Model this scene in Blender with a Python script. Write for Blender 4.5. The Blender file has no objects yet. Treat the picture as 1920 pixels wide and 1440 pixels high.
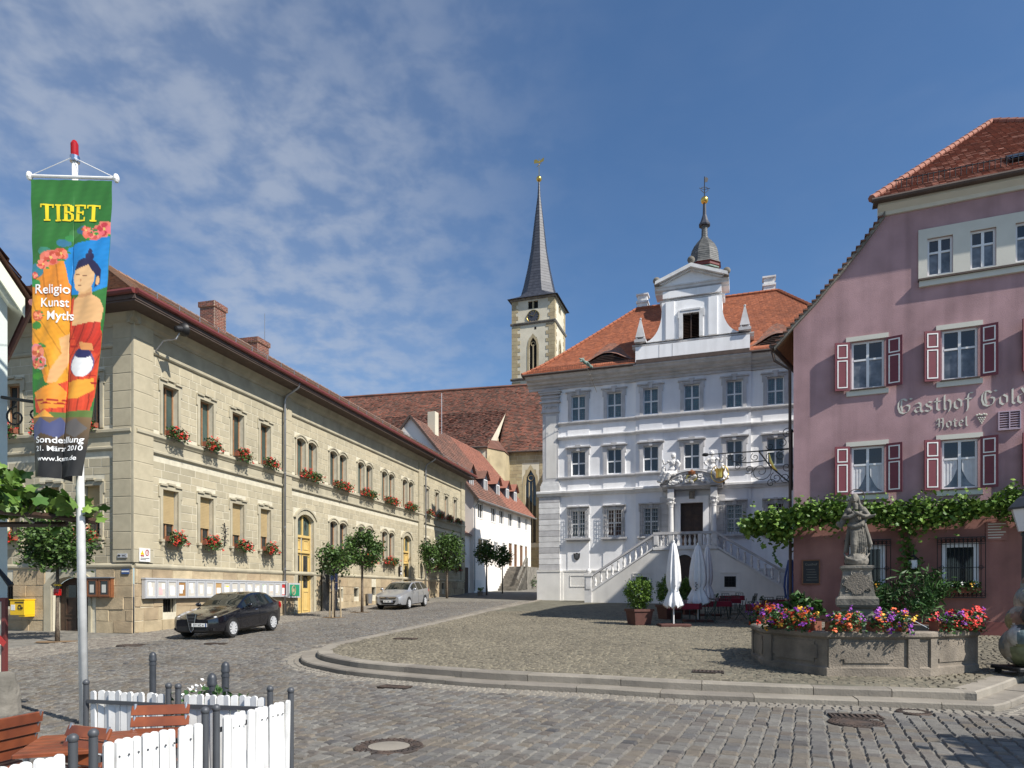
import bpy, math, random
import numpy as np
from mathutils import Vector, Matrix
RN = random.Random(11)
NP = np.random.default_rng(5)
scene = bpy.context.scene
COL = scene.collection
# ------------------------------------------------------------ camera, sky, sun, exposure
cam_d = bpy.data.cameras.new('camera'); cam = bpy.data.objects.new('camera', cam_d); COL.objects.link(cam)
cam.location = (0, 0, 1.9); cam.rotation_euler = (math.radians(90), 0, 0)
cam_d.sensor_fit = 'HORIZONTAL'; cam_d.sensor_width = 36.0; cam_d.lens = 24.0
cam_d.shift_y = 390.0 / 1920.0; cam_d.clip_start = 0.1; cam_d.clip_end = 3000.0
scene.camera = cam
SUN_H = Vector((0.793, -0.609)); SUN_EL = math.radians(44.0)
world = bpy.data.worlds.new('World'); scene.world = world; world.use_nodes = True
wt = world.node_tree; wn = wt.nodes; wl = wt.links; wn.clear()
sky = wn.new('ShaderNodeTexSky'); sky.sky_type = 'NISHITA'; sky.sun_disc = False
sky.sun_elevation = SUN_EL; sky.sun_rotation = math.atan2(SUN_H.x, SUN_H.y)
sky.air_density = 1.0; sky.dust_density = 0.7; sky.ozone_density = 2.2; sky.altitude = 200
def wmath(op, a, b=None, c=None):
    n = wn.new('ShaderNodeMath'); n.operation = op
    for i, v in enumerate((a, b, c)):
        if v is None: continue
        if isinstance(v, (int, float)): n.inputs[i].default_value = v
        else: wl.new(v, n.inputs[i])
    return n.outputs[0]
tc = wn.new('ShaderNodeTexCoord'); sp = wn.new('ShaderNodeSeparateXYZ'); wl.new(tc.outputs['Generated'], sp.inputs[0])
zc = wmath('ADD', wmath('MAXIMUM', sp.outputs[2], 0.0), 0.22)
cx = wmath('DIVIDE', sp.outputs[0], zc); cy = wmath('DIVIDE', sp.outputs[1], zc)
cb = wn.new('ShaderNodeCombineXYZ'); wl.new(cx, cb.inputs[0]); wl.new(cy, cb.inputs[1])
def wnoise(scale, detail, rough, dist, off):
    mp = wn.new('ShaderNodeMapping'); mp.inputs['Location'].default_value = off; wl.new(cb.outputs[0], mp.inputs[0])
    n = wn.new('ShaderNodeTexNoise'); n.inputs['Scale'].default_value = scale; n.inputs['Detail'].default_value = detail
    n.inputs['Roughness'].default_value = rough; n.inputs['Distortion'].default_value = dist; wl.new(mp.outputs[0], n.inputs['Vector']); return n.outputs[0]
def wramp(v, a, b):
    n = wn.new('ShaderNodeMapRange'); n.interpolation_type = 'SMOOTHSTEP'; wl.new(v, n.inputs[0])
    n.inputs[1].default_value = a; n.inputs[2].default_value = b; return n.outputs[0]
# altocumulus field drifting over the left half of the view, thin cirrus elsewhere
small = wramp(wnoise(10.5, 4, 0.55, 0.15, (3.1, 1.7, 0)), 0.34, 0.66)
large = wramp(wnoise(1.3, 2, 0.5, 0.1, (0.9, 2.9, 0)), 0.20, 0.52)
left = wramp(wmath('MULTIPLY_ADD', sp.outputs[0], -1.0, 0.0), -0.14, 0.30)
wisps = wramp(wnoise(2.2, 4, 0.6, 0.4, (7.3, 0.2, 0)), 0.50, 0.95)
dens = wmath('ADD', wmath('MULTIPLY', wmath('MULTIPLY', wmath('MULTIPLY_ADD', small, 0.62, 0.30), large), wmath('MULTIPLY_ADD', left, 0.95, 0.03)), wmath('MULTIPLY', wisps, 0.2))
dens = wmath('MINIMUM', wmath('MULTIPLY', dens, 0.62), 0.7)
tint = wn.new('ShaderNodeMix'); tint.data_type = 'RGBA'; tint.blend_type = 'MULTIPLY'; tint.inputs[0].default_value = 1.0
wl.new(sky.outputs[0], tint.inputs[6]); tint.inputs[7].default_value = (0.74, 0.98, 1.17, 1)
wm = wn.new('ShaderNodeMix'); wm.data_type = 'RGBA'; wl.new(dens, wm.inputs[0]); wl.new(tint.outputs[2], wm.inputs[6])
wm.inputs[7].default_value = (4.6, 5.0, 5.7, 1)
bg = wn.new('ShaderNodeBackground'); wl.new(wm.outputs[2], bg.inputs[0]); bg.inputs[1].default_value = 0.08
wo = wn.new('ShaderNodeOutputWorld'); wl.new(bg.outputs[0], wo.inputs[0])
sun_d = bpy.data.lights.new('sun', 'SUN'); sun = bpy.data.objects.new('sun', sun_d); COL.objects.link(sun)
sun_d.energy = 4.7; sun_d.angle = math.radians(0.53); sun_d.color = (1.0, 0.94, 0.845)
sdir = Vector((SUN_H.x * math.cos(SUN_EL), SUN_H.y * math.cos(SUN_EL), math.sin(SUN_EL)))
sun.location = (40, -40, 60); sun.rotation_euler = (-sdir).to_track_quat('-Z', 'Y').to_euler()
scene.view_settings.view_transform = 'Standard'; scene.view_settings.look = 'None'
scene.view_settings.exposure = 0.52; scene.view_settings.gamma = 1.0; scene.view_settings.use_curve_mapping = False

# ------------------------------------------------------------ materials
M = {}
def mat(name, c, c2=None, rough=0.8, metal=0.0, nscale=5.0, namt=0.12, tone=False, bump=0.0, bscale=30.0, stain=0.0, sscale=0.35, spec=0.5, coat=0.0, attr=None, streak=0.0, ramp=None):
    m = bpy.data.materials.new(name); m.use_nodes = True; nt = m.node_tree; N = nt.nodes; L = nt.links
    b = N['Principled BSDF']; b.inputs['Roughness'].default_value = rough; b.inputs['Metallic'].default_value = metal
    b.inputs['Specular IOR Level'].default_value = spec; b.inputs['Coat Weight'].default_value = coat
    g = N.new('ShaderNodeNewGeometry')
    def noise(scale, det=2, vec=None):
        n = N.new('ShaderNodeTexNoise'); n.inputs['Scale'].default_value = scale; n.inputs['Detail'].default_value = det
        L.new(vec or g.outputs['Position'], n.inputs['Vector']); return n.outputs[0]
    def rng(v, a, b_, c_, d):
        n = N.new('ShaderNodeMapRange'); L.new(v, n.inputs[0])
        for i, q in enumerate((a, b_, c_, d)): n.inputs[i + 1].default_value = q
        return n.outputs[0]
    def mix(f, a, b_, mode='MIX'):
        n = N.new('ShaderNodeMix'); n.data_type = 'RGBA'; n.blend_type = mode
        for i, v in ((0, f), (6, a), (7, b_)):
            if isinstance(v, (int, float)): n.inputs[i].default_value = v
            elif isinstance(v, tuple): n.inputs[i].default_value = (*v[:3], 1)
            else: L.new(v, n.inputs[i])
        return n.outputs[2]
    if attr:
        a = N.new('ShaderNodeAttribute'); a.attribute_name = attr; col = a.outputs['Color']
    elif tone:
        a = N.new('ShaderNodeAttribute'); a.attribute_name = 'tone'; col = mix(a.outputs['Fac'], c, c2 or tuple(q * 0.7 for q in c))
        if ramp:
            rp_ = N.new('ShaderNodeValToRGB'); L.new(a.outputs['Fac'], rp_.inputs[0]); e = rp_.color_ramp.elements
            for i, (ps, cc) in enumerate(ramp):
                q = e[i] if i < 2 else e.new(ps)
                q.position = ps; q.color = (*cc, 1)
            col = rp_.outputs[0]
    elif c2: col = mix(rng(noise(nscale * 0.37), 0.35, 0.65, 0, 1), c, c2)
    else: col = mix(0.0, c, c)
    if namt:
        v = rng(noise(nscale), 0.25, 0.75, 1 - namt, 1 + namt); col = mix(1.0, col, v, 'MULTIPLY')
    if stain:
        v = rng(noise(sscale, 4), 0.42, 0.72, 1.0, 1 - stain); col = mix(1.0, col, v, 'MULTIPLY')
    if streak:
        mp = N.new('ShaderNodeMapping'); mp.inputs['Scale'].default_value = (1.6, 1.6, 0.12); L.new(g.outputs['Position'], mp.inputs[0])
        v = rng(noise(1.4, 3, mp.outputs[0]), 0.45, 0.75, 1.0, 1 - streak); col = mix(1.0, col, v, 'MULTIPLY')
    L.new(col, b.inputs['Base Color'])
    if bump:
        bp = N.new('ShaderNodeBump'); bp.inputs['Strength'].default_value = bump; bp.inputs['Distance'].default_value = 0.02
        L.new(noise(bscale, 2), bp.inputs['Height']); L.new(bp.outputs[0], b.inputs['Normal'])
    M[name] = m; return m
mat('cobble_street', (0.32, 0.305, 0.28), (0.15, 0.147, 0.148), rough=0.75, nscale=14, namt=0.18, tone=True, bump=0.45, bscale=60, stain=0.28, sscale=0.5, ramp=[(0.0, (.19, .18, .16)), (0.3, (.143, .136, .125)), (0.45, (.155, .132, .103)), (0.62, (.118, .115, .112)), (0.8, (.127, .108, .09)), (1.0, (.064, .065, .069))])
mat('cobble_warm', (0.235, 0.215, 0.18), (0.135, 0.115, 0.098), rough=0.8, nscale=14, namt=0.16, tone=True, bump=0.35, bscale=60)
mat('cobble_plaza', (0.205, 0.18, 0.13), (0.11, 0.097, 0.072), rough=0.8, nscale=14, namt=0.15, tone=True, bump=0.35, bscale=60, stain=0.2, sscale=0.3)
mat('joint_street', (0.15, 0.14, 0.12), (0.19, 0.178, 0.155), rough=0.95, nscale=6, namt=0.3, bump=0.8, bscale=14)
mat('joint_plaza', (0.09, 0.085, 0.06), (0.15, 0.14, 0.105), rough=0.95, nscale=6, namt=0.3, bump=0.8, bscale=14)
mat('kerb', (0.29, 0.26, 0.215), (0.215, 0.192, 0.162), rough=0.8, nscale=3, namt=0.14, tone=True, bump=0.4, bscale=35, stain=0.25, sscale=0.9)
mat('sandstone', (0.46, 0.405, 0.285), (0.37, 0.33, 0.235), rough=0.9, nscale=4, namt=0.08, tone=True, bump=0.3, bscale=40, stain=0.14, sscale=0.6)
mat('sandstone_base', (0.47, 0.385, 0.25), (0.38, 0.29, 0.185), rough=0.9, nscale=3, namt=0.18, tone=True, bump=0.6, bscale=18, stain=0.3, sscale=0.7)
mat('mortar', (0.56, 0.52, 0.41), rough=0.95, nscale=5, namt=0.12)
mat('stone_trim', (0.45, 0.405, 0.295), (0.385, 0.35, 0.26), rough=0.85, nscale=2.5, namt=0.1, bump=0.25, bscale=35, stain=0.16, sscale=0.8, streak=0.12)
mat('church_stone', (0.42, 0.355, 0.22), (0.33, 0.265, 0.165), rough=0.95, nscale=0.8, namt=0.2, tone=True, bump=0.4, bscale=6)
mat('church_plaster', (0.62, 0.57, 0.45), rough=0.95, nscale=0.6, namt=0.12, stain=0.15, sscale=0.4)
mat('white_plaster', (0.90, 0.90, 0.905), rough=0.85, nscale=1.2, namt=0.03, bump=0.12, bscale=45, stain=0.12, sscale=1.2, streak=0.12)
mat('grey_plaster', (0.74, 0.75, 0.78), rough=0.85, nscale=1.2, namt=0.04, bump=0.12, bscale=45, stain=0.08, sscale=0.5, streak=0.08)
mat('plinth_plaster', (0.80, 0.785, 0.75), (0.72, 0.70, 0.66), rough=0.9, nscale=1.0, namt=0.06, bump=0.25, bscale=25, stain=0.16, sscale=0.6, streak=0.1)
mat('grey_stone', (0.52, 0.515, 0.52), rough=0.85, nscale=3, namt=0.1, bump=0.25, bscale=35, stain=0.2, sscale=1.0, streak=0.15)
mat('pale_stone', (0.70, 0.695, 0.69), rough=0.8, nscale=3, namt=0.1, bump=0.2, bscale=35, stain=0.2, sscale=1.2)
mat('weathered_stone', (0.25, 0.228, 0.195), (0.165, 0.153, 0.13), rough=0.9, nscale=5, namt=0.2, bump=0.6, bscale=22, stain=0.35, sscale=1.6)
mat('fountain_stone', (0.26, 0.22, 0.175), (0.185, 0.16, 0.13), rough=0.9, nscale=4, namt=0.2, bump=0.8, bscale=30, stain=0.35, sscale=1.1, streak=0.2)
mat('tile_orange', (0.40, 0.13, 0.06), (0.265, 0.088, 0.046), rough=0.85, nscale=6, namt=0.12, tone=True, stain=0.25, sscale=0.35)
mat('tile_brown', (0.245, 0.115, 0.08), (0.12, 0.075, 0.06), rough=0.9, nscale=4, namt=0.2, tone=True, stain=0.2, sscale=0.4)
mat('tile_church', (0.23, 0.085, 0.055), (0.105, 0.065, 0.05), rough=0.9, nscale=0.8, namt=0.3, tone=True, stain=0.35, sscale=0.16)
mat('tile_hotel', (0.33, 0.135, 0.09), (0.23, 0.10, 0.072), rough=0.85, nscale=6, namt=0.15, tone=True)
mat('tile_sand', (0.30, 0.165, 0.10), (0.19, 0.115, 0.08), rough=0.9, nscale=6, namt=0.15, tone=True)
mat('slate', (0.055, 0.06, 0.078), (0.036, 0.04, 0.055), rough=0.5, nscale=3, namt=0.12, tone=True, spec=0.4)
mat('slate_grey', (0.13, 0.13, 0.125), (0.075, 0.078, 0.078), rough=0.6, nscale=3, namt=0.12, tone=True)
mat('gutter_red', (0.14, 0.03, 0.028), rough=0.5, nscale=3, namt=0.1)
mat('soffit_dark', (0.085, 0.06, 0.05), rough=0.8, nscale=3, namt=0.2)
mat('zinc', (0.33, 0.34, 0.36), rough=0.45, metal=0.7, nscale=3, namt=0.1)
mat('copper_green', (0.16, 0.23, 0.20), rough=0.7, nscale=8, namt=0.3)
mat('brick', (0.22, 0.075, 0.05), (0.11, 0.05, 0.04), rough=0.9, nscale=9, namt=0.3, tone=True)
mat('glass', (0.018, 0.022, 0.026), rough=0.04, nscale=2, namt=0.0, spec=0.8)
mat('glass_green', (0.06, 0.095, 0.085), (0.03, 0.05, 0.048), rough=0.06, nscale=1.5, namt=0.2, spec=0.7)
mat('glass_bull', (0.055, 0.13, 0.15), (0.03, 0.075, 0.095), rough=0.12, nscale=9, namt=0.3, spec=0.7)
mat('blind', (0.40, 0.30, 0.155), rough=0.8, nscale=4, namt=0.06)
mat('wood_frame', (0.30, 0.155, 0.075), rough=0.6, nscale=8, namt=0.2)
mat('white_frame', (0.72, 0.73, 0.74), rough=0.5, nscale=4, namt=0.03)
mat('dark_wood', (0.055, 0.028, 0.016), (0.035, 0.018, 0.012), rough=0.6, nscale=7, namt=0.3)
mat('yellow_wood', (0.60, 0.43, 0.16), rough=0.55, nscale=3, namt=0.08)
mat('case_wood', (0.20, 0.075, 0.03), rough=0.5, nscale=8, namt=0.25)
mat('iron', (0.018, 0.018, 0.02), rough=0.5, metal=0.3, nscale=8, namt=0.2)
mat('bollard_iron', (0.05, 0.055, 0.065), rough=0.45, metal=0.2, nscale=8, namt=0.15)
mat('rust_iron', (0.10, 0.07, 0.055), (0.055, 0.045, 0.04), rough=0.75, metal=0.3, nscale=12, namt=0.3, bump=0.4, bscale=60)
mat('gold', (0.75, 0.50, 0.13), rough=0.28, metal=1.0, nscale=3, namt=0.1)
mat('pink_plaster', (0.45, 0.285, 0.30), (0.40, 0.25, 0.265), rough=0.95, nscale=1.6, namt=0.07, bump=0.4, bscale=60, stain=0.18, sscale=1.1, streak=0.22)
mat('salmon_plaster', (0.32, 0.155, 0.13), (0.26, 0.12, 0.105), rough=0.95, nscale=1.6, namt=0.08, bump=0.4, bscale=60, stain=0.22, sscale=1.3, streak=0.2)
mat('red_plinth', (0.16, 0.055, 0.05), rough=0.9, nscale=2, namt=0.1)
mat('cream_trim', (0.60, 0.585, 0.52), rough=0.85, nscale=2, namt=0.05, bump=0.15, bscale=50)
mat('shutter_red', (0.155, 0.028, 0.04), rough=0.5, nscale=5, namt=0.08)
mat('paint_white', (0.76, 0.76, 0.75), rough=0.45, nscale=9, namt=0.05, stain=0.16, sscale=5, streak=0.1)
mat('lilac', (0.42, 0.33, 0.40), rough=0.6, nscale=5, namt=0.04)
mat('row_plaster', (0.80, 0.745, 0.69), rough=0.95, nscale=1, namt=0.04, stain=0.08, sscale=0.4)
mat('leaf', (0.055, 0.125, 0.028), (0.025, 0.065, 0.02), rough=0.5, nscale=3, namt=0.2, tone=True, spec=0.3)
mat('leaf_dark', (0.085, 0.155, 0.032), (0.03, 0.062, 0.018), rough=0.5, nscale=3, namt=0.2, tone=True, spec=0.3)
mat('leaf_box', (0.15, 0.24, 0.035), (0.05, 0.105, 0.018), rough=0.5, nscale=3, namt=0.2, tone=True, spec=0.3)
mat('leaf_vine', (0.165, 0.26, 0.042), (0.045, 0.105, 0.02), rough=0.5, nscale=3, namt=0.2, tone=True, spec=0.3)
mat('bark', (0.17, 0.135, 0.10), (0.10, 0.08, 0.06), rough=0.95, nscale=20, namt=0.3, bump=0.6, bscale=50)
mat('stake_wood', (0.36, 0.29, 0.19), rough=0.85, nscale=12, namt=0.2)
mat('flower_red', (0.70, 0.035, 0.02), (0.50, 0.02, 0.015), rough=0.6, namt=0.1, tone=True)
mat('flower_orange', (0.78, 0.16, 0.04), (0.65, 0.08, 0.03), rough=0.6, namt=0.1, tone=True)
mat('flower_purple', (0.30, 0.04, 0.38), (0.16, 0.03, 0.30), rough=0.6, namt=0.1, tone=True)
mat('flower_yellow', (0.80, 0.50, 0.04), (0.75, 0.36, 0.03), rough=0.6, namt=0.1, tone=True)
mat('flower_white', (0.80, 0.80, 0.78), rough=0.6, namt=0.05)
mat('terracotta', (0.20, 0.065, 0.035), rough=0.8, nscale=6, namt=0.15)
mat('tub_brown', (0.085, 0.032, 0.024), rough=0.75, nscale=6, namt=0.2)
mat('canvas', (0.72, 0.72, 0.74), rough=0.9, nscale=8, namt=0.04)
mat('canvas_blue', (0.06, 0.10, 0.26), rough=0.9, nscale=8, namt=0.04)
mat('red_cloth', (0.20, 0.012, 0.03), rough=0.9, nscale=8, namt=0.1)
mat('green_metal', (0.03, 0.055, 0.045), rough=0.5, nscale=8, namt=0.1)
mat('slat_wood', (0.25, 0.07, 0.025), (0.15, 0.04, 0.018), rough=0.42, nscale=9, namt=0.2, spec=0.5)
mat('steel', (0.42, 0.44, 0.47), rough=0.35, metal=0.8, nscale=5, namt=0.1)
mat('steel_dark', (0.075, 0.08, 0.09), rough=0.5, metal=0.2, nscale=5, namt=0.1)
mat('mail_yellow', (0.75, 0.47, 0.015), rough=0.4, nscale=4, namt=0.04)
mat('black', (0.012, 0.012, 0.013), rough=0.5, namt=0.0)
mat('hole', (0.006, 0.006, 0.006), rough=0.9, namt=0.0)
mat('car_black', (0.004, 0.004, 0.007), rough=0.18, namt=0.0, coat=1.0)
mat('car_silver', (0.42, 0.43, 0.45), rough=0.35, metal=0.55, namt=0.0, coat=0.8)
mat('car_glass', (0.012, 0.016, 0.016), rough=0.03, namt=0.0, spec=0.9)
mat('tyre', (0.018, 0.018, 0.019), rough=0.85, namt=0.1)
mat('rim', (0.62, 0.63, 0.65), rough=0.3, metal=0.25, namt=0.0)
mat('chrome', (0.7, 0.7, 0.72), rough=0.12, metal=1.0, namt=0.0)
mat('lamp_glass', (0.75, 0.77, 0.8), rough=0.08, namt=0.0, spec=0.9)
mat('red_lens', (0.35, 0.01, 0.01), rough=0.15, namt=0.0)
mat('sign_blue', (0.03, 0.075, 0.22), rough=0.4, namt=0.0)
mat('banner', (0.5, 0.5, 0.5), rough=0.55, namt=0.04, attr='print', spec=0.4)
mat('poster', (0.5, 0.5, 0.5), rough=0.5, namt=0.05, attr='print')
mat('text_yellow', (0.80, 0.62, 0.02), rough=0.5, namt=0.0)
mat('text_white', (0.85, 0.85, 0.85), rough=0.5, namt=0.0)
mat('aluminium', (0.55, 0.56, 0.58), rough=0.45, metal=0.25, nscale=5, namt=0.03)
mat('water', (0.03, 0.05, 0.045), rough=0.04, namt=0.0, spec=0.7)
mat('water_jet', (0.75, 0.8, 0.85), rough=0.1, namt=0.0)
mat('soil', (0.20, 0.13, 0.07), rough=0.95, nscale=20, namt=0.3, bump=0.8, bscale=40)
mat('pale_green_wall', (0.52, 0.57, 0.54), rough=0.9, nscale=1.5, namt=0.05, bump=0.15, bscale=40)
mat('verge_cream', (0.62, 0.62, 0.50), rough=0.7, nscale=3, namt=0.05)
mat('curtain', (0.55, 0.56, 0.58), rough=0.9, nscale=6, namt=0.1)
mat('glass_curtain', (0.16, 0.18, 0.21), (0.05, 0.065, 0.085), rough=0.06, nscale=7, namt=0.25, spec=0.7)
mat('paper_collage', (0.5, 0.5, 0.5), rough=0.6, attr='print', nscale=9, namt=0.35, bump=0.5, bscale=14)

# ------------------------------------------------------------ mesh building
class MB:
    def __init__(s): s.v = []; s.f = []; s.t = []
    def add(s, vs, fs, tone=0.5):
        o = len(s.v); s.v.extend([tuple(map(float, p)) for p in vs]); s.f.extend([tuple(i + o for i in f) for f in fs]); s.t.extend([tone] * len(fs)); return s
    def box(s, x0, x1, y0, y1, z0, z1, tone=0.5):
        return s.add([(x0, y0, z0), (x1, y0, z0), (x1, y1, z0), (x0, y1, z0), (x0, y0, z1), (x1, y0, z1), (x1, y1, z1), (x0, y1, z1)],
              [(0, 3, 2, 1), (4, 5, 6, 7), (0, 1, 5, 4), (1, 2, 6, 5), (2, 3, 7, 6), (3, 0, 4, 7)], tone)
    def cbox(s, x0, x1, y0, y1, z0, z1, c=0.02, tone=0.5):      # box with chamfered top and vertical edges
        a = [(x0 + c, y0), (x1 - c, y0), (x1, y0 + c), (x1, y1 - c), (x1 - c, y1), (x0 + c, y1), (x0, y1 - c), (x0, y0 + c)]
        cxm, cym = (x0 + x1) / 2, (y0 + y1) / 2
        b = [(p[0] + math.copysign(c, cxm - p[0]), p[1] + math.copysign(c, cym - p[1])) for p in a]
        vs = [(*p, z0) for p in a] + [(*p, z1 - c) for p in a] + [(*p, z1) for p in b]
        fs = [tuple(range(7, -1, -1)), tuple(range(16, 24))]
        for k in (0, 8):
            for i in range(8): j = (i + 1) % 8; fs.append((k + i, k + j, k + 8 + j, k + 8 + i))
        return s.add(vs, fs, tone)
    def ext(s, poly, axis, a, b, tone=0.5):      # extrude a 2d polygon: 'y' -> (x,z), 'x' -> (y,z), 'z' -> (x,y)
        n = len(poly)
        P = {'y': lambda p, q: (p[0], q, p[1]), 'x': lambda p, q: (q, p[0], p[1]), 'z': lambda p, q: (p[0], p[1], q)}[axis]
        vs = [P(p, a) for p in poly] + [P(p, b) for p in poly]
        fs = [tuple(range(n)), tuple(range(2 * n - 1, n - 1, -1))] + [(i, (i + 1) % n, n + (i + 1) % n, n + i) for i in range(n)]
        return s.add(vs, fs, tone)
    def lathe(s, prof, n=12, c=(0, 0, 0), sx=1, sy=1, rot=0, tone=0.5, caps=True):
        vs = []; fs = []
        for r, z in prof:
            for k in range(n):
                a = rot + 2 * math.pi * k / n; vs.append((c[0] + sx * r * math.cos(a), c[1] + sy * r * math.sin(a), c[2] + z))
        for i in range(len(prof) - 1):
            for k in range(n): j = (k + 1) % n; fs.append((i * n + k, i * n + j, (i + 1) * n + j, (i + 1) * n + k))
        if caps: fs.append(tuple(range(n - 1, -1, -1))); m = (len(prof) - 1) * n; fs.append(tuple(range(m, m + n)))
        return s.add(vs, fs, tone)
    def ball(s, c, r, n=10, sx=1, sy=1, sz=1, tone=0.5):
        m = max(4, n // 2)
        return s.lathe([(max(1e-3, r * math.sin(math.pi * i / m)), -r * sz * math.cos(math.pi * i / m)) for i in range(m + 1)], n, c, sx, sy, tone=tone)
    def tube(s, pts, r, n=6, tone=0.5):
        pts = [Vector(p) for p in pts]; rs = r if isinstance(r, (list, tuple)) else [r] * len(pts); vs = []; fs = []
        up = Vector((0, 0, 1)) if abs((pts[-1] - pts[0]).normalized().z) < 0.9 else Vector((1, 0, 0))
        for i, p in enumerate(pts):
            d = (pts[min(i + 1, len(pts) - 1)] - pts[max(i - 1, 0)])
            d = d.normalized() if d.length > 1e-9 else Vector((0, 0, 1))
            a = d.cross(up)
            if a.length < 1e-4: a = d.cross(Vector((0, 1, 0)))
            a.normalize(); b = a.cross(d)
            for k in range(n):
                t = 2 * math.pi * k / n; q = p + (a * math.cos(t) + b * math.sin(t)) * rs[i]; vs.append(tuple(q))
        for i in range(len(pts) - 1):
            for k in range(n): j = (k + 1) % n; fs.append((i * n + k, i * n + j, (i + 1) * n + j, (i + 1) * n + k))
        fs.append(tuple(range(n - 1, -1, -1))); m = (len(pts) - 1) * n; fs.append(tuple(range(m, m + n)))
        return s.add(vs, fs, tone)
    def beam(s, a, b, w, h, tone=0.5):       # rectangular bar between two points
        a = Vector(a); b = Vector(b); d = (b - a).normalized(); up = Vector((0, 0, 1)) if abs(d.z) < 0.95 else Vector((0, 1, 0))
        x = d.cross(up).normalized() * w / 2; y = x.cross(d).normalized() * h / 2
        vs = [tuple(p + sx * x + sy * y) for p in (a, b) for sx, sy in ((-1, -1), (1, -1), (1, 1), (-1, 1))]
        return s.add(vs, [(3, 2, 1, 0), (4, 5, 6, 7), (0, 1, 5, 4), (1, 2, 6, 5), (2, 3, 7, 6), (3, 0, 4, 7)], tone)
    def mesh(s, name, smooth=False):
        me = bpy.data.meshes.new(name); me.from_pydata(s.v, [], s.f)
        at = me.attributes.new('tone', 'FLOAT', 'FACE'); at.data.foreach_set('value', np.array(s.t, dtype=np.float32))
        if smooth: me.polygons.foreach_set('use_smooth', [True] * len(me.polygons))
        me.update(); return me
def O(name, mb, m, parent=None, loc=(0, 0, 0), rot=(0, 0, 0), smooth=False, sharp=None):
    me = mb.mesh(name, smooth) if isinstance(mb, MB) else mb
    if m is not None and not me.materials: me.materials.append(M[m])
    o = bpy.data.objects.new(name, me); COL.objects.link(o); o.parent = parent; o.location = loc; o.rotation_euler = rot
    if sharp: me.set_sharp_from_angle(angle=math.radians(sharp))
    return o
def tag(o, label, cat, group=None):
    o['label'] = label; o['category'] = cat
    if group: o['group'] = group
    return o
def thing(name, label, cat, loc=(0, 0, 0), rz=0.0, group=None):
    o = bpy.data.objects.new(name, None); COL.objects.link(o); o.location = loc; o.rotation_euler = (0, 0, rz); o.empty_display_size = 0.2
    return tag(o, label, cat, group)
def struct(o, kind='structure'): o['kind'] = kind; return o
def copy_tree(o, parent=None, **kw):
    c = o.copy(); COL.objects.link(c); c.parent = parent
    for ch in list(o.children): copy_tree(ch, c)
    return c
BOX1 = {}
def pillow(quads, nrm, h, inset):
    """quads (N,4,3) base corners -> verts (N,8,3): raised stone with chamfered rim"""
    q = np.asarray(quads, float); c = q.mean(1, keepdims=True); d = c - q; L = np.linalg.norm(d, axis=2, keepdims=True) + 1e-9
    ins = np.broadcast_to(np.asarray(inset, float).reshape(-1, 1, 1), (len(q), 1, 1)); hh = np.broadcast_to(np.asarray(h, float).reshape(-1, 1, 1), (len(q), 1, 1))
    top = q + d / L * ins * 1.4 + np.asarray(nrm, float) * hh
    return np.concatenate([q, top], 1)
PF = [(4, 5, 6, 7), (0, 1, 5, 4), (1, 2, 6, 5), (2, 3, 7, 6), (3, 0, 4, 7)]
def np_mesh(name, V, faces, tones, mname, smooth=False):
    """V (N,k,3), faces for one piece, tones (N,)"""
    N, k, _ = V.shape; me = bpy.data.meshes.new(name); F = np.array(faces); nf = len(faces); kk = F.shape[1]
    idx = (F[None] + (np.arange(N) * k)[:, None, None]).reshape(-1)
    me.vertices.add(N * k); me.vertices.foreach_set('co', V.reshape(-1).astype(np.float32))
    me.loops.add(len(idx)); me.loops.foreach_set('vertex_index', idx.astype(np.int32))
    me.polygons.add(N * nf); me.polygons.foreach_set('loop_start', (np.arange(N * nf) * kk).astype(np.int32))
    me.update(calc_edges=True)
    at = me.attributes.new('tone', 'FLOAT', 'FACE'); at.data.foreach_set('value', np.repeat(tones, nf).astype(np.float32))
    me.polygons.foreach_set('use_smooth', [bool(smooth)] * len(me.polygons))
    me.materials.append(M[mname]); return me
def pieces(parent, name, V, tones, mname, faces=PF, limit=300, weight=None, loc=(0, 0, 0), rot=(0, 0, 0)):
    """the nearest pieces become objects of their own, the rest one 'stuff' part"""
    N = len(V); order = np.argsort(-weight) if weight is not None else np.arange(N)
    for i in order[:limit]:
        me = bpy.data.meshes.new(name); c = V[i].mean(0); me.from_pydata((V[i] - c).tolist(), [], faces)
        at = me.attributes.new('tone', 'FLOAT', 'FACE'); at.data.foreach_set('value', np.full(len(faces), tones[i], np.float32)); me.materials.append(M[mname])
        o = bpy.data.objects.new(name, me); COL.objects.link(o); o.parent = parent
        Rm = Matrix.Rotation(rot[2], 3, 'Z'); o.location = Vector(loc) + Rm @ Vector(c); o.rotation_euler = rot
    rest = order[limit:]
    if len(rest):
        o = bpy.data.objects.new(name + '_field', np_mesh(name + '_field', V[rest], faces, tones[rest], mname)); COL.objects.link(o)
        o.parent = parent; o.location = loc; o.rotation_euler = rot; o['kind'] = 'stuff'
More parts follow.
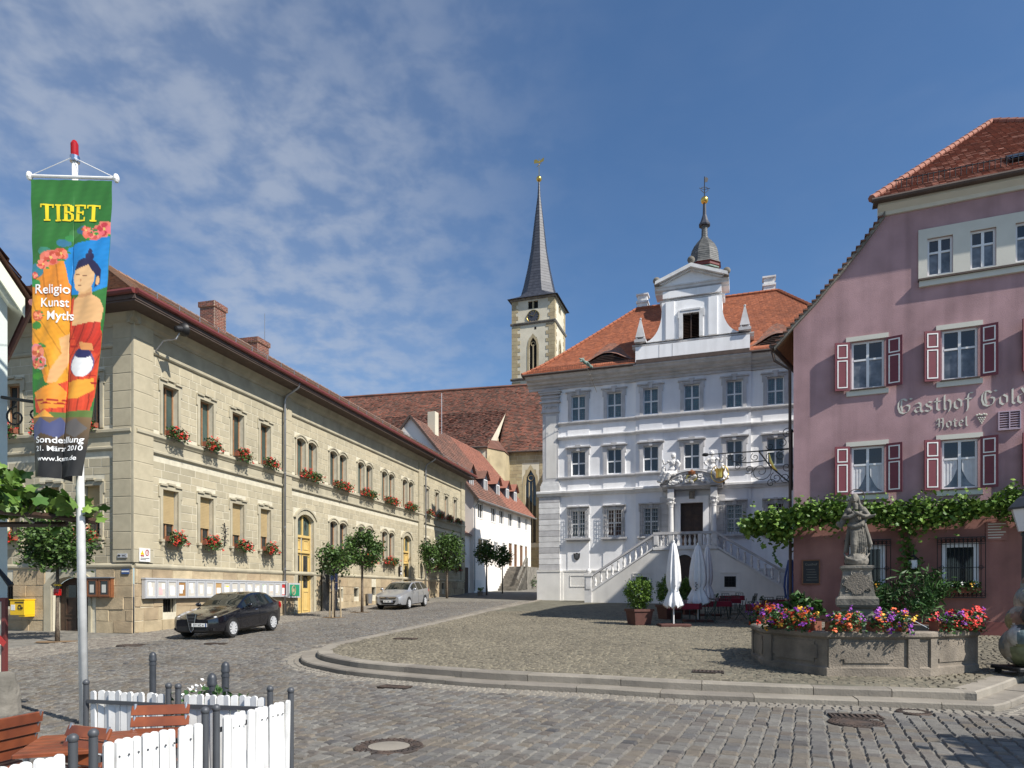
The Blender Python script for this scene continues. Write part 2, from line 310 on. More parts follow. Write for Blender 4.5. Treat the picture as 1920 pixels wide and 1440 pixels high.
def wall(mb, u0, u1, z0, z1, ops=(), y=0.0, reveal=0.2):
    us = sorted({u0, u1, *[q for o in ops for q in o[:2] if u0 < q < u1]}); zs = sorted({z0, z1, *[q for o in ops for q in o[2:4] if z0 < q < z1]})
    for i in range(len(us) - 1):
        for j in range(len(zs) - 1):
            a, b = (us[i] + us[i + 1]) / 2, (zs[j] + zs[j + 1]) / 2
            if any(o[0] < a < o[1] and o[2] < b < o[3] for o in ops): continue
            mb.add([(us[i], y, zs[j]), (us[i + 1], y, zs[j]), (us[i + 1], y, zs[j + 1]), (us[i], y, zs[j + 1])], [(0, 1, 2, 3)])
    for a, b, c, d in [o[:4] for o in ops]:
        if reveal:
            r = y + reveal
            mb.add([(a, y, c), (b, y, c), (b, y, d), (a, y, d), (a, r, c), (b, r, c), (b, r, d), (a, r, d)], [(0, 4, 5, 1), (1, 5, 6, 2), (2, 6, 7, 3), (3, 7, 4, 0)])
    return mb
def arc(u0, u1, zs, zp, n=8):      # points of a segmental arch from left to right
    w = (u1 - u0) / 2; r = zp - zs; R_ = (w * w + r * r) / (2 * r); cz = zp - R_; a0 = math.asin(min(1, w / R_))
    return [((u0 + u1) / 2 + R_ * math.sin(-a0 + 2 * a0 * i / n), cz + R_ * math.cos(-a0 + 2 * a0 * i / n)) for i in range(n + 1)]
def arch_fill(mb, u0, u1, zs, zp, ztop, y, depth=0.2, n=8):
    p = arc(u0, u1, zs, zp, n); h = n // 2
    mb.add([(a, y, b) for a, b in p[:h + 1]] + [(p[h][0], y, ztop), (u0, y, ztop)], [tuple(range(h + 3))])
    mb.add([(a, y, b) for a, b in p[h:]] + [(u1, y, ztop), (p[h][0], y, ztop)], [tuple(range(n - h + 3))])
    mb.add([(a, y, b) for a, b in p] + [(a, y + depth, b) for a, b in p], [(i, i + 1, n + 2 + i, n + 1 + i) for i in range(n)])
def frame(mb, u0, u1, z0, z1, w, y0, y1, bottom=True):
    mb.box(u0, u0 + w, y0, y1, z0, z1); mb.box(u1 - w, u1, y0, y1, z0, z1); mb.box(u0 + w, u1 - w, y0, y1, z1 - w, z1)
    if bottom: mb.box(u0 + w, u1 - w, y0, y1, z0, z0 + w)
def prof(mb, u0, u1, pts):         # moulding: polygon in (v outward, z) along u
    mb.ext([(-v, z) for v, z in pts], 'x', u0, u1)
def wall_blocks(u0, u1, z0, z1, holes, rh=0.3, ln=(0.45, 0.95), y=0.0, proud=0.012, gap=0.008, seed=1, jitter=0.0):
    r = random.Random(seed); Q = []; z = z0; T = []
    while z < z1 - 0.05:
        h = rh * (1 + r.uniform(-0.12, 0.12)); z2 = z + h
        if z1 - z2 < rh * 0.5: z2 = z1
        cuts = sorted([(a, b) for a, b, c, d in holes if c < z2 - 0.02 and d > z + 0.02]); seg = []; x = u0
        for a, b in cuts:
            if a > x: seg.append((x, min(a, u1)))
            x = max(x, b)
        if x < u1: seg.append((x, u1))
        for a, b in seg:
            p = a - r.uniform(0, ln[0]) if True else a
            while p < b - 1e-3:
                q = p + r.uniform(*ln)
                if b - q < 0.18: q = b
                s0, s1 = max(p, a), min(q, b)
                if s1 - s0 > 0.05:
                    j = lambda: r.uniform(-jitter, jitter)
                    Q.append([(s0 + gap, y, z + gap + j()), (s1 - gap, y, z + gap + j()), (s1 - gap, y, z2 - gap + j()), (s0 + gap, y, z2 - gap + j())]); T.append(r.random())
                p = q
        z = z2
    if not Q: return np.zeros((0, 8, 3)), np.zeros(0)
    r2 = np.random.default_rng(seed)
    V = pillow(Q, (0, -1, 0), proud * (1 + (r2.random(len(Q)) - 0.5) * 0.9), 0.012)
    return V, np.array(T)
def tile_rows(rows, w, h=0.025, seed=1, jit=0.006):
    """rows: (y, z, u0, u1) from eave to ridge -> quads with a lifted lower edge. returns V (N,6,3)"""
    r = np.random.default_rng(seed); out = []
    for i in range(len(rows) - 1):
        y0, z0, a0, b0 = rows[i]; y1, z1, a1, b1 = rows[i + 1]
        n = max(1, int(round((b0 - a0) / w))); s = np.linspace(0, 1, n + 1)
        if i % 2 and n > 1: s = np.clip(s + 0.5 / n, 0, 1); s = np.concatenate([[0], s[:-1], [1]]) if s[-1] >= 1 else s
        s = np.unique(s); xb = a0 + (b0 - a0) * s; xt = np.clip(xb, min(a1, b1), max(a1, b1)) if abs(a1 - a0) + abs(b1 - b0) > 1e-6 else xb
        m = len(s) - 1; L = math.hypot(y1 - y0, z1 - z0) + 1e-9; ny, nz = -(z1 - z0) / L, (y1 - y0) / L
        hh = h + r.normal(0, jit, m); g = 0.004; v = np.zeros((m, 6, 3))
        v[:, 0, 0] = xb[:-1] + g; v[:, 1, 0] = xb[1:] - g; v[:, 2, 0] = xt[1:] - g; v[:, 3, 0] = xt[:-1] + g
        v[:, 0, 1] = v[:, 1, 1] = y0 + ny * hh; v[:, 0, 2] = v[:, 1, 2] = z0 + nz * hh
        v[:, 2, 1] = v[:, 3, 1] = y1 + ny * 0.004; v[:, 2, 2] = v[:, 3, 2] = z1 + nz * 0.004
        v[:, 4, 0] = v[:, 0, 0]; v[:, 5, 0] = v[:, 1, 0]; v[:, 4, 1] = v[:, 5, 1] = y0; v[:, 4, 2] = v[:, 5, 2] = z0
        out.append(v)
    V = np.concatenate(out); return V, r.random(len(V))
TF = [(0, 1, 2, 3), (4, 5, 1, 0)]
def lerp_rows(pa, pb, n):           # straight roof plane between two (y,z,u0,u1) rows
    return [tuple(pa[k] + (pb[k] - pa[k]) * i / n for k in range(4)) for i in range(n + 1)]
def stuff_part(name, V, T, mname, parent, faces=TF, loc=(0, 0, 0), rot=(0, 0, 0)):
    o = bpy.data.objects.new(name, np_mesh(name, V, faces, T, mname)); COL.objects.link(o); o.parent = parent; o.location = loc; o.rotation_euler = rot; o['kind'] = 'stuff'; return o
LOBED = np.array([(0, 0), (.30, -.12), (.46, .14), (.36, .34), (.52, .62), (.22, .66), (0, 1.0), (-.22, .66), (-.52, .62), (-.36, .34), (-.46, .14), (-.30, -.12)])
OVAL = np.array([(0, 0), (.28, .35), (.2, .75), (0, 1.0), (-.2, .75), (-.28, .35)])
LANCE = np.array([(0, 0), (.10, .3), (.07, .75), (0, 1.0), (-.07, .75), (-.10, .3)])
def leaves(name, P, size, mname, shape=OVAL, seed=1, parent=None, up=0.55, tone=None, loc=(0, 0, 0), nrm=None):
    """one mesh of leaf shaped faces at points P (N,3)"""
    r = np.random.default_rng(seed); N = len(P); k = len(shape)
    n = r.normal(0, 1, (N, 3)); n[:, 2] = np.abs(n[:, 2]) * 0.7 + up
    if nrm is not None: n = n * 0.55 + np.asarray(nrm)
    n /= np.linalg.norm(n, axis=1, keepdims=True); a = np.cross(n, r.normal(0, 1, (N, 3))); a /= np.linalg.norm(a, axis=1, keepdims=True); b = np.cross(n, a)
    s = size * r.uniform(0.65, 1.25, N)
    V = P[:, None, :] + (a[:, None, :] * shape[None, :, :1] + b[:, None, :] * (shape[None, :, 1:] - 0.5)) * s[:, None, None]
    V += n[:, None, :] * (np.abs(shape[None, :, :1]) * -0.25 * s[:, None, None])
    T = r.random(N) if tone is None else np.clip(tone + r.normal(0, 0.18, N), 0, 1)
    me = np_mesh(name, V, [tuple(range(k))], T, mname)
    o = bpy.data.objects.new(name, me); COL.objects.link(o); o.parent = parent; o.location = loc; return o
def cloud(n, c, rad, seed, clumps=40, cr=0.28, shell=0.55):
    """points of an uneven crown: clumps spread through the outer part of an ellipsoid"""
    r = np.random.default_rng(seed); d = r.normal(0, 1, (clumps, 3)); d /= np.linalg.norm(d, axis=1, keepdims=True)
    cc = d * (shell + (1 - shell) * r.random((clumps, 1)) ** 0.6) * (1 - cr * 0.55); k = r.integers(0, clumps, n)
    p = cc[k] + r.normal(0, cr * 0.5, (n, 3)); return np.asarray(c) + p * np.asarray(rad)
def text_mesh(s, size, ext=0.0, align='CENTER', bold=0.0, shear=0.0):
    cu = bpy.data.curves.new('lettering', 'FONT'); cu.body = s; cu.size = size; cu.extrude = ext; cu.align_x = align; cu.offset = bold; cu.shear = shear; cu.resolution_u = 3
    o = bpy.data.objects.new('lettering', cu); COL.objects.link(o); bpy.context.view_layer.update()
    dg = bpy.context.evaluated_depsgraph_get(); me = bpy.data.meshes.new_from_object(o.evaluated_get(dg)); bpy.data.objects.remove(o); bpy.data.curves.remove(cu); return me
def T(s, size, m, parent, loc, rot=(math.pi / 2, 0, 0), align='CENTER', bold=0.0, ext=0.004, name='lettering', shear=0.0):
    me = text_mesh(s, size, ext, align, bold, shear); me.materials.clear(); return O(name, me, m, parent, loc, rot)
def nib(strokes, nibv, ext=(0.0, 0.01)):
    """broad nib lettering: each stroke polyline swept with a slanted nib; in the x,z plane"""
    mb = MB(); nx, nz = nibv
    for st in strokes:
        for a, b in zip(st[:-1], st[1:]):
            q = [(a[0] - nx, a[1] - nz), (a[0] + nx, a[1] + nz), (b[0] + nx, b[1] + nz), (b[0] - nx, b[1] - nz)]
            ar = sum(q[i][0] * q[(i + 1) % 4][1] - q[(i + 1) % 4][0] * q[i][1] for i in range(4))
            if abs(ar) < 1e-5: q = [(p[0] + 0.004 * k, p[1] - 0.004 * k) for p, k in zip(q, (1, 1, -1, -1))]
            mb.ext(q, 'y', *ext)
    return mb
def spiral(c, r, turns, a0, n=22, sgn=1, plane='xz', y=0.0, r1=0.12):
    out = []
    for i in range(n + 1):
        t = i / n; a = a0 + sgn * turns * 2 * math.pi * t; rr = r * (1 - t * (1 - r1))
        p = (c[0] + rr * math.cos(a), c[1] + rr * math.sin(a)); out.append((p[0], y, p[1]) if plane == 'xz' else (y, p[0], p[1]))
    return out
def remesh(o, vox, disp=0.0, dscale=0.15, smooth=4):
    m = o.modifiers.new('Remesh', 'REMESH'); m.mode = 'VOXEL'; m.voxel_size = vox; m.use_smooth_shade = True
    if smooth: s = o.modifiers.new('Smooth', 'SMOOTH'); s.iterations = smooth; s.factor = 0.5
    if disp:
        tx = bpy.data.textures.new('fold', 'CLOUDS'); tx.noise_scale = dscale; d = o.modifiers.new('Displace', 'DISPLACE'); d.texture = tx; d.strength = disp; d.mid_level = 0.5
    return o
def gz(Y): return max(0.0, 0.0365 * (min(Y, 95) - 12))
def pz(Y): return gz(Y) + 0.24 * min(1.0, max(0.0, 1 - (Y - 12) / 44))
gzv = np.vectorize(gz); pzv = np.vectorize(pz)
# ------------------------------------------------------------ ground: street, plaza, steps, cobbles
SD = (0.2489, 0.9685)           # direction of the sandstone house front
SP = (-13.3, 24.0)
def catmull(P, step=0.25):
    P = [np.array(p, float) for p in P]; out = []
    for i in range(len(P) - 1):
        p0 = P[max(i - 1, 0)]; p1 = P[i]; p2 = P[i + 1]; p3 = P[min(i + 2, len(P) - 1)]; n = max(1, int(np.linalg.norm(p2 - p1) / step))
        for k in range(n):
            t = k / n; out.append(0.5 * ((2 * p1) + (-p0 + p2) * t + (2 * p0 - 5 * p1 + 4 * p2 - p3) * t * t + (-p0 + 3 * p1 - 3 * p2 + p3) * t ** 3))
    out.append(P[-1]); return np.array(out)
left_pts = [(2.3, 54.5), (1.9, 48.5), (-0.4, 38.6), (-2.4, 29.7), (-4.05, 22.6), (-4.85, 20.3), (-5.3, 19), (-5.42, 18), (-5.27, 17), (-4.88, 16.1), (-4.15, 15.25), (-3.23, 14.5), (-0.72, 13.25), (1.39, 12.6), (2.58, 12.15), (4.87, 11.5), (7.7, 10.78)]
right_pts = [(7.7, 10.78), (8.81, 11.75), (12.5, 15.0), (17, 19)]
LA = catmull(left_pts); LB = catmull(right_pts)
LP = np.concatenate([LA, LB[1:]])
tg = np.gradient(LP, axis=0); tg /= np.linalg.norm(tg, axis=1, keepdims=True); NRM = np.stack([-tg[:, 1], tg[:, 0]], 1)
ss = np.concatenate([[0], np.cumsum(np.linalg.norm(np.diff(LP, axis=0), axis=1))])
on_left = np.arange(len(LP)) < np.argmin(np.abs(LP[:, 0] - (-5.3)) + np.abs(LP[:, 1] - 17.5))
taper = np.where(on_left, np.clip((22.0 - LP[:, 1]) / 4.0, 0, 1), 1.0)
UP = LP + NRM * (0.40 * taper)[:, None]
UIN = UP + NRM * 0.38
low_top = gzv(LP[:, 1]) + 0.12 * taper
plaza_poly = np.concatenate([UIN, [(30, 30), (30, 60), (2.6, 56)]])
def inside(poly, P):
    x, y = P[:, 0], P[:, 1]; r = np.zeros(len(P), bool); n = len(poly); j = n - 1
    for i in range(n):
        xi, yi = poly[i]; xj, yj = poly[j]
        c = ((yi > y) != (yj > y)) & (x < (xj - xi) * (y - yi) / (yj - yi + 1e-12) + xi); r ^= c; j = i
    return r
outer_poly = np.concatenate([LP, [(30, 30), (30, 60), (2.6, 56)]])
ys = [-30, 12, 95, 700]; mb = MB()
for a, b in zip(ys[:-1], ys[1:]): mb.add([(-500, a, gz(a)), (500, a, gz(a)), (500, b, gz(b)), (-500, b, gz(b))], [(0, 1, 2, 3)])
street = struct(O('street', mb, 'joint_street'))
mb = MB(); pp = plaza_poly[::4]
mb.add([(p[0], p[1], pz(p[1]) + 0.004) for p in plaza_poly], [tuple(range(len(plaza_poly)))])
plaza = struct(O('plaza', mb, 'joint_plaza'))
def stone_run(A, B, zt, zb, parent, name, lng, seed, s_from=0.0, s_to=1e9):
    """kerb stones: outer edge A, inner edge B (same parametrisation), top zt, bottom zb"""
    r = random.Random(seed); s = s_from; end = min(s_to, ss[-1])
    f = lambda arr, q: np.array([np.interp(q, ss, arr[:, k]) for k in range(arr.shape[1])]) if arr.ndim == 2 else np.interp(q, ss, arr)
    while s < end - 0.2:
        e = min(end, s + r.uniform(*lng)); n = max(1, int((e - s) / 0.3)); m = MB(); vs = []; fs = []; dz = r.uniform(-0.006, 0.006)
        for k in range(n + 1):
            q = s + 0.006 + (e - s - 0.012) * k / n; a = f(A, q); b = f(B, q); t = f(zt, q) + dz; o = f(zb, q); d = b - a; L = np.linalg.norm(d) + 1e-9; d = d / L; c = min(0.025, L * 0.2)
            vs += [(a[0], a[1], o), (a[0], a[1], t - c), (*(a + d * c), t), (b[0], b[1], t), (b[0], b[1], o)]
        for k in range(n):
            i = k * 5; fs += [(i + j, i + 5 + j, i + 5 + (j + 1) % 5, i + (j + 1) % 5) for j in range(5)]
        fs += [(4, 3, 2, 1, 0), tuple(n * 5 + j for j in range(5))]
        O(name, m.add(vs, fs, r.random()), 'kerb', parent); s = e
i_tip = int(np.argmax(taper > 0.05)); s_tip = float(ss[i_tip])
stone_run(LP, UP + NRM * 0.05, low_top, gzv(LP[:, 1]) - 0.15, plaza, 'step_stone', (1.1, 1.7), 3, s_from=s_tip)
ptop = pzv(UP[:, 1]) + 0.02
stone_run(UP, UIN, ptop, gzv(LP[:, 1]) - 0.1, plaza, 'kerb_stone', (1.2, 1.9), 4)

COVERS = [(-1.5, 8.33, 0.43), (4.96, 9.85, 0.40), (6.3, 10.71, 0.27), (-11.3, 20.26, 0.42), (-8.22, 31.6, 0.55), (-7.8, 35.3, 0.6), (-14.25, 21.4, 0.6)]
RECTS = [(5.19, 10.3, 0.36, 0.17), (-2.27, 13.2, 0.3, 0.17), (-8.97, 20.68, 0.3, 0.17)]
PRECTS = [(-3.16, 20.2, 0.32, 0.2), (3.9, 13.57, 0.3, 0.17)]
def dist_path(P, path):
    d = np.full(len(P), 1e9)
    for i in range(0, len(path), 2): d = np.minimum(d, np.hypot(P[:, 0] - path[i, 0], P[:, 1] - path[i, 1]))
    return d
def cobbles(org, dr, pr, qr, w, ln, jit, seed, keep, zf, wave=0.0):
    r = np.random.default_rng(seed); dr = np.array(dr) / np.hypot(*dr); nr = np.array([-dr[1], dr[0]]); Q = []
    q = qr[0]
    while q < qr[1]:
        ww = w * r.uniform(0.88, 1.12); n = int((pr[1] - pr[0]) / (sum(ln) / 2) * 1.15) + 2
        p = pr[0] + np.cumsum(r.uniform(ln[0], ln[1], n)) - r.uniform(0, ln[1]); p = p[p < pr[1]]; m = len(p) - 1
        if m > 0:
            j = lambda: r.normal(0, jit, m); g = 0.007
            c = np.zeros((m, 4, 2)); a, b = p[:-1], p[1:]; wv = lambda x: wave * np.sin(x * 1.3 + q * 0.15)
            for k, (pp_, qq) in enumerate(((a + g, q + g), (b - g, q + g), (b - g, q + ww - g), (a + g, q + ww - g))):
                pj = pp_ + j(); qj = qq + j() + wv(pp_); c[:, k, 0] = org[0] + dr[0] * pj + nr[0] * qj; c[:, k, 1] = org[1] + dr[1] * pj + nr[1] * qj
            Q.append(c)
        q += ww
    C = np.concatenate(Q); mid = C.mean(1); k = keep(mid); C = C[k]
    V = np.zeros((len(C), 4, 3)); V[:, :, :2] = C; V[:, :, 2] = zf(C[:, :, 1]); return V
def clear(P, circ=COVERS, rect=RECTS):
    k = np.ones(len(P), bool)
    for x, y, r_ in circ: k &= np.hypot(P[:, 0] - x, P[:, 1] - y) > r_
    for x, y, a, b in rect: k &= ~((np.abs(P[:, 0] - x) < a + 0.05) & (np.abs(P[:, 1] - y) < b + 0.05))
    return k
def in_view(P, pad=0.06): return (P[:, 1] > 5.2) & (np.abs(P[:, 0] / P[:, 1]) < 0.75 + pad)
def facade_off(P): return (P[:, 0] - SP[0]) * SD[1] - (P[:, 1] - SP[1]) * SD[0]
FIELD_SPLIT = lambda P: P[:, 0] > -2.4 - 0.10 * (P[:, 1] - 8) + 0.22 * np.sin(P[:, 1] * 1.1)     # the long rows in front of the steps end here
def keep_front(P): return in_view(P) & FIELD_SPLIT(P) & (P[:, 1] < 16) & ~inside(outer_poly, P) & clear(P) & (dist_path(P, LP) > 0.52)
def keep_side(P): return in_view(P) & ~(FIELD_SPLIT(P) & (P[:, 1] < 16)) & ~inside(outer_poly, P) & clear(P) & (dist_path(P, LP) > 0.40) & (facade_off(P) > 0.1) & (P[:, 1] < 46)
def keep_plaza(P): return in_view(P, 0.02) & inside(plaza_poly, P) & clear(P, [], PRECTS) & (P[:, 1] < 34) & (np.hypot(P[:, 0] - 7.6, P[:, 1] - 15.1) > 1.7)
def seen_weight(V):
    c = V[:, :4].mean(1); Y = c[:, 1]; px = np.abs(c[:, 0] / Y) < 0.74; py = (1.9 - c[:, 2]) / Y * 1280 < 322; blocked = (c[:, 0] < -1.4) & (Y < 9.5)
    return np.where(px & py & ~blocked, 1.0 / Y ** 2, 1e-6 / Y)
rs = np.random.default_rng(3)
A = cobbles((0, 8), (0.397, 0.918), (-9, 14), (-13, 10), 0.20, (0.15, 0.30), 0.008, 21, keep_front, gzv)
VA = pillow(A, (0, 0, 1), 0.018 + rs.random(len(A)) * 0.012, 0.022)
TA = np.clip(rs.beta(1.6, 2.0, len(A)), 0, 1)
pieces(street, 'cobblestone', VA, TA, 'cobble_street', limit=300, weight=seen_weight(VA))
B_ = cobbles((-8, 20), (0.968, -0.249), (-18, 14), (-15, 28), 0.155, (0.11, 0.22), 0.009, 22, keep_side, gzv, wave=0.05)
VB = pillow(B_, (0, 0, 1), 0.016 + rs.random(len(B_)) * 0.012, 0.02); cB = B_.mean(1); warm = (facade_off(cB) < 2.6) | ((cB[:, 1] > 20) & (dist_path(cB, LP) < 0.9))
TB = rs.beta(1.6, 2.0, len(B_))
stuff_part('side_cobbles', VB[~warm], TB[~warm], 'cobble_street', street, PF)
stuff_part('pavement_cobbles', VB[warm], TB[warm], 'cobble_warm', street, PF)
# header course of small setts against the lowest step
E_ = []
off = 0.0
fn = [i for i in range(len(LP)) if ss[i] > s_tip]
for row in range(3):
    s = ss[fn[0]] + rs.random() * 0.1
    while s < ss[fn[-1]] - 0.2:
        L_ = rs.uniform(0.11, 0.17); q = []
        for sq, o in ((s + .006, row * 0.165 + .012), (s + L_ - .006, row * 0.165 + .012), (s + L_ - .006, row * 0.165 + .158), (s + .006, row * 0.165 + .158)):
            p = [np.interp(sq, ss, LP[:, k]) - np.interp(sq, ss, NRM[:, k]) * (o + rs.normal(0, .006)) for k in (0, 1)]; q.append((*p, gz(p[1])))
        E_.append(q); s += L_
E_ = np.array(E_); k = clear(E_.mean(1)) & in_view(E_.mean(1)); E_ = E_[k][:, ::-1]
VE = pillow(E_, (0, 0, 1), 0.016 + rs.random(len(E_)) * 0.01, 0.02)
stuff_part('border_cobbles', VE, rs.random(len(E_)) * 0.5, 'cobble_warm', street, PF)
C_ = cobbles((3, 14), (0.93, -0.36), (-24, 24), (-6, 26), 0.135, (0.10, 0.19), 0.012, 23, keep_plaza, lambda y: pzv(y) + 0.004, wave=0.04)
VC = pillow(C_, (0, 0, 1), 0.016 + rs.random(len(C_)) * 0.014, 0.022)
pieces(plaza, 'cobblestone', VC, rs.beta(1.7, 1.9, len(VC)), 'cobble_plaza', limit=300, weight=seen_weight(VC))
# soil under the trees stays bare earth
for x, y, r_ in COVERS[4:]:
    m = MB(); n = 14; m.add([(x + r_ * (1 + 0.12 * math.sin(3 * k)) * math.cos(2 * math.pi * k / n), y + r_ * math.sin(2 * math.pi * k / n), gz(y) + 0.012) for k in range(n)], [tuple(range(n))]); O('tree_pit', m, 'soil', street)

# manhole covers and gully grates
def cover(x, y, r_, label, z, centre='kerb'):
    t = thing('manhole_cover', label, 'manhole cover', (x, y, z + 0.012), group='iron covers let into the paving'); m = MB()
    m.lathe([(r_ * 0.62, 0), (r_ * 0.62, 0.014), (r_ * 0.96, 0.016), (r_, 0.008), (r_, -0.03)], 32); O('ring', m, 'rust_iron', t)
    m = MB()
    for rr in (0.70, 0.80, 0.90):
        for k in range(24 if rr < 0.85 else 32):
            a = 2 * math.pi * (k + (rr == 0.80) * 0.5) / (24 if rr < 0.85 else 32); m.beam((r_ * rr * math.cos(a), r_ * rr * math.sin(a), 0.019), (r_ * (rr + .06) * math.cos(a), r_ * (rr + .06) * math.sin(a), 0.019), 0.05 * r_, 0.008)
    O('ribs', m, 'rust_iron', t)['kind'] = 'stuff'; m = MB(); m.lathe([(r_ * 0.60, 0), (r_ * 0.60, 0.012), (0.01, 0.015)], 28); O('plate', m, centre, t)
cover(-1.5, 8.33, 0.42, 'large round manhole cover with pale centre in the near left cobbles', 0.0)
cover(4.96, 9.85, 0.37, 'round cover just below the slotted grate in front of the steps', 0.0, 'rust_iron')
cover(6.3, 10.71, 0.25, 'small round cover at the foot of the steps near the corner', 0.0)
cover(-11.3, 20.26, 0.40, 'round cover in the street left of the black car', gz(20.26), 'rust_iron')
def grate(x, y, a, b, label, z, rz=0.0):
    t = thing('drain_grate', label, 'drain', (x, y, z + 0.008), rz, group='gully grates in the paving'); m = MB(); m.box(-a, a, -b, b, -0.05, 0.002); O('pit', m, 'hole', t)
    m = MB(); frame(m, -a, a, -b, b, 0.03, -0.02, 0.02); m.v = [(p[0], p[2], p[1]) for p in m.v]; O('frame', m, 'rust_iron', t)
    n = int(a * 2 / 0.085)
    for k in range(n):
        xx = -a + 0.03 + (2 * a - 0.06) * (k + 0.5) / n; m = MB(); m.box(xx - 0.018, xx + 0.018, -b + 0.03, b - 0.03, 0.002, 0.018); O('bar', m, 'rust_iron', t)
grate(5.19, 10.3, 0.36, 0.17, 'slotted iron grate in the street before the steps', 0.01, -0.25)
grate(-2.27, 13.2, 0.30, 0.17, 'rusty grate by the rounded tip of the steps', gz(13.2) + .01, -0.4)
grate(-8.97, 20.68, 0.30, 0.17, 'small grate in the street in front of the black car', gz(20.68) + .01, -0.25)
grate(-3.16, 20.2, 0.32, 0.20, 'rusty grate on the plaza near its left kerb', pz(20.2) + .015, -0.3)
grate(3.9, 13.57, 0.30, 0.17, 'rusty grate on the plaza left of the fountain', pz(13.57) + .015, -0.3)
# ------------------------------------------------------------ sandstone house on the left
def near_weight(V, parent_mat):
    c = V.mean(1); W = np.array(parent_mat); P = c @ W[:3, :3].T + W[:3, 3]; return 1.0 / (P[:, 0] ** 2 + P[:, 1] ** 2)
sa = math.atan2(SD[1], SD[0])
sand = thing('sandstone_house', 'long two-storey sandstone house with tiled roof and arched yellow doors', 'house', (SP[0], SP[1], 0), sa)
SM = Matrix.Translation((SP[0], SP[1], 0)) @ Matrix.Rotation(sa, 4, 'Z')
SL = 36.6; ROT_S = (0, 0, -math.pi / 2); SW = 12.2
singles = [1.34 + 1.99 * k for k in range(4)]; doubles = [10.29 + 3.255 * k for k in range(5)]; tail = [27.41, 29.55, 31.68, 33.8]
z_lo = (3.85, 5.71); z_up = (7.75, 9.61)
ops_long = []; win = []           # (u0,u1,z0,z1,arched,kind)
for u in singles: win += [(u, u + .8, *z_lo, 0, 'blind'), (u, u + .8, *z_up, 0, 'green')]
for i, u in enumerate(doubles):
    for a, b in ((u, u + .82), (u + 1.06, u + 1.88)):
        win.append((a, b, z_up[0], 9.63, 1, 'green'))
        if 0 < i < 4: win.append((a, b, z_lo[0], 5.79, 1, 'glass'))
for u in tail: win += [(u, u + .8, *z_lo, 0, 'glass'), (u, u + .8, *z_up, 0, 'glass')]
doors = [(10.33, 11.85, 0.75, 5.84), (23.37, 24.75, 1.2, 5.81)]
short_c = [SW - 1.79, SW - 3.6, SW - 5.4, SW - 7.2, SW - 9.0, SW - 10.8]
swin = []
for c in short_c: swin += [(c - .38, c + .38, *z_lo, 0, 'blind'), (c - .38, c + .38, *z_up, 0, 'glass')]
sdoor = (SW - 3.55, SW - 1.88, 0.2, 2.45)
cellar_l = [(1.35, 2.0), (4.4, 5.05), (14.4, 15.0), (16.3, 16.9), (18.6, 19.2), (31.0, 31.6)]
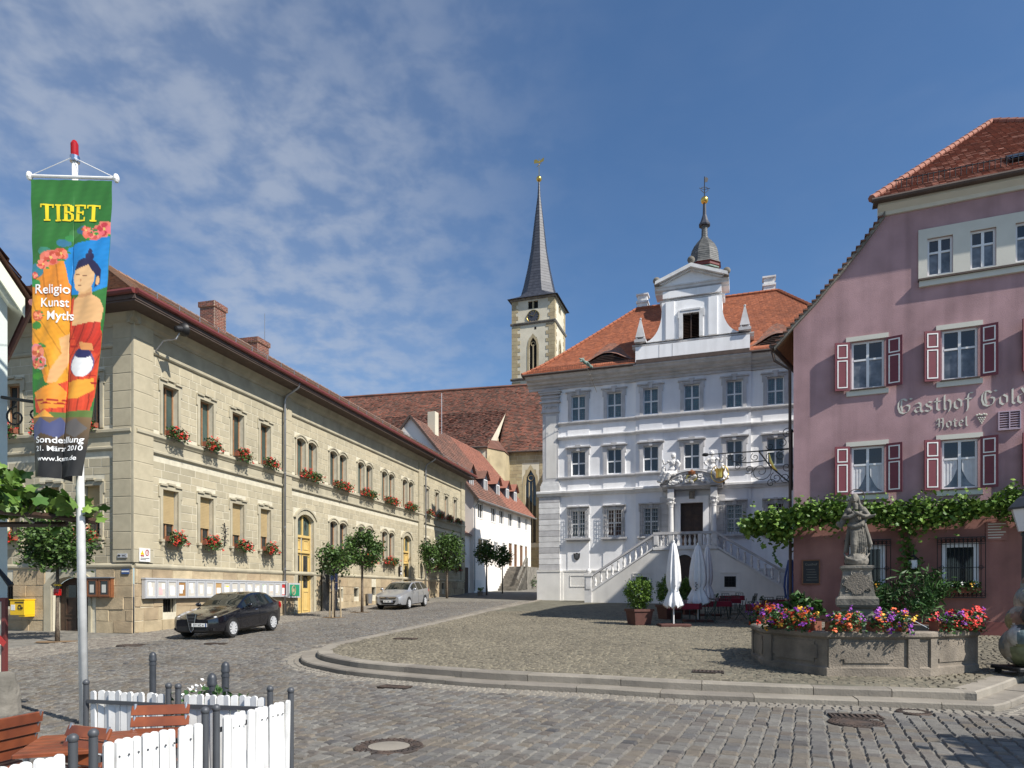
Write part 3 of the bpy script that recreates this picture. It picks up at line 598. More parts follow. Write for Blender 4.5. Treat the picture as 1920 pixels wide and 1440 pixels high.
def house_front(side, W_, wins, drs, cells, off):
    """one front of the house: wall sheet, blocks, trims, windows. off = (loc, rot)"""
    loc, rot = off; ops = [w[:4] for w in wins]; base_ops = list(cells); mb = MB()
    wall(mb, 0, W_, 2.9, 11.3, [o for o in ops] + [(a, b, 2.9, d) for a, b, c, d in drs if d > 2.9], reveal=0.30)
    wall(mb, 0, W_, -0.4, 2.9, [(a, b, c, min(d, 2.9)) for a, b, c, d in drs] + base_ops, y=-0.03, reveal=0.35)
    for w in wins:
        if w[4]: arch_fill(mb, w[0], w[1], w[3] - .13, w[3], w[3], 0.0, 0.3)
    for a, b, c, d in drs: arch_fill(mb, a, b, d - .30, d, d, 0.0 if d > 2.9 else -0.03, 0.3)
    wo = O('wall', mb, 'mortar', sand, loc, rot)
    # ashlar blocks
    holes = [(w[0] - .15, w[1] + .15, w[2] - .1, w[3] + .18) for w in wins] + [(a - .28, b + .28, c, d + .22) for a, b, c, d in drs if d > 2.9]
    pil = [(-.112, .81), (9.13, 9.75), (26.15, 27.0), (35.65, 36.6)] if side == 'long' else [(W_ - .8, W_)]
    band = [(0, W_, 6.93, 7.68)]
    V, Tn = wall_blocks(0, W_, 2.93, 10.55, holes + [(a, b, 2.9, 11.3) for a, b in pil] + band, 0.29, (0.42, 0.95), 0.0, 0.010, 0.010, 31 if side == 'long' else 32)
    PM = SM @ Matrix.Translation(loc) @ Matrix.Rotation(rot[2], 4, 'Z')
    k = 230 if side == 'long' else 70
    pieces(wo, 'stone_block', V, Tn, 'sandstone', limit=k, weight=near_weight(V, PM))
    V, Tn = wall_blocks(0, W_, 0.0, 2.72, [(a - .3, b + .3, c, d) for a, b, c, d in drs] + [(a - .02, b + .02, c - .02, d + .02) for a, b, c, d in cells], 0.44, (0.5, 1.5), -0.03, 0.03, 0.006, 33 if side == 'long' else 34, jitter=0.015)
    pieces(wo, 'base_block', V, Tn, 'sandstone_base', limit=90 if side == 'long' else 45, weight=near_weight(V, PM))
    # trims
    m = MB(); prof(m, 0, W_, [(-.02, 2.74), (.06, 2.74), (.10, 2.80), (.10, 2.86), (.04, 2.93), (-.02, 2.93)]); O('plinth_moulding', m, 'stone_trim', sand, loc, rot)
    m = MB(); prof(m, 0, W_, [(-.02, 7.42), (.06, 7.42), (.09, 7.47), (.16, 7.55), (.16, 7.64), (.05, 7.69), (-.02, 7.69)]); O('sill_moulding', m, 'stone_trim', sand, loc, rot)
    m = MB(); prof(m, 0, W_, [(-.02, 6.93), (.05, 6.93), (.10, 6.98), (.10, 7.05), (.03, 7.09), (.03, 7.42), (-.02, 7.42)]); O('string_moulding', m, 'stone_trim', sand, loc, rot)
    m = MB(); prof(m, 0, W_, [(-.02, 10.55), (.06, 10.55), (.10, 10.60), (.10, 10.68), (.03, 10.74), (.03, 11.3), (-.02, 11.3)]); O('frieze', m, 'stone_trim', sand, loc, rot)
    m = MB(); prof(m, -0.3 if side == 'long' else 0, W_ + (0 if side == 'long' else 0.3), [(-.02, 11.28), (.07, 11.28), (.10, 11.36), (.20, 11.44), (.24, 11.55), (.30, 11.66), (-.02, 11.66)]); O('cornice', m, 'stone_trim', sand, loc, rot)
    for i, (a, b) in enumerate(pil):
        m = MB(); m.box(a, b, -0.10, 0.0, 2.95, 11.27); O('pilaster', m, 'stone_trim', sand, loc, rot)
        for z in np.arange(3.4, 11.2, 0.62):
            m = MB(); m.add(*[(lambda Q: (Q, PF))([(a + .01, -.10, z), (b - .01, -.10, z), (b - .01, -.10, z + .60), (a + .01, -.10, z + .60), (a + .02, -.112, z + .012), (b - .02, -.112, z + .012), (b - .02, -.112, z + .588), (a + .02, -.112, z + .588)])][0], RN.random() * .5); O('pilaster_block', m, 'sandstone', sand, loc, rot)
    # window dressings
    done = set()
    for (a, b, c, d, ar, kd) in wins:
        m = MB()
        if ar:
            m.box(a - .12, a, -0.05, 0.02, c, d - .13); m.box(b, b + .12, -0.05, 0.02, c, d - .13)
            p = arc(a - .12, b + .12, d - .13, d + .13); q = arc(a, b, d - .13, d)
            n = len(p); vs = [(x, -.05, z) for x, z in p] + [(x, -.05, z) for x, z in q] + [(x, 0.02, z) for x, z in p]; fs = [(i, i + 1, n + i + 1, n + i) for i in range(n - 1)] + [(i, 2 * n + i, 2 * n + i + 1, i + 1) for i in range(n - 1)]; m.add(vs, fs)
            p2 = arc(a - .17, b + .17, d - .07, d + .19); vs = [(x, -.09, z) for x, z in p2] + [(x, -.09, z) for x, z in p] + [(x, 0.01, z) for x, z in p2] + [(x, -.05, z) for x, z in p]
            m.add(vs, [(i, i + 1, n + i + 1, n + i) for i in range(n - 1)] + [(i, 2 * n + i, 2 * n + i + 1, i + 1) for i in range(n - 1)] + [(n + i, n + i + 1, 3 * n + i + 1, 3 * n + i) for i in range(n - 1)])
        else:
            frame(m, a - .13, b + .13, c, d + .13, .13, -0.05, 0.02, False)
            m.box(a - .20, a - .13, -0.05, 0.01, d - .28, d + .13); m.box(b + .13, b + .20, -0.05, 0.01, d - .28, d + .13)
            w3 = (b - a + .36) / 3
            for q, dz in ((0, 0), (1, .055), (2, 0)): m.box(a - .18 + q * w3 + .02, a - .18 + (q + 1) * w3 - .02, -.11, 0.01, d + .13 + dz, d + .20 + dz)
        O('window_surround', m, 'stone_trim', sand, loc, rot)
        if not ar or c < 7:
            m = MB()
            if c < 7:
                m.box(a - .18, b + .18, -.13, 0.0, c - .09, c); 
                for x in (a - .1, b - .02): m.ext([(-.11, c - .09), (0.0, c - .09), (0.0, c - .42), (-.03, c - .40), (-.06, c - .28), (-.10, c - .22)], 'x', x, x + .12)
                O('window_sill', m, 'stone_trim', sand, loc, rot)
        # joinery
        m = MB(); y = .20; frame(m, a, b, c, d, .055, y, y + .06); mid = (a + b) / 2; m.box(mid - .03, mid + .03, y - .005, y + .055, c + .055, d - .055)
        f = O('window', m, 'wood_frame', sand, loc, rot)
        gl = {'green': 'glass_green', 'glass': 'glass', 'blind': 'glass'}[kd]
        for p0, p1 in ((a + .055, mid - .03), (mid + .03, b - .055)):
            m = MB(); m.add([(p0, y + .03, c + .055), (p1, y + .03, c + .055), (p1, y + .03, d - .055), (p0, y + .03, d - .055)], [(0, 1, 2, 3)]); O('pane', m, gl, f)
        if kd == 'blind':
            zb = c + (d - c) * RN.uniform(.28, .34); m = MB(); m.box(a + .03, b - .03, y - .05, y - .03, zb, d)
            for z in np.arange(zb, d, .06): m.box(a + .035, b - .035, y - .056, y - .049, z, z + .045)
            O('blind', m, 'blind', f)
        elif kd == 'green' and RN.random() < .7:
            m = MB(); n = 7
            for q in range(n): m.add([(a + .07 + q * .035, y + .022 - .012 * (q % 2), c + .06), (a + .07 + (q + 1) * .035, y + .022 - .012 * ((q + 1) % 2), c + .06), (a + .07 + (q + 1) * .035, y + .022 - .012 * ((q + 1) % 2), d - .06), (a + .07 + q * .035, y + .022 - .012 * (q % 2), d - .06)], [(0, 1, 2, 3)])
            O('curtain', m, 'glass_green', f)
    for a, b, c, d in cells:
        m = MB(); m.box(a, b, .25, .27, c, d); O('cellar_window', m, 'hole', sand, loc, rot)
        for k in range(5): q = MB(); x = a + (b - a) * (k + .5) / 5; q.box(x - .012, x + .012, .05, .07, c, d); O('bar', q, 'iron', sand, loc, rot)
OFF_L = ((0, 0, 0), (0, 0, 0)); OFF_S = ((0, SW, 0), ROT_S)
house_front('long', SL, win, doors, [(a, b, 1.05 + gz(24 + a) * .9 - .35, 1.55 + gz(24 + a) * .9 - .35) for a, b in cellar_l], OFF_L)
house_front('short', SW, swin, [sdoor], [(SW - 6.05, SW - 5.35, 1.36, 2.29)], OFF_S)
# doors
def yellow_door(a, b, c, d):
    y = .14; sp_ = d - .30; t = d - 1.18
    m = MB(); f0 = .07
    m.box(a, a + f0, y, y + .1, c, sp_); m.box(b - f0, b, y, y + .1, c, sp_); m.box(a + f0, b - f0, y - .06, y + .1, t, t + .12); m.box(a + f0, b - f0, y - .03, y + .1, t - .78, t - .70)
    mid = (a + b) / 2; m.box(mid - .05, mid + .05, y - .01, y + .09, t + .12, d - .02)
    p = arc(a, b, sp_, d - .005); q = arc(a + f0, b - f0, sp_, d - f0); n = len(p); m.add([(x, y, z) for x, z in p] + [(x, y, z) for x, z in q], [(i, i + 1, n + i + 1, n + i) for i in range(n - 1)])
    dr = O('door', m, 'yellow_wood', sand)
    m = MB(); p = arc(a + .02, b - .02, sp_, d - .02); m.add([(x, y + .06, z) for x, z in p] + [(b - .02, y + .06, t + .12), (a + .02, y + .06, t + .12)], [tuple(range(len(p) + 2))]); O('fanlight', m, 'glass_green', dr)
    for q in ((a + mid) / 2, (b + mid) / 2):
        m = MB(); s = .11
        m.add([(q, y + .05, t + .62 + 2.2 * s), (q + s, y + .05, t + .62), (q, y + .05, t + .62 - 2.2 * s), (q - s, y + .05, t + .62)], [(0, 1, 2, 3)]); O('diamond_pane', m, 'glass', dr)
        m = MB(); z0 = t - .70; m.box(q - .30, q + .30, y + .05, y + .08, z0, t); frame(m, q - .24, q + .24, z0 + .1, t - .1, .05, y + .02, y + .05); O('top_panel', m, 'yellow_wood', dr)
        lf = MB(); z1 = t - .78; w = (b - a) / 4 - .05
        lf.box(q - w, q + w, y + .06, y + .10, c, c + 1.35); lf.box(q - w, q - w + .11, y + .06, y + .10, c + 1.35, z1); lf.box(q + w - .11, q + w, y + .06, y + .10, c + 1.35, z1); lf.box(q - w + .11, q + w - .11, y + .06, y + .10, z1 - .12, z1)
        frame(lf, q - w + .08, q + w - .08, c + .2, c + 1.2, .05, y + .03, y + .06); leaf = O('door_leaf', lf, 'yellow_wood', dr)
        g = MB(); g.add([(q - w + .1, y + .085, c + 1.34), (q + w - .1, y + .085, c + 1.34), (q + w - .1, y + .085, z1 - .1), (q - w + .1, y + .085, z1 - .1)], [(0, 1, 2, 3)]); O('pane', g, 'glass', dr)
        g = MB()
        for k in range(5): zz = c + 1.5 + k * .22; g.tube(spiral((q, zz), .075, 1.2, k * 2.1, y=y + .055, sgn=1 if k % 2 else -1), .011, 4)
        O('scroll_grille', g, 'iron', dr)
    m = MB(); sw = .24
    m.box(a - sw, a, -.07, .02, c, sp_); m.box(b, b + sw, -.07, .02, c, sp_)
    p = arc(a - sw, b + sw, sp_, d + .24); q = arc(a, b, sp_, d); n = len(p)
    m.add([(x, -.07, z) for x, z in p] + [(x, -.07, z) for x, z in q] + [(x, .02, z) for x, z in p], [(i, i + 1, n + i + 1, n + i) for i in range(n - 1)] + [(i, 2 * n + i, 2 * n + i + 1, i + 1) for i in range(n - 1)])
    p2 = arc(a - sw - .06, b + sw + .06, sp_ + .08, d + .34); m.add([(x, -.13, z) for x, z in p2] + [(x, -.13, z) for x, z in p] + [(x, .0, z) for x, z in p2] + [(x, -.07, z) for x, z in p], [(i, i + 1, n + i + 1, n + i) for i in range(n - 1)] + [(i, 2 * n + i, 2 * n + i + 1, i + 1) for i in range(n - 1)] + [(n + i, n + i + 1, 3 * n + i + 1, 3 * n + i) for i in range(n - 1)])
    O('door_surround', m, 'stone_trim', sand)
for q in doors: yellow_door(*q)
a, b, c, d = sdoor
m = MB(); m.box(a, b, .30, .36, c, d - .3); p = arc(a, b, d - .3, d); m.add([(x, .30, z) for x, z in p], [tuple(range(len(p)))]); dr = O('cellar_door', m, 'dark_wood', sand, *OFF_S)
for i, q in enumerate((a + .28, (a + b) / 2 + .05)):
    for z0, z1 in ((c + .15, c + .75), (c + .85, c + 1.5)):
        m = MB(); frame(m, q, q + .5, z0, z1, .05, .27, .30); O('door_panel', m, 'dark_wood', dr)
m = MB(); m.add([(a + .30, .285, c + 1.5), (a + .75, .285, c + 1.5), (a + .75, .285, c + 1.95), (a + .30, .285, c + 1.95)], [(0, 1, 2, 3)]); O('pane', m, 'glass', dr)
m = MB(); sw = .32; p = arc(a - sw, b + sw, d - .3, d + .30); q = arc(a, b, d - .3, d); n = len(p)
m.box(a - sw, a, -.09, .0, -.1, d - .3); m.box(b, b + .12, -.09, .0, -.1, d - .3); m.add([(x, -.09, z) for x, z in p] + [(x, -.09, z) for x, z in q] + [(x, -.02, z) for x, z in p], [(i, i + 1, n + i + 1, n + i) for i in range(n - 1)] + [(i, 2 * n + i, 2 * n + i + 1, i + 1) for i in range(n - 1)]); O('arch_stone', m, 'stone_trim', sand, *OFF_S)
# eaves, roof
ov = 1.0; ze = 12.0; AP = (5.0, 6.05, 16.25)       # hip apex (x along, y in, z)
m = MB(); m.box(-ov + .03, SL + .3, -ov + .03, 0.0, 11.66, 11.72); m.box(-ov + .03, 0.0, 0.0, SW, 11.66, 11.72)
m.add([(-ov, -ov, 11.72), (SL + .3, -ov, 11.72), (SL + .3, -ov, 11.98), (-ov, -ov, 11.98)], [(0, 1, 2, 3)]); m.add([(-ov, SW, 11.72), (-ov, -ov, 11.72), (-ov, -ov, 11.98), (-ov, SW, 11.98)], [(0, 1, 2, 3)]); O('eaves_board', m, 'soffit_dark', sand)
m = MB()
for A_, B_2 in (((-ov, -ov - .06, 11.96), (SL + .35, -ov - .06, 11.90)), ((-ov - .06, SW, 11.96), (-ov - .06, -ov, 11.96))): m.tube([A_, B_2], .10, 8)
O('gutter', m, 'gutter_red', sand)
m = MB(); e = ze
m.add([(-ov, -ov, e), (SL + .3, -ov, e), (SL + .3, AP[1], AP[2]), (AP[0], AP[1], AP[2])], [(0, 1, 2, 3)]); m.add([(-ov, SW + ov, e), (-ov, -ov, e), (AP[0], AP[1], AP[2])], [(0, 1, 2)]); m.add([(SL + .3, SW + ov, e), (-ov, SW + ov, e), (AP[0], AP[1], AP[2]), (SL + .3, AP[1], AP[2])], [(0, 1, 2, 3)]); m.add([(SL + .3, -ov, e), (SL + .3, SW + ov, e), (SL + .3, AP[1], AP[2])], [(0, 1, 2)])
rf = O('roof', m, 'tile_sand', sand)
V, Tn = tile_rows(lerp_rows((-ov - .05, e + .01, -ov, SL + .3), (AP[1], AP[2] + .01, AP[0], SL + .3), 42), .22, .035, 5); stuff_part('roof_tiles', V, Tn, 'tile_sand', rf)
V, Tn = tile_rows(lerp_rows((-ov - .05, e + .01, -ov, SW + ov), (AP[0], AP[2] + .01, SW - AP[1] - .05, SW - AP[1] + .05), 36), .22, .035, 6); stuff_part('roof_tiles', V, Tn, 'tile_sand', rf, loc=OFF_S[0], rot=OFF_S[1])
m = MB(); A_ = Vector((-ov, -ov, e + .05)); B_2 = Vector((*AP[:2], AP[2] + .05)); n = 26
for k in range(n): p = A_.lerp(B_2, k / n); q = A_.lerp(B_2, (k + 1.1) / n); m.tube([p, q], [.13, .10], 6)
for k in range(70): m.tube([(AP[0] + k * .46, AP[1], AP[2] + .05), (AP[0] + (k + 1.1) * .46, AP[1], AP[2] + .05)], [.13, .10], 6)
O('ridge_tiles', m, 'tile_sand', rf)['kind'] = 'stuff'
m = MB()
for k in range(34): u = .6 + k * 1.1; m.beam((u, -.45, 12.36), (u, -.45, 12.62), .03, .03)
m.tube([(0, -.45, 12.60), (SL, -.45, 12.60)], .012, 5); m.tube([(0, -.45, 12.50), (SL, -.45, 12.50)], .012, 5); O('snow_guard', m, 'zinc', rf)
def chimney(x, y, z0, z1, w, dpt):
    m = MB(); m.box(x, x + w, y, y + dpt, z0, z1 - .28); m.box(x - .07, x + w + .07, y - .07, y + dpt + .07, z1 - .28, z1); c = O('chimney', m, 'mortar', sand)
    Q = []; Tn = []; r = random.Random(int(x * 10))
    def face(o, ex, n_, wd, za, zb):
        z = za; row = 0
        while z < zb - .03:
            p = -0.12 * (row % 2)
            while p < wd:
                a, b = max(p, 0) + .006, min(p + .25, wd) - .006
                if b - a > .03: Q.append([tuple(np.add(o, np.multiply(ex, a))) [:2] + (z + .006,), tuple(np.add(o, np.multiply(ex, b)))[:2] + (z + .006,), tuple(np.add(o, np.multiply(ex, b)))[:2] + (min(z + .075, zb),), tuple(np.add(o, np.multiply(ex, a)))[:2] + (min(z + .075, zb),)]); NN.append(n_); Tn.append(r.random())
                p += .25
            z += .08; row += 1
    NN = []
    for za, zb, g in ((z0, z1 - .28, 0), (z1 - .28, z1, .07)):
        face((x - g, y - g, 0), (1, 0, 0), (0, -1, 0), w + 2 * g, za, zb); face((x + w + g, y - g, 0), (0, 1, 0), (1, 0, 0), dpt + 2 * g, za, zb); face((x - g, y + dpt + g, 0), (0, -1, 0), (-1, 0, 0), dpt + 2 * g, za, zb)
    V = np.concatenate([pillow([q], n_, .008, .006) for q, n_ in zip(Q, NN)]); o = stuff_part('bricks', V, np.array(Tn), 'brick', c, PF)
chimney(11.4, 5.6, 15.2, 17.45, .95, .9); chimney(15.2, 5.6, 15.2, 16.9, 1.1, 1.3)
tag(O('antenna_mast', MB().tube([(0, 0, 0), (0, 0, 3.4)], [.03, .018], 5), 'zinc', None, tuple(SM @ Vector((16.9, 6.3, 15.6)))), 'thin pale aerial mast on the roof beside the second brick chimney', 'antenna')
def downpipe(u, z0=0.9, lean=0.0):
    p = O('downpipe', MB().tube([(u, -ov + .02, 11.86), (u, -ov + .08, 11.62), (u, -.30, 11.28), (u, -.20, 11.05), (u, -.20, z0)], .055, 8), 'zinc', sand, smooth=True)
    for z in (10.2, 7.6, 5.0, 3.0): O('pipe_clamp', MB().lathe([(.066, -.025), (.066, .025)], 8, (u, -.20, z)), 'zinc', p)
downpipe(9.0, .75); downpipe(27.15, 1.4)
# floodlight on the corner
fl = thing('floodlight', 'black floodlight on a bent arm at the corner of the sandstone house', 'lamp', tuple(SM @ Vector((.9, -.2, 11.0))), sa)
O('arm', MB().tube([(0, .1, -.35), (0, -.25, 0), (0.05, -.75, .05), (.12, -.85, .32)], .03, 6), 'zinc', fl)
O('housing', MB().lathe([(.05, -.28), (.11, -.24), (.13, -.02), (.23, .06), (.25, .16), (.22, .17)], 14), 'black', fl, (.15, -.88, .42), (math.radians(75), 0, math.radians(80)), True, 40)
# ------------------------------------------------------------ baroque town hall
HK = 0.88; RP = (2.156, 47.43); ra = math.atan2(-0.3215, 0.947)
hall = thing('town_hall', 'white baroque town hall with double staircase, stepped gable and roof turret', 'town hall', (RP[0], RP[1], 0.228), ra); hall.scale = (HK, HK, HK)
HMt = Matrix.Translation((RP[0], RP[1], 0.228)) @ Matrix.Rotation(ra, 4, 'Z') @ Matrix.Scale(HK, 4)
RC = [2.86, 5.66, 8.43, 11.4, 14.37, 17.14, 19.94]; RW = 22.8; HW = .56; RIS = (7.3, 15.5); RV = .14
rise = lambda u: RV if RIS[0] < u < RIS[1] else 0.0
ZW = ((6.15, 8.22), (10.93, 12.83), (15.20, 17.14))
def hall_wall(u0, u1, y, m_, name):
    ops = [(c - HW, c + HW, a, b) for c in RC for k, (a, b) in enumerate(ZW) if u0 < c < u1 and not (k == 0 and c == 11.4)]
    if u0 < 11.4 < u1: ops.append((10.60, 12.20, 5.0, 8.45))
    mb = MB(); wall(mb, u0, u1, 0.8, 18.2, ops, y=y, reveal=.28); return O(name, mb, m_, hall)
hall_wall(0, RIS[0], 0, 'white_plaster', 'wall'); hall_wall(RIS[1], RW, 0, 'white_plaster', 'wall'); hall_wall(*RIS, -RV, 'grey_plaster', 'centre_wall')
m = MB(); m.add([(0, 0, .8), (0, 11, .8), (0, 11, 18.2), (0, 0, 18.2)], [(0, 3, 2, 1)]); m.add([(RW, 0, .8), (RW, 11, .8), (RW, 11, 18.2), (RW, 0, 18.2)], [(0, 1, 2, 3)]); m.add([(RIS[0], 0, .8), (RIS[0], -RV, .8), (RIS[0], -RV, 18.2), (RIS[0], 0, 18.2)], [(0, 1, 2, 3)]); m.add([(RIS[1], 0, .8), (RIS[1], -RV, .8), (RIS[1], -RV, 18.2), (RIS[1], 0, 18.2)], [(3, 2, 1, 0)]); m.box(0, RW, 10.98, 11, .8, 18.2); O('side_wall', m, 'white_plaster', hall)
# bay panels: flat raised strips framing each window axis, floor by floor
for c in RC:
    v = rise(c); mm = 'white_plaster' if not v else 'grey_plaster'
    for z0, z1, zz in ((3.6, 9.38, ZW[0]), (9.78, 13.78, ZW[1]), (14.03, 17.85, ZW[2])):
        if zz == ZW[0] and c == 11.4: continue
        m = MB(); wall(m, c - .86, c + .86, z0, z1, [(c - HW, c + HW, *zz)], y=-v - .045, reveal=0.05)
        for x in (c - .86, c + .86): m.add([(x, -v - .045, z0), (x, -v, z0), (x, -v, z1), (x, -v - .045, z1)], [(0, 1, 2, 3)])
        O('bay_panel', m, mm, hall)
# mouldings
def band(z0, z1, v, m_='grey_stone', name='moulding', pts=None, u0=1.26, u1=21.5):
    for a, b, o in ((u0, RIS[0], 0), (RIS[0], RIS[1], RV), (RIS[1], u1, 0)):
        m = MB(); h = z1 - z0; q = pts or [(-.01, z0), (v * .45, z0), (v * .6, z0 + h * .3), (v, z0 + h * .55), (v, z0 + h * .9), (v * .85, z1), (-.01, z1)]
        prof(m, a - (.02 if o else 0), b + (.02 if o else 0), [(p + o, z) for p, z in q]); O(name, m, m_, hall)
band(14.86, 15.12, .22, name='sill_moulding'); band(13.78, 14.02, .26, 'pale_stone', name='string_moulding'); band(10.62, 10.86, .22, name='sill_moulding'); band(9.38, 9.78, .36, 'pale_stone', name='string_moulding', u0=-.45, u1=23.2)
CP = [(-.01, 17.75), (.12, 17.75), (.14, 17.92), (.26, 17.98), (.28, 18.10), (.55, 18.16), (.60, 18.30), (.95, 18.38), (1.02, 18.50), (1.16, 18.58), (1.18, 18.66), (-.01, 18.66)]
band(0, 0, 0, name='cornice', pts=CP, u0=-1.15, u1=RW + 1.15)
m = MB(); m.add([(p * -1, 0, z) for p, z in CP] + [(p * -1, 11, z) for p, z in CP], [(i, i + 1, len(CP) + i + 1, len(CP) + i) for i in range(len(CP) - 1)]); O('side_cornice', m, 'grey_stone', hall)
m = MB(); m.tube([(-1.35, -1.24, 18.70), (RIS[0] + .2, -1.24, 18.70)], .10, 8); m.tube([(RIS[1] - .1, -1.24, 18.70), (RW + 1.3, -1.24, 18.70)], .10, 8); m.box(RIS[0] + .2, RIS[1] - .1, -1.36, -.9, 18.665, 18.96); m.tube([(-1.30, -1.24, 18.70), (-1.30, 11, 18.70)], .10, 8); O('gutter', m, 'soffit_dark', hall)
# corner pilaster: rusticated below, fluted panel with capital above
def corner(sg, u):
    X = (lambda a, b: (u + a, u + b)) if sg > 0 else (lambda a, b: (u - b, u - a))
    m = MB(); a, b = X(-.42, 1.46); m.box(a, b, -.26, 1.0, .8, 3.48); m.box(a - .03, b + .03, -.30, 1.0, 3.48, 3.6); O('corner_plinth', m, 'plinth_plaster', hall)
    z = 3.62; k = 0
    while z < 9.3:
        m = MB(); a, b = X(-.28, 1.40); h = min(.44, 9.37 - z); m.box(a, b, -.19, .9, z + .02, z + h - .02); m.box(a + .04, b - .04, -.15, .9, z - .02, z + .02); O('rustication_block', m, 'pale_stone' if k % 3 else 'grey_stone', hall); z += .44; k += 1
    m = MB(); a, b = X(-.16, 1.42); m.box(a, b, -.24, .8, 9.79, 10.25); a, b = X(-.10, 1.36); m.box(a, b, -.20, .8, 10.25, 10.42); a, b = X(-.04, 1.30); m.box(a, b, -.16, .8, 10.42, 10.55); O('pilaster_base', m, 'pale_stone', hall)
    m = MB(); a, b = X(0.0, 1.26); m.box(a, b, -.12, .7, 10.55, 17.8); O('pilaster', m, 'grey_stone', hall); m = MB(); a, b = X(.28, 1.12); m.box(a, b, -.135, -.11, 10.8, 15.7); O('pilaster_panel', m, 'plinth_plaster', hall)
    m = MB()
    for z0, z1, o in ((15.95, 16.06, .10), (16.72, 16.86, .20), (16.98, 17.08, .08), (17.08, 17.2, .16), (17.35, 17.5, .20), (17.5, 17.62, .28)): a, b = X(-o, 1.26 + o); m.box(a, b, -.12 - o, .6, z0, z1)
    a, b = X(-.04, 1.30); m.box(a, b, -.17, .6, 16.06, 17.5); O('capital', m, 'grey_stone', hall)
    for q in range(3):
        m = MB(); a, b = X(.1 + q * .38, .42 + q * .38); c = (a + b) / 2; m.tube(spiral((c, 16.4), .16, 1.5, 0, y=-.2), .05, 6); m.ball((c, -.19, 16.42), .07, 8); O('capital_scroll', m, 'grey_stone', hall)
corner(1, 0.0); corner(-1, RW)
m = MB(); wall(m, 1.46, RW - 1.46, .8, 3.48, [], y=-.10); m.box(1.46, RW - 1.46, -.13, .0, 3.48, 3.58); m.box(1.46, 1.66, -.18, 0, .8, 3.48); O('plinth', m, 'plinth_plaster', hall)
m = MB(); frame(m, 2.2, 3.75, 2.3, 3.2, .05, -.13, -.09); O('plinth_panel', m, 'plinth_plaster', hall)
# windows
def pane(p0, p1, z0, z1, y, m_, par):
    m = MB(); m.add([(p0, y, z0), (p1, y, z0), (p1, y, z1), (p0, y, z1)], [(0, 1, 2, 3)]); O('pane', m, m_, par)
for c in RC[:6]:
    v = rise(c)
    for k, (z0, z1) in enumerate(ZW):
        if k == 0 and c == 11.4: continue
        m = MB(); a, b = c - HW, c + HW; y = -v
        o = .105 if k == 1 else .09
        m.box(a - .26, a, y - o, y, z0 - .06, z1); m.box(b, b + .26, y - o, y, z0 - .06, z1); m.box(a - .26, b + .26, y - o, y, z1, z1 + .24)
        m.box(a - .34, a - .26, y - o, y, z1 - .30, z1 + .24); m.box(b + .26, b + .34, y - o, y, z1 - .30, z1 + .24)
        m.box(a - .16, b + .16, y - o - .05, y, z1 + .08, z1 + .16)
        if k: m.ext([(a - .44, z1 + .24), (b + .44, z1 + .24), (b + .44, z1 + .34), (c + .24, z1 + .34), (c + .2, z1 + .44), (c - .2, z1 + .44), (c - .24, z1 + .34), (a - .44, z1 + .34)], 'y', y - o - (.16 if k == 1 else .08), y)
        else: m.box(a - .34, b + .34, y - .30, y, z1 + .24, z1 + .33)
        m.box(c - .13, c + .13, y - o - .11, y, z1 - .02, z1 + .38)
        O('window_surround', m, 'grey_stone', hall)
        if k == 0:
            m = MB(); m.box(a - .42, b + .42, y - .36, y, z0 - .22, z0 - .08); m.box(a - .32, b + .32, y - .24, y, z0 - .34, z0 - .22); O('window_sill', m, 'grey_stone', hall)
        m = MB(); yf = y + .12; frame(m, a, b, z0, z1, .07, yf, yf + .07); zc = (z0 + z1) / 2; m.box(c - .05, c + .05, yf - .01, yf + .06, z0 + .07, z1 - .07); m.box(a + .07, c - .05, yf - .008, yf + .06, zc - .05, zc + .05); m.box(c + .05, b - .07, yf - .008, yf + .06, zc - .05, zc + .05)
        f = O('window', m, 'white_frame', hall); g = ('glass', 'glass', 'glass_bull')[k]
        for p0, p1 in ((a + .07, c - .05), (c + .05, b - .07)):
            for q0, q1 in ((z0 + .07, zc - .05), (zc + .05, z1 - .07)): pane(p0, p1, q0, q1, yf + .035, g, f)
        if k == 2:
            g = MB()
            for p0, p1 in ((a + .07, c - .05), (c + .05, b - .07)):
                for q0, q1 in ((z0 + .07, zc - .05), (zc + .05, z1 - .07)):
                    for i in range(3):
                        for j in range(6):
                            x = p0 + (p1 - p0) * (i + .5) / 3; z = q0 + (q1 - q0) * (j + .5) / 6; g.add([(x + .05 * math.cos(t * math.pi / 3), yf + .03, z + .05 * math.sin(t * math.pi / 3)) for t in range(6)], [tuple(range(6))])
            O('bullseyes', g, 'glass_curtain', f)['kind'] = 'stuff'
        if k == 0:          # basket grille
            g = MB(); yo = y - .28; n = 9
            for i in range(n):
                x = a - .2 + (b - a + .4) * i / (n - 1); q = MB(); q.tube([(x, y - .1, z1 + .16), (x, yo, z1 + .05), (x, yo, z0 + .5), (x, yo - .08, z0 + .2), (x, yo, z0 - .02), (x, y - .02, z0 - .06)], .016, 4); O('grille_bar', q, 'zinc', f)
            for i in range(7):
                z = z0 + .05 + (z1 - z0) * i / 6.3; g.beam((a - .22, yo, z), (b + .22, yo, z), .02, .03)
                for x in (a - .22, b + .22): g.beam((x, y - .02, z), (x, yo, z), .02, .03)
            for x, s in ((a - .2, 1), (b + .2, -1)):
                for i in range(4): g.tube(spiral((y - .17, z0 + .3 + i * .5), .1, 1.3, i, plane='yz', y=x), .014, 4)
            O('grille_rails', g, 'zinc', f)
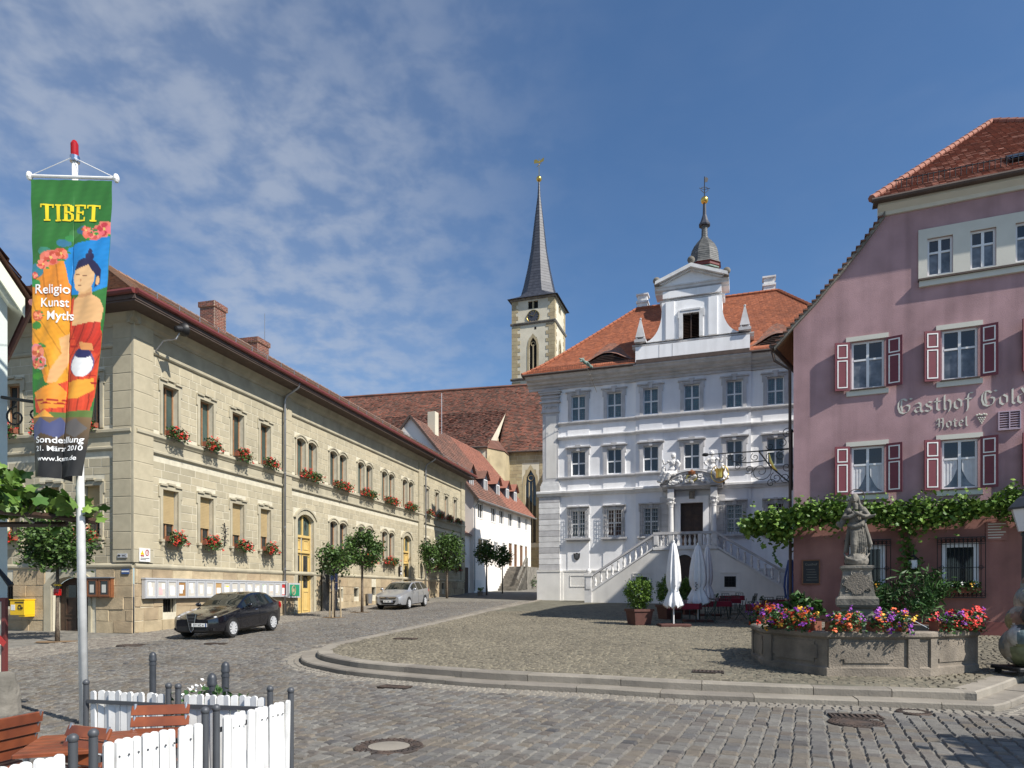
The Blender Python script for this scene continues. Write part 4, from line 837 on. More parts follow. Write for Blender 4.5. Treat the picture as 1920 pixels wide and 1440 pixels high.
# shield plaque
m = MB(); m.ext([(2.50, 4.92), (2.62, 4.88), (2.75, 4.95), (2.88, 4.88), (3.0, 4.92), (2.98, 4.6), (2.92, 4.46), (2.75, 4.36), (2.58, 4.46), (2.52, 4.6)], 'y', -.11, -.04); pl = O('shield_plaque', m, 'black', hall); m = MB()
for k in range(4): m.box(2.6, 2.9, -.116, -.109, 4.52 + k * .09, 4.55 + k * .09)
O('plaque_lines', m, 'zinc', pl)
# portal
m = MB(); yv = -RV; m.box(10.2, 10.6, yv - .25, yv, 5.0, 8.9); m.box(12.2, 12.6, yv - .25, yv, 5.0, 8.9); m.box(10.6, 12.2, yv - .25, yv, 8.45, 8.9); O('door_surround', m, 'white_plaster', hall)
m = MB(); m.box(10.6, 12.2, yv + .18, yv + .24, 5.0, 8.45); dd = O('door', m, 'dark_wood', hall)
for x in (10.68, 11.43):
    for z0, z1 in ((5.2, 6.2), (6.35, 7.4), (7.5, 8.3)): m = MB(); frame(m, x, x + .68, z0, z1, .07, yv + .14, yv + .18); O('door_panel', m, 'dark_wood', dd)
for x in (9.55, 13.3):
    m = MB(); m.box(x - .42, x + .42, yv - .16, yv, 5.0, 8.95); O('portal_pier', m, 'grey_stone', hall)
    for k in range(9): m = MB(); m.box(x - .44, x + .44, yv - .20, yv - .05, 5.05 + k * .43, 5.05 + k * .43 + .39); O('pier_block', m, 'grey_stone', hall)
for x in (9.98, 12.98):
    m = MB(); m.lathe([(.26, 5.3), (.26, 5.42), (.22, 5.48), (.20, 5.6), (.195, 6.6), (.165, 8.05), (.19, 8.07), (.19, 8.12)], 16, (x, -.98, 0)); O('column', m, 'pale_stone', hall, smooth=True, sharp=40)
    m = MB(); m.box(x - .3, x + .3, -1.28, yv, 4.9, 5.3); O('column_base', m, 'pale_stone', hall)
    m = MB(); m.lathe([(.17, 8.12), (.20, 8.25), (.29, 8.42), (.24, 8.45), (.22, 8.55), (.33, 8.66), (.33, 8.72)], 12, (x, -.98, 0))
    for q in range(8): t = q * math.pi / 4; m.ball((x + .25 * math.cos(t), -.98 + .25 * math.sin(t), 8.36 + .22 * (q % 2)), .085, 6)
    O('capital', m, 'pale_stone', hall); m = MB(); m.box(x - .23, x + .23, -1.22, yv, 8.72, 9.38); O('impost', m, 'pale_stone', hall)
m = MB(); prof(m, 9.35, 13.6, [(RV, 9.38), (1.05, 9.38), (1.1, 9.46), (1.35, 9.52), (1.38, 9.66), (RV, 9.70)]); O('portal_entablature', m, 'grey_stone', hall)
p = arc(9.2, 13.75, 9.70, 10.72, 20); q = arc(9.65, 13.3, 9.70, 10.40, 20); n = len(p); m = MB()
m.add([(x, -1.35, z) for x, z in p] + [(x, -1.35, z) for x, z in q] + [(x, -RV, z) for x, z in p] + [(x, -1.22, z) for x, z in q], [(i, i + 1, n + i + 1, n + i) for i in range(n - 1)] + [(i, 2 * n + i, 2 * n + i + 1, i + 1) for i in range(n - 1)] + [(n + i, n + i + 1, 3 * n + i + 1, 3 * n + i) for i in range(n - 1)])
p2 = arc(9.3, 13.65, 9.72, 10.60, 20); m.tube([(x, -1.38, z) for x, z in p2], .05, 6); O('segmental_pediment', m, 'grey_stone', hall, smooth=True, sharp=35)
m = MB(); m.add([(x, -1.22, z) for x, z in q], [tuple(range(n))]); O('tympanum', m, 'grey_plaster', hall)
m = MB(); r = random.Random(8)
for k in range(34):
    x = r.uniform(9.95, 13.0); h = .62 * (1 - ((x - 11.47) / 1.75) ** 2); z = 9.72 + r.uniform(.05, max(.1, h)); m.ball((x, -1.34, z), r.uniform(.08, .15), 6)
    if k % 3 == 0: m.tube(spiral((x, z), .16, 1.2, r.uniform(0, 6), y=-1.4), .055, 5)
O('relief_scrolls', m, 'pale_stone', hall)['kind'] = 'stuff'
m = MB(); m.ext([(11.12, 10.28), (11.84, 10.28), (11.86, 9.98), (11.48, 9.72), (11.10, 9.98)], 'y', -1.42, -1.2); sh = O('coat_of_arms', m, 'gold', hall)
m = MB(); m.ext([(11.20, 10.20), (11.76, 10.20), (11.76, 10.02), (11.48, 9.84), (11.20, 10.02)], 'y', -1.45, -1.41); O('shield_field', m, 'weathered_stone', sh)
m = MB(); m.lathe([(.24, 10.30), (.26, 10.38), (.29, 10.50), (.2, 10.58), (.06, 10.66), (.02, 10.70)], 8, (11.48, -1.32, 0)); O('shield_crown', m, 'case_wood', sh)
m = MB()
for s in (-1, 1): m.tube([(11.48 + s * .36, -1.12, 9.95), (11.48 + s * .62, -1.12, 10.2), (11.48 + s * .5, -1.12, 10.5)], .05, 5)
O('shield_mantling', m, 'gold', sh)
m = MB(); m.ball((11.42, -.42, 8.98), .2, 8, sz=1.3); m.box(11.22, 11.62, -.5, -.3, 8.72, 9.25); O('keystone_mask', m, 'weathered_stone', hall)
# seated figures on the pediment
def seated(x, s):
    m = MB(); y = -.95
    m.ball((x, y, 10.6), .30, 10, sz=1.5); m.ball((x + .02 * s, y, 11.18), .25, 10, sz=1.2); m.ball((x + .04 * s, y - .05, 11.68), .15, 10, sz=1.2); m.lathe([(.15, 11.72), (.12, 11.86), (.03, 11.92)], 8, (x + .04 * s, y, 0))
    m.tube([(x + .22 * s, y - .1, 11.35), (x + .42 * s, y - .2, 11.05), (x + .30 * s, y - .3, 10.85)], [.11, .09, .06], 8); m.tube([(x - .22 * s, y - .1, 11.35), (x - .48 * s, y - .15, 11.1), (x - .55 * s, y - .2, 11.45)], [.11, .09, .06], 8)
    m.tube([(x, y - .1, 10.5), (x - .42 * s, y - .35, 10.45), (x - .50 * s, y - .35, 9.95), (x - .62 * s, y - .4, 9.78)], [.2, .17, .13, .1], 8); m.tube([(x + .15 * s, y - .1, 10.45), (x - .15 * s, y - .45, 10.35), (x - .30 * s, y - .45, 9.95)], [.2, .16, .12], 8)
    m.tube([(x - .5 * s, y, 11.0), (x - .55 * s, y + .05, 10.4), (x - .75 * s, y, 9.9)], [.1, .22, .2], 8)
    m.v = [(x + (p[0] - x) * 1.25, y + (p[1] - y) * 1.2 - .15, 9.75 + (p[2] - 9.75) * 1.04) for p in m.v]; return remesh(O('pediment_figure', m, 'pale_stone', hall), .03, .07, .12, 1)
seated(10.12, 1); seated(12.9, -1)
m = MB(); m.tube([(10.62, -1.2, 10.5), (10.75, -1.25, 11.9)], .035, 6); O('figure_sword', m, 'grey_stone', hall)
# double staircase
ys, yb = -3.0, -1.5; zl = 5.0; zg = 1.35
m = MB(); m.ext([(4.35, zg - .6), (4.35, 1.95), (9.1, 4.92), (13.15, 4.92), (18.1, 1.85), (18.1, zg - .6)], 'y', ys, yb); stw = O('staircase_wall', m, 'plinth_plaster', hall)
m = MB(); m.box(9.0, 13.25, yb, -RV, zg, 4.9); m.box(8.95, 13.3, ys - .08, -RV, 4.86, 5.02); O('landing', m, 'pale_stone', hall)
for s, x0, x1 in ((1, 4.45, 9.05), (-1, 18.0, 13.2)):
    n = 16
    for k in range(n): a = x0 + (x1 - x0) * k / n; b = x0 + (x1 - x0) * (k + 1) / n; m = MB(); m.box(min(a, b), max(a, b), ys + .1, yb + .1, zg, 1.95 + (zl - 1.95) * (k + 1) / n - .02); O('stair_step', m, 'pale_stone', hall)
def slope_bar(x0, z0, x1, z1, h, y0, y1, nm, m_='pale_stone'):
    m = MB(); m.ext([(x0, z0), (x1, z1), (x1, z1 + h), (x0, z0 + h)], 'y', y0, y1); return O(nm, m, m_, hall)
BAL = MB().lathe([(.09, 0), (.09, .07), (.055, .10), (.11, .30), (.10, .40), (.05, .58), (.045, .66), (.08, .70), (.08, .76)], 8).mesh('baluster', True); BAL.materials.append(M['pale_stone'])
def baluster(x, z, y): o = O('baluster', BAL, None, hall, (x, y, z)); return o
for x0, z0, x1, z1, n in ((4.55, 2.15, 9.1, 5.05, 11), (17.95, 2.05, 13.15, 5.05, 11)):
    slope_bar(x0, z0 - .22, x1, z1 - .03, .13, ys - .05, ys + .28, 'stair_string'); slope_bar(x0, z0 + .88, x1, z1 + .88, .16, ys - .09, ys + .32, 'handrail', 'grey_stone')
    for k in range(n): t = (k + .6) / n; baluster(x0 + (x1 - x0) * t, z0 + (z1 - z0) * t - .05 + .1 * (z1 - z0) / abs(x1 - x0), ys + .12)
m = MB(); m.box(9.0, 13.25, ys - .05, ys + .28, 5.02, 5.13); O('landing_base', m, 'pale_stone', hall); m = MB(); m.box(8.95, 13.3, ys - .1, ys + .33, 5.93, 6.1); O('handrail', m, 'grey_stone', hall)
for x, w in ((9.15, .38), (10.15, .30), (12.15, .30), (13.1, .38)): m = MB(); m.box(x - w / 2, x + w / 2, ys - .07, ys + .3, 5.13, 5.93); m.box(x - w / 2 + .05, x + w / 2 - .05, ys - .1, ys, 5.22, 5.84); O('pedestal', m, 'pale_stone', hall)
for x in (9.5, 9.8, 10.5, 10.85, 11.15, 11.45, 11.8, 12.5, 12.8): baluster(x, 5.14, ys + .12)
for x in (4.3, 18.15):
    m = MB(); m.box(x - .26, x + .26, ys - .12, ys + .36, zg - .5, 3.05); m.box(x - .32, x + .32, ys - .18, ys + .42, 3.05, 3.18); m.box(x - .17, x + .17, ys - .15, ys - .11, 2.1, 2.9); m.ball((x, ys + .12, 3.42), .2, 12); O('newel_post', m, 'pale_stone', hall)
m = MB(); m.ext([(10.55, zg - .3)] + arc(10.55, 11.65, 4.05, 4.5) + [(11.65, zg - .3)], 'y', ys - .012, ys + .02); sd = O('cellar_door', m, 'dark_wood', hall)
m = MB(); p = arc(10.25, 11.95, 4.0, 4.78); q = arc(10.55, 11.65, 4.05, 4.5); n = len(p); m.add([(x, ys - .1, z) for x, z in p] + [(x, ys - .1, z) for x, z in q] + [(x, ys, z) for x, z in p], [(i, i + 1, n + i + 1, n + i) for i in range(n - 1)] + [(i, 2 * n + i, 2 * n + i + 1, i + 1) for i in range(n - 1)]); m.box(10.25, 10.55, ys - .1, ys, zg - .3, 4.05); m.box(11.65, 11.95, ys - .1, ys, zg - .3, 4.05); O('cellar_door_surround', m, 'pale_stone', hall)
for x0, x1 in ((7.78, 8.52), (13.75, 14.5)):
    m = MB(); m.box(x0, x1, ys - .012, ys + .02, 2.25, 2.97); w = O('cellar_window', m, 'hole', hall); m = MB(); frame(m, x0 - .28, x1 + .28, 1.95, 3.25, .05, ys - .03, ys); O('window_frame', m, 'plinth_plaster', hall)
    for k in range(4): x = x0 + (x1 - x0) * (k + .5) / 4; m = MB(); m.box(x - .015, x + .015, ys - .05, ys - .02, 2.25, 2.97); O('bar', m, 'iron', w)
    for k in range(3): z = 2.25 + .72 * (k + .5) / 3; m = MB(); m.box(x0, x1, ys - .045, ys - .025, z - .015, z + .015); O('bar', m, 'iron', w)
# roof
rd = 5.4; zr = 25.45; eav = (-1.25, 18.74); prf = [(-1.25, 18.74), (-.75, 19.10), (0.0, 19.72), (1.2, 20.95), (2.6, 22.45), (4.0, 23.95), (rd, zr)]
def rp(t):
    d = [0]; 
    for (a, b), (c, e) in zip(prf[:-1], prf[1:]): d.append(d[-1] + math.hypot(c - a, e - b))
    s = t * d[-1]; return (np.interp(s, d, [p[0] for p in prf]), np.interp(s, d, [p[1] for p in prf]))
def hipu(z): f = (z - eav[1]) / (zr - eav[1]); return -1.35 + 7.9 * (f ** .93 if f > 0 else 0), RW + 1.35 - 6.6 * (f ** .93 if f > 0 else 0)
nr_ = 54; rows = []
for i in range(nr_ + 1): y, z = rp(i / nr_); a, b = hipu(z); rows.append((y, z, a, b))
m = MB(); k = rows[::6]
for (y0, z0, a0, b0), (y1, z1, a1, b1) in zip(k[:-1], k[1:]):
    m.add([(a0, y0, z0 - .01), (b0, y0, z0 - .01), (b1, y1, z1 - .01), (a1, y1, z1 - .01)], [(0, 1, 2, 3)])
    Y0, Y1 = 11 - y0 - .2, 11 - y1 - .2
    m.add([(b0, Y0, z0), (a0, Y0, z0), (a1, Y1, z1), (b1, Y1, z1)], [(0, 1, 2, 3)]); m.add([(a0, Y0, z0), (a0, y0, z0), (a1, y1, z1), (a1, Y1, z1)], [(0, 1, 2, 3)]); m.add([(b0, y0, z0), (b0, Y0, z0), (b1, Y1, z1), (b1, y1, z1)], [(0, 1, 2, 3)])
rf = O('roof', m, 'tile_orange', hall); V, Tn = tile_rows(rows, .20, .03, 9, .004)
c = V[:, :4].mean(1); keep = ~((c[:, 0] > 7.5) & (c[:, 0] < 15.3) & (c[:, 2] < 20.2)); eyes = [(5.15, 2.3, 20.25), (17.3, 2.1, 20.25)]
for ex, ew, ez in eyes: keep &= ~((np.abs(c[:, 0] - ex) < ew * .8) & (c[:, 2] < 20.0) & (c[:, 2] > 19.2))
stuff_part('roof_tiles', V[keep], Tn[keep], 'tile_orange', rf)
m = MB()
for i in range(0, nr_ - 1, 2): m.tube([(rows[i][2], rows[i][0], rows[i][1] + .05), (rows[i + 2][2], rows[i + 2][0], rows[i + 2][1] + .05)], [.15, .12], 6); m.tube([(rows[i][3], rows[i][0], rows[i][1] + .05), (rows[i + 2][3], rows[i + 2][0], rows[i + 2][1] + .05)], [.15, .12], 6)
x = rows[-1][2]
while x < rows[-1][3] - .3: m.tube([(x, rd, zr + .05), (x + .45, rd, zr + .05)], [.15, .12], 6); x += .42
O('ridge_tiles', m, 'tile_orange', rf)['kind'] = 'stuff'
m = MB()
for q in range(60): u = -.6 + q * .135; m.beam((u, -.95, 18.98), (u, -1.0, 19.22), .015, .015)
m.tube([(-.7, -1.0, 19.2), (7.3, -1.0, 19.2)], .015, 4); O('snow_guard', m, 'iron', rf)
# eyebrow dormers
for ex, ew, ez in eyes:
    n = 24; f = lambda t: math.cos(math.pi * t / 2) ** 2 if abs(t) < 1 else 0; zb = 19.30; yb_ = -.45; V = []; fs = []; Tn = []; J = 9
    for j in range(J + 1):
        s = j / J
        for i in range(n + 1):
            t = -1 + 2 * i / n; h = .78 * f(t); yy = yb_ + (2.2) * s * (h / .78); zz = zb + h + s * (h / .78) * 1.0; sl = np.interp(yy, [p[0] for p in prf], [p[1] for p in prf]); V.append((ex + ew * t, yy, max(zz, sl + .03)))
    m = MB(); fs = [(j * (n + 1) + i, j * (n + 1) + i + 1, (j + 1) * (n + 1) + i + 1, (j + 1) * (n + 1) + i) for j in range(J) for i in range(n)]
    m.add(V, fs); m.t = [RN.random() for _ in m.f]; O('eyebrow_dormer', m, 'tile_brown', rf)
    m = MB(); m.add([(ex + ew * .8 * t, yb_ + .06, zb + .72 * f(t) - .02) for t in np.linspace(-.95, .95, 20)] + [(ex + ew * .78, yb_ + .06, zb - .15), (ex - ew * .78, yb_ + .06, zb - .15)], [tuple(range(22))]); O('dormer_opening', m, 'hole', rf)
    m = MB()
    for q in range(5): zz = zb + .02 + q * .12; w = ew * .7 * (1 - q * .17); m.box(ex - w, ex + w, yb_ - .02, yb_ + .06, zz, zz + .05)
    O('dormer_louvre', m, 'dark_wood', rf)
# chimneys
for x, y, zt in ((7.0, 5.5, 26.75), (16.9, 5.5, 26.75)):
    m = MB(); m.box(x - .42, x + .42, y, y + .8, 24.0, zt - .75); m.box(x - .5, x + .5, y - .08, y + .88, zt - .75, zt - .6); m.box(x - .40, x + .40, y + .02, y + .78, zt - .6, zt - .12); m.box(x - .5, x + .5, y - .08, y + .88, zt - .12, zt); O('chimney', m, 'pale_stone', hall)
# gable
gable_from = len(hall.children)
before = set(hall.children)
gy = -1.10
m = MB(); m.box(7.42, 15.42, gy, 1.5, 18.75, 20.14); O('gable_base', m, 'white_plaster', hall); m = MB(); prof(m, 7.15, 15.7, [(-1.5, 20.14), (.70, 20.14), (.76, 20.22), (.92, 20.30), (.92, 20.38), (.7, 20.46), (-1.5, 20.46)]); O('gable_cornice', m, 'grey_stone', hall)
for x in (9.15, 10.1): m = MB(); m.box(x - .02, x + .02, gy - .012, gy, 18.8, 20.12); O('gable_joint', m, 'grey_stone', hall)
cur = lambda s, x0: [(x0 + s * 1.35 * (1 - math.sin(t * math.pi / 2)) ** 1.0, 20.46 + 2.2 * (1 - math.cos(t * math.pi / 2))) for t in np.linspace(0, 1, 10)]
lft = cur(-1, 9.32); rgt = cur(1, 13.55)
poly = lft + [(9.32, 23.4), (13.55, 23.4)] + rgt[::-1]
ops = [(10.83, 11.98, 20.46, 22.3)]
m = MB(); m.ext(lft + [(9.32, 23.4), (10.83, 23.4), (10.83, 20.46)], 'y', gy + .1, .6); m.ext([(11.98, 20.46), (11.98, 23.4), (13.55, 23.4)] + rgt[::-1], 'y', gy + .1, .6); m.box(10.83, 11.98, gy + .1, .6, 22.3, 23.4); O('gable_wall', m, 'white_plaster', hall)
for a, b in ((9.62, 10.22), (12.62, 13.22)): m = MB(); m.box(a, b, gy, gy + .12, 20.47, 23.38); O('gable_pilaster', m, 'white_plaster', hall)
m = MB(); a, b, c, d = ops[0]; frame(m, a - .26, b + .26, c, d + .26, .26, gy - .05, gy + .12, False); m.box(a - .34, a - .26, gy - .05, gy + .1, d - .3, d + .26); m.box(b + .26, b + .34, gy - .05, gy + .1, d - .3, d + .26); m.box(a - .1, b + .1, gy - .09, gy, d + .2, d + .32); O('window_surround', m, 'pale_stone', hall)
m = MB(); m.box(a, b, gy + .35, gy + .4, c, d); w = O('louvre_window', m, 'hole', hall)
for k in range(15):
    m = MB(); z = c + .06 + (d - c - .08) * k / 15; m.ext([(gy + .12, z), (gy + .16, z - .015), (gy + .30, z + .08), (gy + .28, z + .10)], 'x', a + .03, b - .03); O('slat', m, 'dark_wood', w)
m = MB(); m.box((a + b) / 2 - .04, (a + b) / 2 + .04, gy + .10, gy + .2, c, d); O('mullion', m, 'dark_wood', w)
m = MB(); prof(m, 9.15, 13.72, [(-.5, 23.4), (.62, 23.4), (.66, 23.46), (.86, 23.52), (.88, 23.60), (.66, 23.66), (-.5, 23.66)]); O('gable_moulding', m, 'pale_stone', hall); m = MB(); m.box(9.4, 13.5, gy + .02, .5, 23.66, 24.18); O('gable_frieze', m, 'white_plaster', hall)
m = MB(); prof(m, 8.82, 14.02, [(-.6, 24.18), (.66, 24.18), (.74, 24.28), (1.0, 24.36), (1.04, 24.50), (1.10, 24.56), (1.10, 24.66), (-.6, 24.66)]); O('gable_cornice', m, 'pale_stone', hall)
apx = 11.42; apz = 25.95
m = MB(); m.ext([(9.2, 24.66), (13.65, 24.66), (apx, apz - .2)], 'y', gy + .05, .5); O('pediment', m, 'white_plaster', hall)
for s in (-1, 1):
    m = MB(); x0 = apx + s * 2.55; m.ext([(x0, 24.66), (apx, apz - .28), (apx, apz), (x0 - s * .05, 24.92)], 'y', gy - .42, .5); x1 = apx + s * 1.6; m.ext([(x0 - s * .5, 24.70), (apx, apz - .42), (apx, apz - .27), (x0 - s * .3, 24.73)], 'y', gy - .15, gy + .1); O('raking_cornice', m, 'pale_stone', hall)
for x, z in ((8.98, 24.66), (apx, apz - .05), (13.86, 24.66)): m = MB(); m.box(x - .16, x + .16, gy - .28, gy + .04, z, z + .14); m.ball((x, gy - .12, z + .40), .27, 14); O('ball_finial', m, 'weathered_stone', hall, smooth=True, sharp=40)
for x in (7.78, 15.08):
    m = MB(); m.box(x - .42, x + .42, gy - .2, gy + .5, 20.46, 20.68)
    for dx in (-.25, .25):
        for dy in (-.1, .4): m.ball((x + dx, gy + dy, 20.76), .09, 8)
    m.lathe([(.48, 20.84), (.46, 20.90), (.07, 22.3)], 4, (x, gy + .15, 0), rot=math.pi / 4); m.ball((x, gy + .15, 22.38), .09, 8); O('obelisk', m, 'grey_stone', hall)
for o in hall.children:
    if o not in before:
        for ob in (o, *o.children):
            for v in ob.data.vertices: v.co.z = 19.99 + (v.co.z - 20.14) * .94 if v.co.z > 20.14 else v.co.z - .15 * max(0.0, v.co.z - 18.75) / 1.39
# roof turret
tu, ty = 12.1, 3.6; tr = thing('roof_turret', 'onion-domed roof turret with golden ball on the white town hall', 'turret', tuple(HMt @ Vector((tu, ty, -.5))), ra + math.pi / 8); tr.scale = (HK, HK, HK)
m = MB(); m.lathe([(1.0, 24), (1.0, 26.6), (1.12, 26.65), (1.12, 26.8), (1.0, 26.85), (1.0, 27.35), (1.18, 27.42), (1.18, 27.52)], 8); O('lantern', m, 'copper_green', tr)
for k in range(8): t = math.pi / 8 + k * math.pi / 4; m = MB(); m.box(-.2, .2, -.03, .03, 25.6, 26.4); O('louvre_opening', m, 'hole', tr, (.935 * math.cos(t), .935 * math.sin(t), 0), (0, 0, t + math.pi / 2))
m = MB(); m.lathe([(1.1, 27.52), (1.22, 27.58), (1.22, 27.78), (1.3, 27.82)], 8); O('red_cornice', m, 'gutter_red', tr)
dome = [(1.30, 27.82), (1.18, 28.0), (1.14, 28.3), (1.12, 28.6), (1.02, 29.0), (.82, 29.4), (.55, 29.75), (.32, 30.0), (.24, 30.2), (.22, 30.9), (.25, 31.0)]
Vq = []; Tq = []
for i in range(len(dome) - 1):
    for k in range(8):
        sub = 5 if dome[i][0] > .4 else 2; vs_ = max(1, int(math.hypot(dome[i][0] - dome[i + 1][0], dome[i][1] - dome[i + 1][1]) / .14))
        for s in range(vs_):
            f0, f1 = s / vs_, (s + 1) / vs_; r0 = dome[i][0] + (dome[i + 1][0] - dome[i][0]) * f0; r1 = dome[i][0] + (dome[i + 1][0] - dome[i][0]) * f1; z0 = dome[i][1] + (dome[i + 1][1] - dome[i][1]) * f0; z1 = dome[i][1] + (dome[i + 1][1] - dome[i][1]) * f1
            A0 = np.array([math.cos(k * math.pi / 4), math.sin(k * math.pi / 4), 0]); A1 = np.array([math.cos((k + 1) * math.pi / 4), math.sin((k + 1) * math.pi / 4), 0])
            for q in range(sub):
                g = lambda r_, z_, t: (A0 + (A1 - A0) * t) * r_ + np.array([0, 0, z_]); Vq.append([g(r0 + .018, z0, q / sub), g(r0 + .018, z0, (q + 1) / sub), g(r1, z1, (q + 1) / sub), g(r1, z1, q / sub), g(r0, z0, q / sub), g(r0, z0, (q + 1) / sub)]); Tq.append(RN.random())
stuff_part('dome_slates', np.array(Vq), np.array(Tq), 'slate_grey', tr)
m = MB(); m.lathe([(.25, 31.0), (.44, 31.02), (.46, 31.12), (.30, 31.4), (.15, 31.9), (.12, 32.75)], 8); O('spirelet', m, 'slate', tr)
m = MB(); m.ball((0, 0, 33.05), .30, 14); O('gold_ball', m, 'gold', tr, smooth=True)
m = MB(); m.tube([(0, 0, 33.3), (0, 0, 34.9)], .035, 6)
for s in (-1, 1): m.tube([(0, 0, 33.6), (s * .3, 0, 33.85), (s * .22, 0, 34.05), (0, 0, 34.1)], .025, 5); m.tube([(0, 0, 33.9), (s * .42, 0, 34.0)], .025, 5)
m.ext([(0, 34.45), (.22, 34.5), (.30, 34.75), (.12, 34.9), (.02, 34.75)], 'y', -.012, .012); O('weather_vane', m, 'iron', tr)
# dragon gargoyle with its long iron stay
gg = thing('dragon_gargoyle', 'green copper dragon head spout under the town hall eaves on an iron stay', 'gargoyle', tuple(HMt @ Vector((3.9, -1.5, 18.75))), ra); gg.scale = (.52, .52, .52)
m = MB(); m.tube([(.5, .4, .1), (.2, -.2, .25), (-.1, -.9, .35), (-.3, -1.3, .45)], [.16, .2, .22, .14], 10); m.ball((-.35, -1.35, .5), .26, 10, sx=1.2); m.tube([(-.4, -1.5, .55), (-.65, -1.8, .65)], [.14, .06], 8); m.tube([(-.4, -1.5, .38), (-.6, -1.75, .28)], [.12, .05], 8)
m.tube([(-.25, -1.3, .65), (-.1, -1.2, .95)], [.08, .02], 6); m.tube([(-.45, -1.3, .65), (-.4, -1.2, .95)], [.08, .02], 6); m.tube([(0, -.8, .5), (.35, -.7, .2), (.5, -.5, -.2)], [.12, .1, .04], 6); O('dragon_head', m, 'copper_green', gg)
m = MB(); m.tube([(-.05, -.9, .2), (.95, 1.2, -2.9)], .035, 6); m.tube([(.25, .0, -1.0), (.65, -.2, -1.15)], .02, 5); m.tube([(.35, .2, -1.3), (-.15, .3, -1.3)], .02, 5); m.tube([(.5, .45, -1.6), (.95, .3, -1.35)], .02, 5); O('iron_stay', m, 'weathered_stone', gg)
# ------------------------------------------------------------ pink hotel on the right
HP = (9.67, 23.45); ha = math.atan2(-0.397, 0.918)
hotel = thing('hotel', 'pink gabled hotel with red shutters and white lettering', 'hotel', (HP[0], HP[1], 0), ha)
QM = Matrix.Translation((HP[0], HP[1], 0)) @ Matrix.Rotation(ha, 4, 'Z')
GW = 14.3; GC = GW / 2; ZB = 0.2
up_c = [2.27, 4.85, 7.43, 10.0, 12.5]; up_z = (8.62, 10.2); lo_z = (5.16, 6.71); top_u = [(3.96, 4.66), (5.12, 5.80), (6.29, 6.97), (7.46, 8.14)]
gfw = [(1.72, 2.78, 1.85, 3.45), (4.36, 5.36, 1.85, 3.45), (7.2, 8.2, 1.85, 3.45)]
curve_l = [(0, 11.03), (.7, 11.72), (1.39, 12.50), (2.1, 13.35), (2.76, 14.23)]
m = MB(); ops = [(c - .48, c + .48, *z) for c in up_c for z in (up_z, lo_z)] + [(a, b, 12.0, 13.2) for a, b in top_u]
wall(m, 0, GW, 4.35, 11.03, ops[:10], reveal=.16); wall(m, 2.76, GW - 2.76, 11.03, 14.23, ops[10:], reveal=.14)
m.add([(a, 0, b) for a, b in curve_l] + [(2.76, 0, 11.03)], [tuple(range(6))]); m.add([(GW - a, 0, b) for a, b in curve_l] + [(GW - 2.76, 0, 11.03)], [tuple(range(5, -1, -1))])
m.add([(0, 0, ZB), (0, 18, ZB), (0, 18, 11.03), (0, 0, 11.03)], [(0, 3, 2, 1)]); m.add([(GW, 0, ZB), (GW, 18, ZB), (GW, 18, 11.03), (GW, 0, 11.03)], [(0, 1, 2, 3)]); m.box(0, GW, 17.95, 18, ZB, 11.03); hw = O('wall', m, 'pink_plaster', hotel)
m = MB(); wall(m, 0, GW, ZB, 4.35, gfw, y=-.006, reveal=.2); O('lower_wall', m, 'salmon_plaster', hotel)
m = MB(); m.box(3.3, GW, -.05, 0, ZB, .97); O('plinth', m, 'red_plinth', hotel)
# top floor window band
m = MB(); wall(m, 3.71, 8.6, 11.92, 13.52, [(a, b, 12.0, 13.2) for a, b in top_u], y=-.05, reveal=.06); m.box(3.71, 3.712, -.05, 0, 11.92, 13.52); O('window_band', m, 'cream_trim', hotel); m = MB(); m.box(3.70, 8.62, -.16, 0, 11.86, 11.92); O('band_flashing', m, 'soffit_dark', hotel); m = MB(); m.box(3.73, 8.6, -.10, 0, 11.68, 11.86); O('band_sill', m, 'cream_trim', hotel)
def hwin(a, b, c, d, y, gm, transom):
    m = MB(); frame(m, a, b, c, d, .065, y, y + .06); mid = (a + b) / 2; zt = c + (d - c) * transom; m.box(mid - .04, mid + .04, y - .012, y + .05, c + .065, d - .065)
    for p, q in ((a + .065, mid - .04), (mid + .04, b - .065)): m.box(p, q, y - .008, y + .05, zt - .03, zt + .03)
    f = O('window', m, 'white_frame', hotel)
    for p, q in ((a + .065, mid - .04), (mid + .04, b - .065)):
        for z0, z1 in ((c + .065, zt - .03), (zt + .03, d - .065)): pane(p, q, z0, z1, y + .03, gm if z0 < zt - .1 else 'glass', f)
    return f
for a, b in top_u: hwin(a, b, 12.0, 13.2, .05, 'glass_curtain', .62)
SHB = MB(); SHB.box(0, .46, -.025, .025, 0, 1.6); SHM = SHB.mesh('shutter'); SHM.materials.append(M['shutter_red'])
def rim(z0, z1):
    r = MB(); frame(r, .07, .39, z0, z1, .035, -.037, -.024); me = r.mesh('moulding'); me.materials.append(M['paint_white']); return me
RIM1 = rim(1.07, 1.52); RIM2 = rim(.08, 1.0)
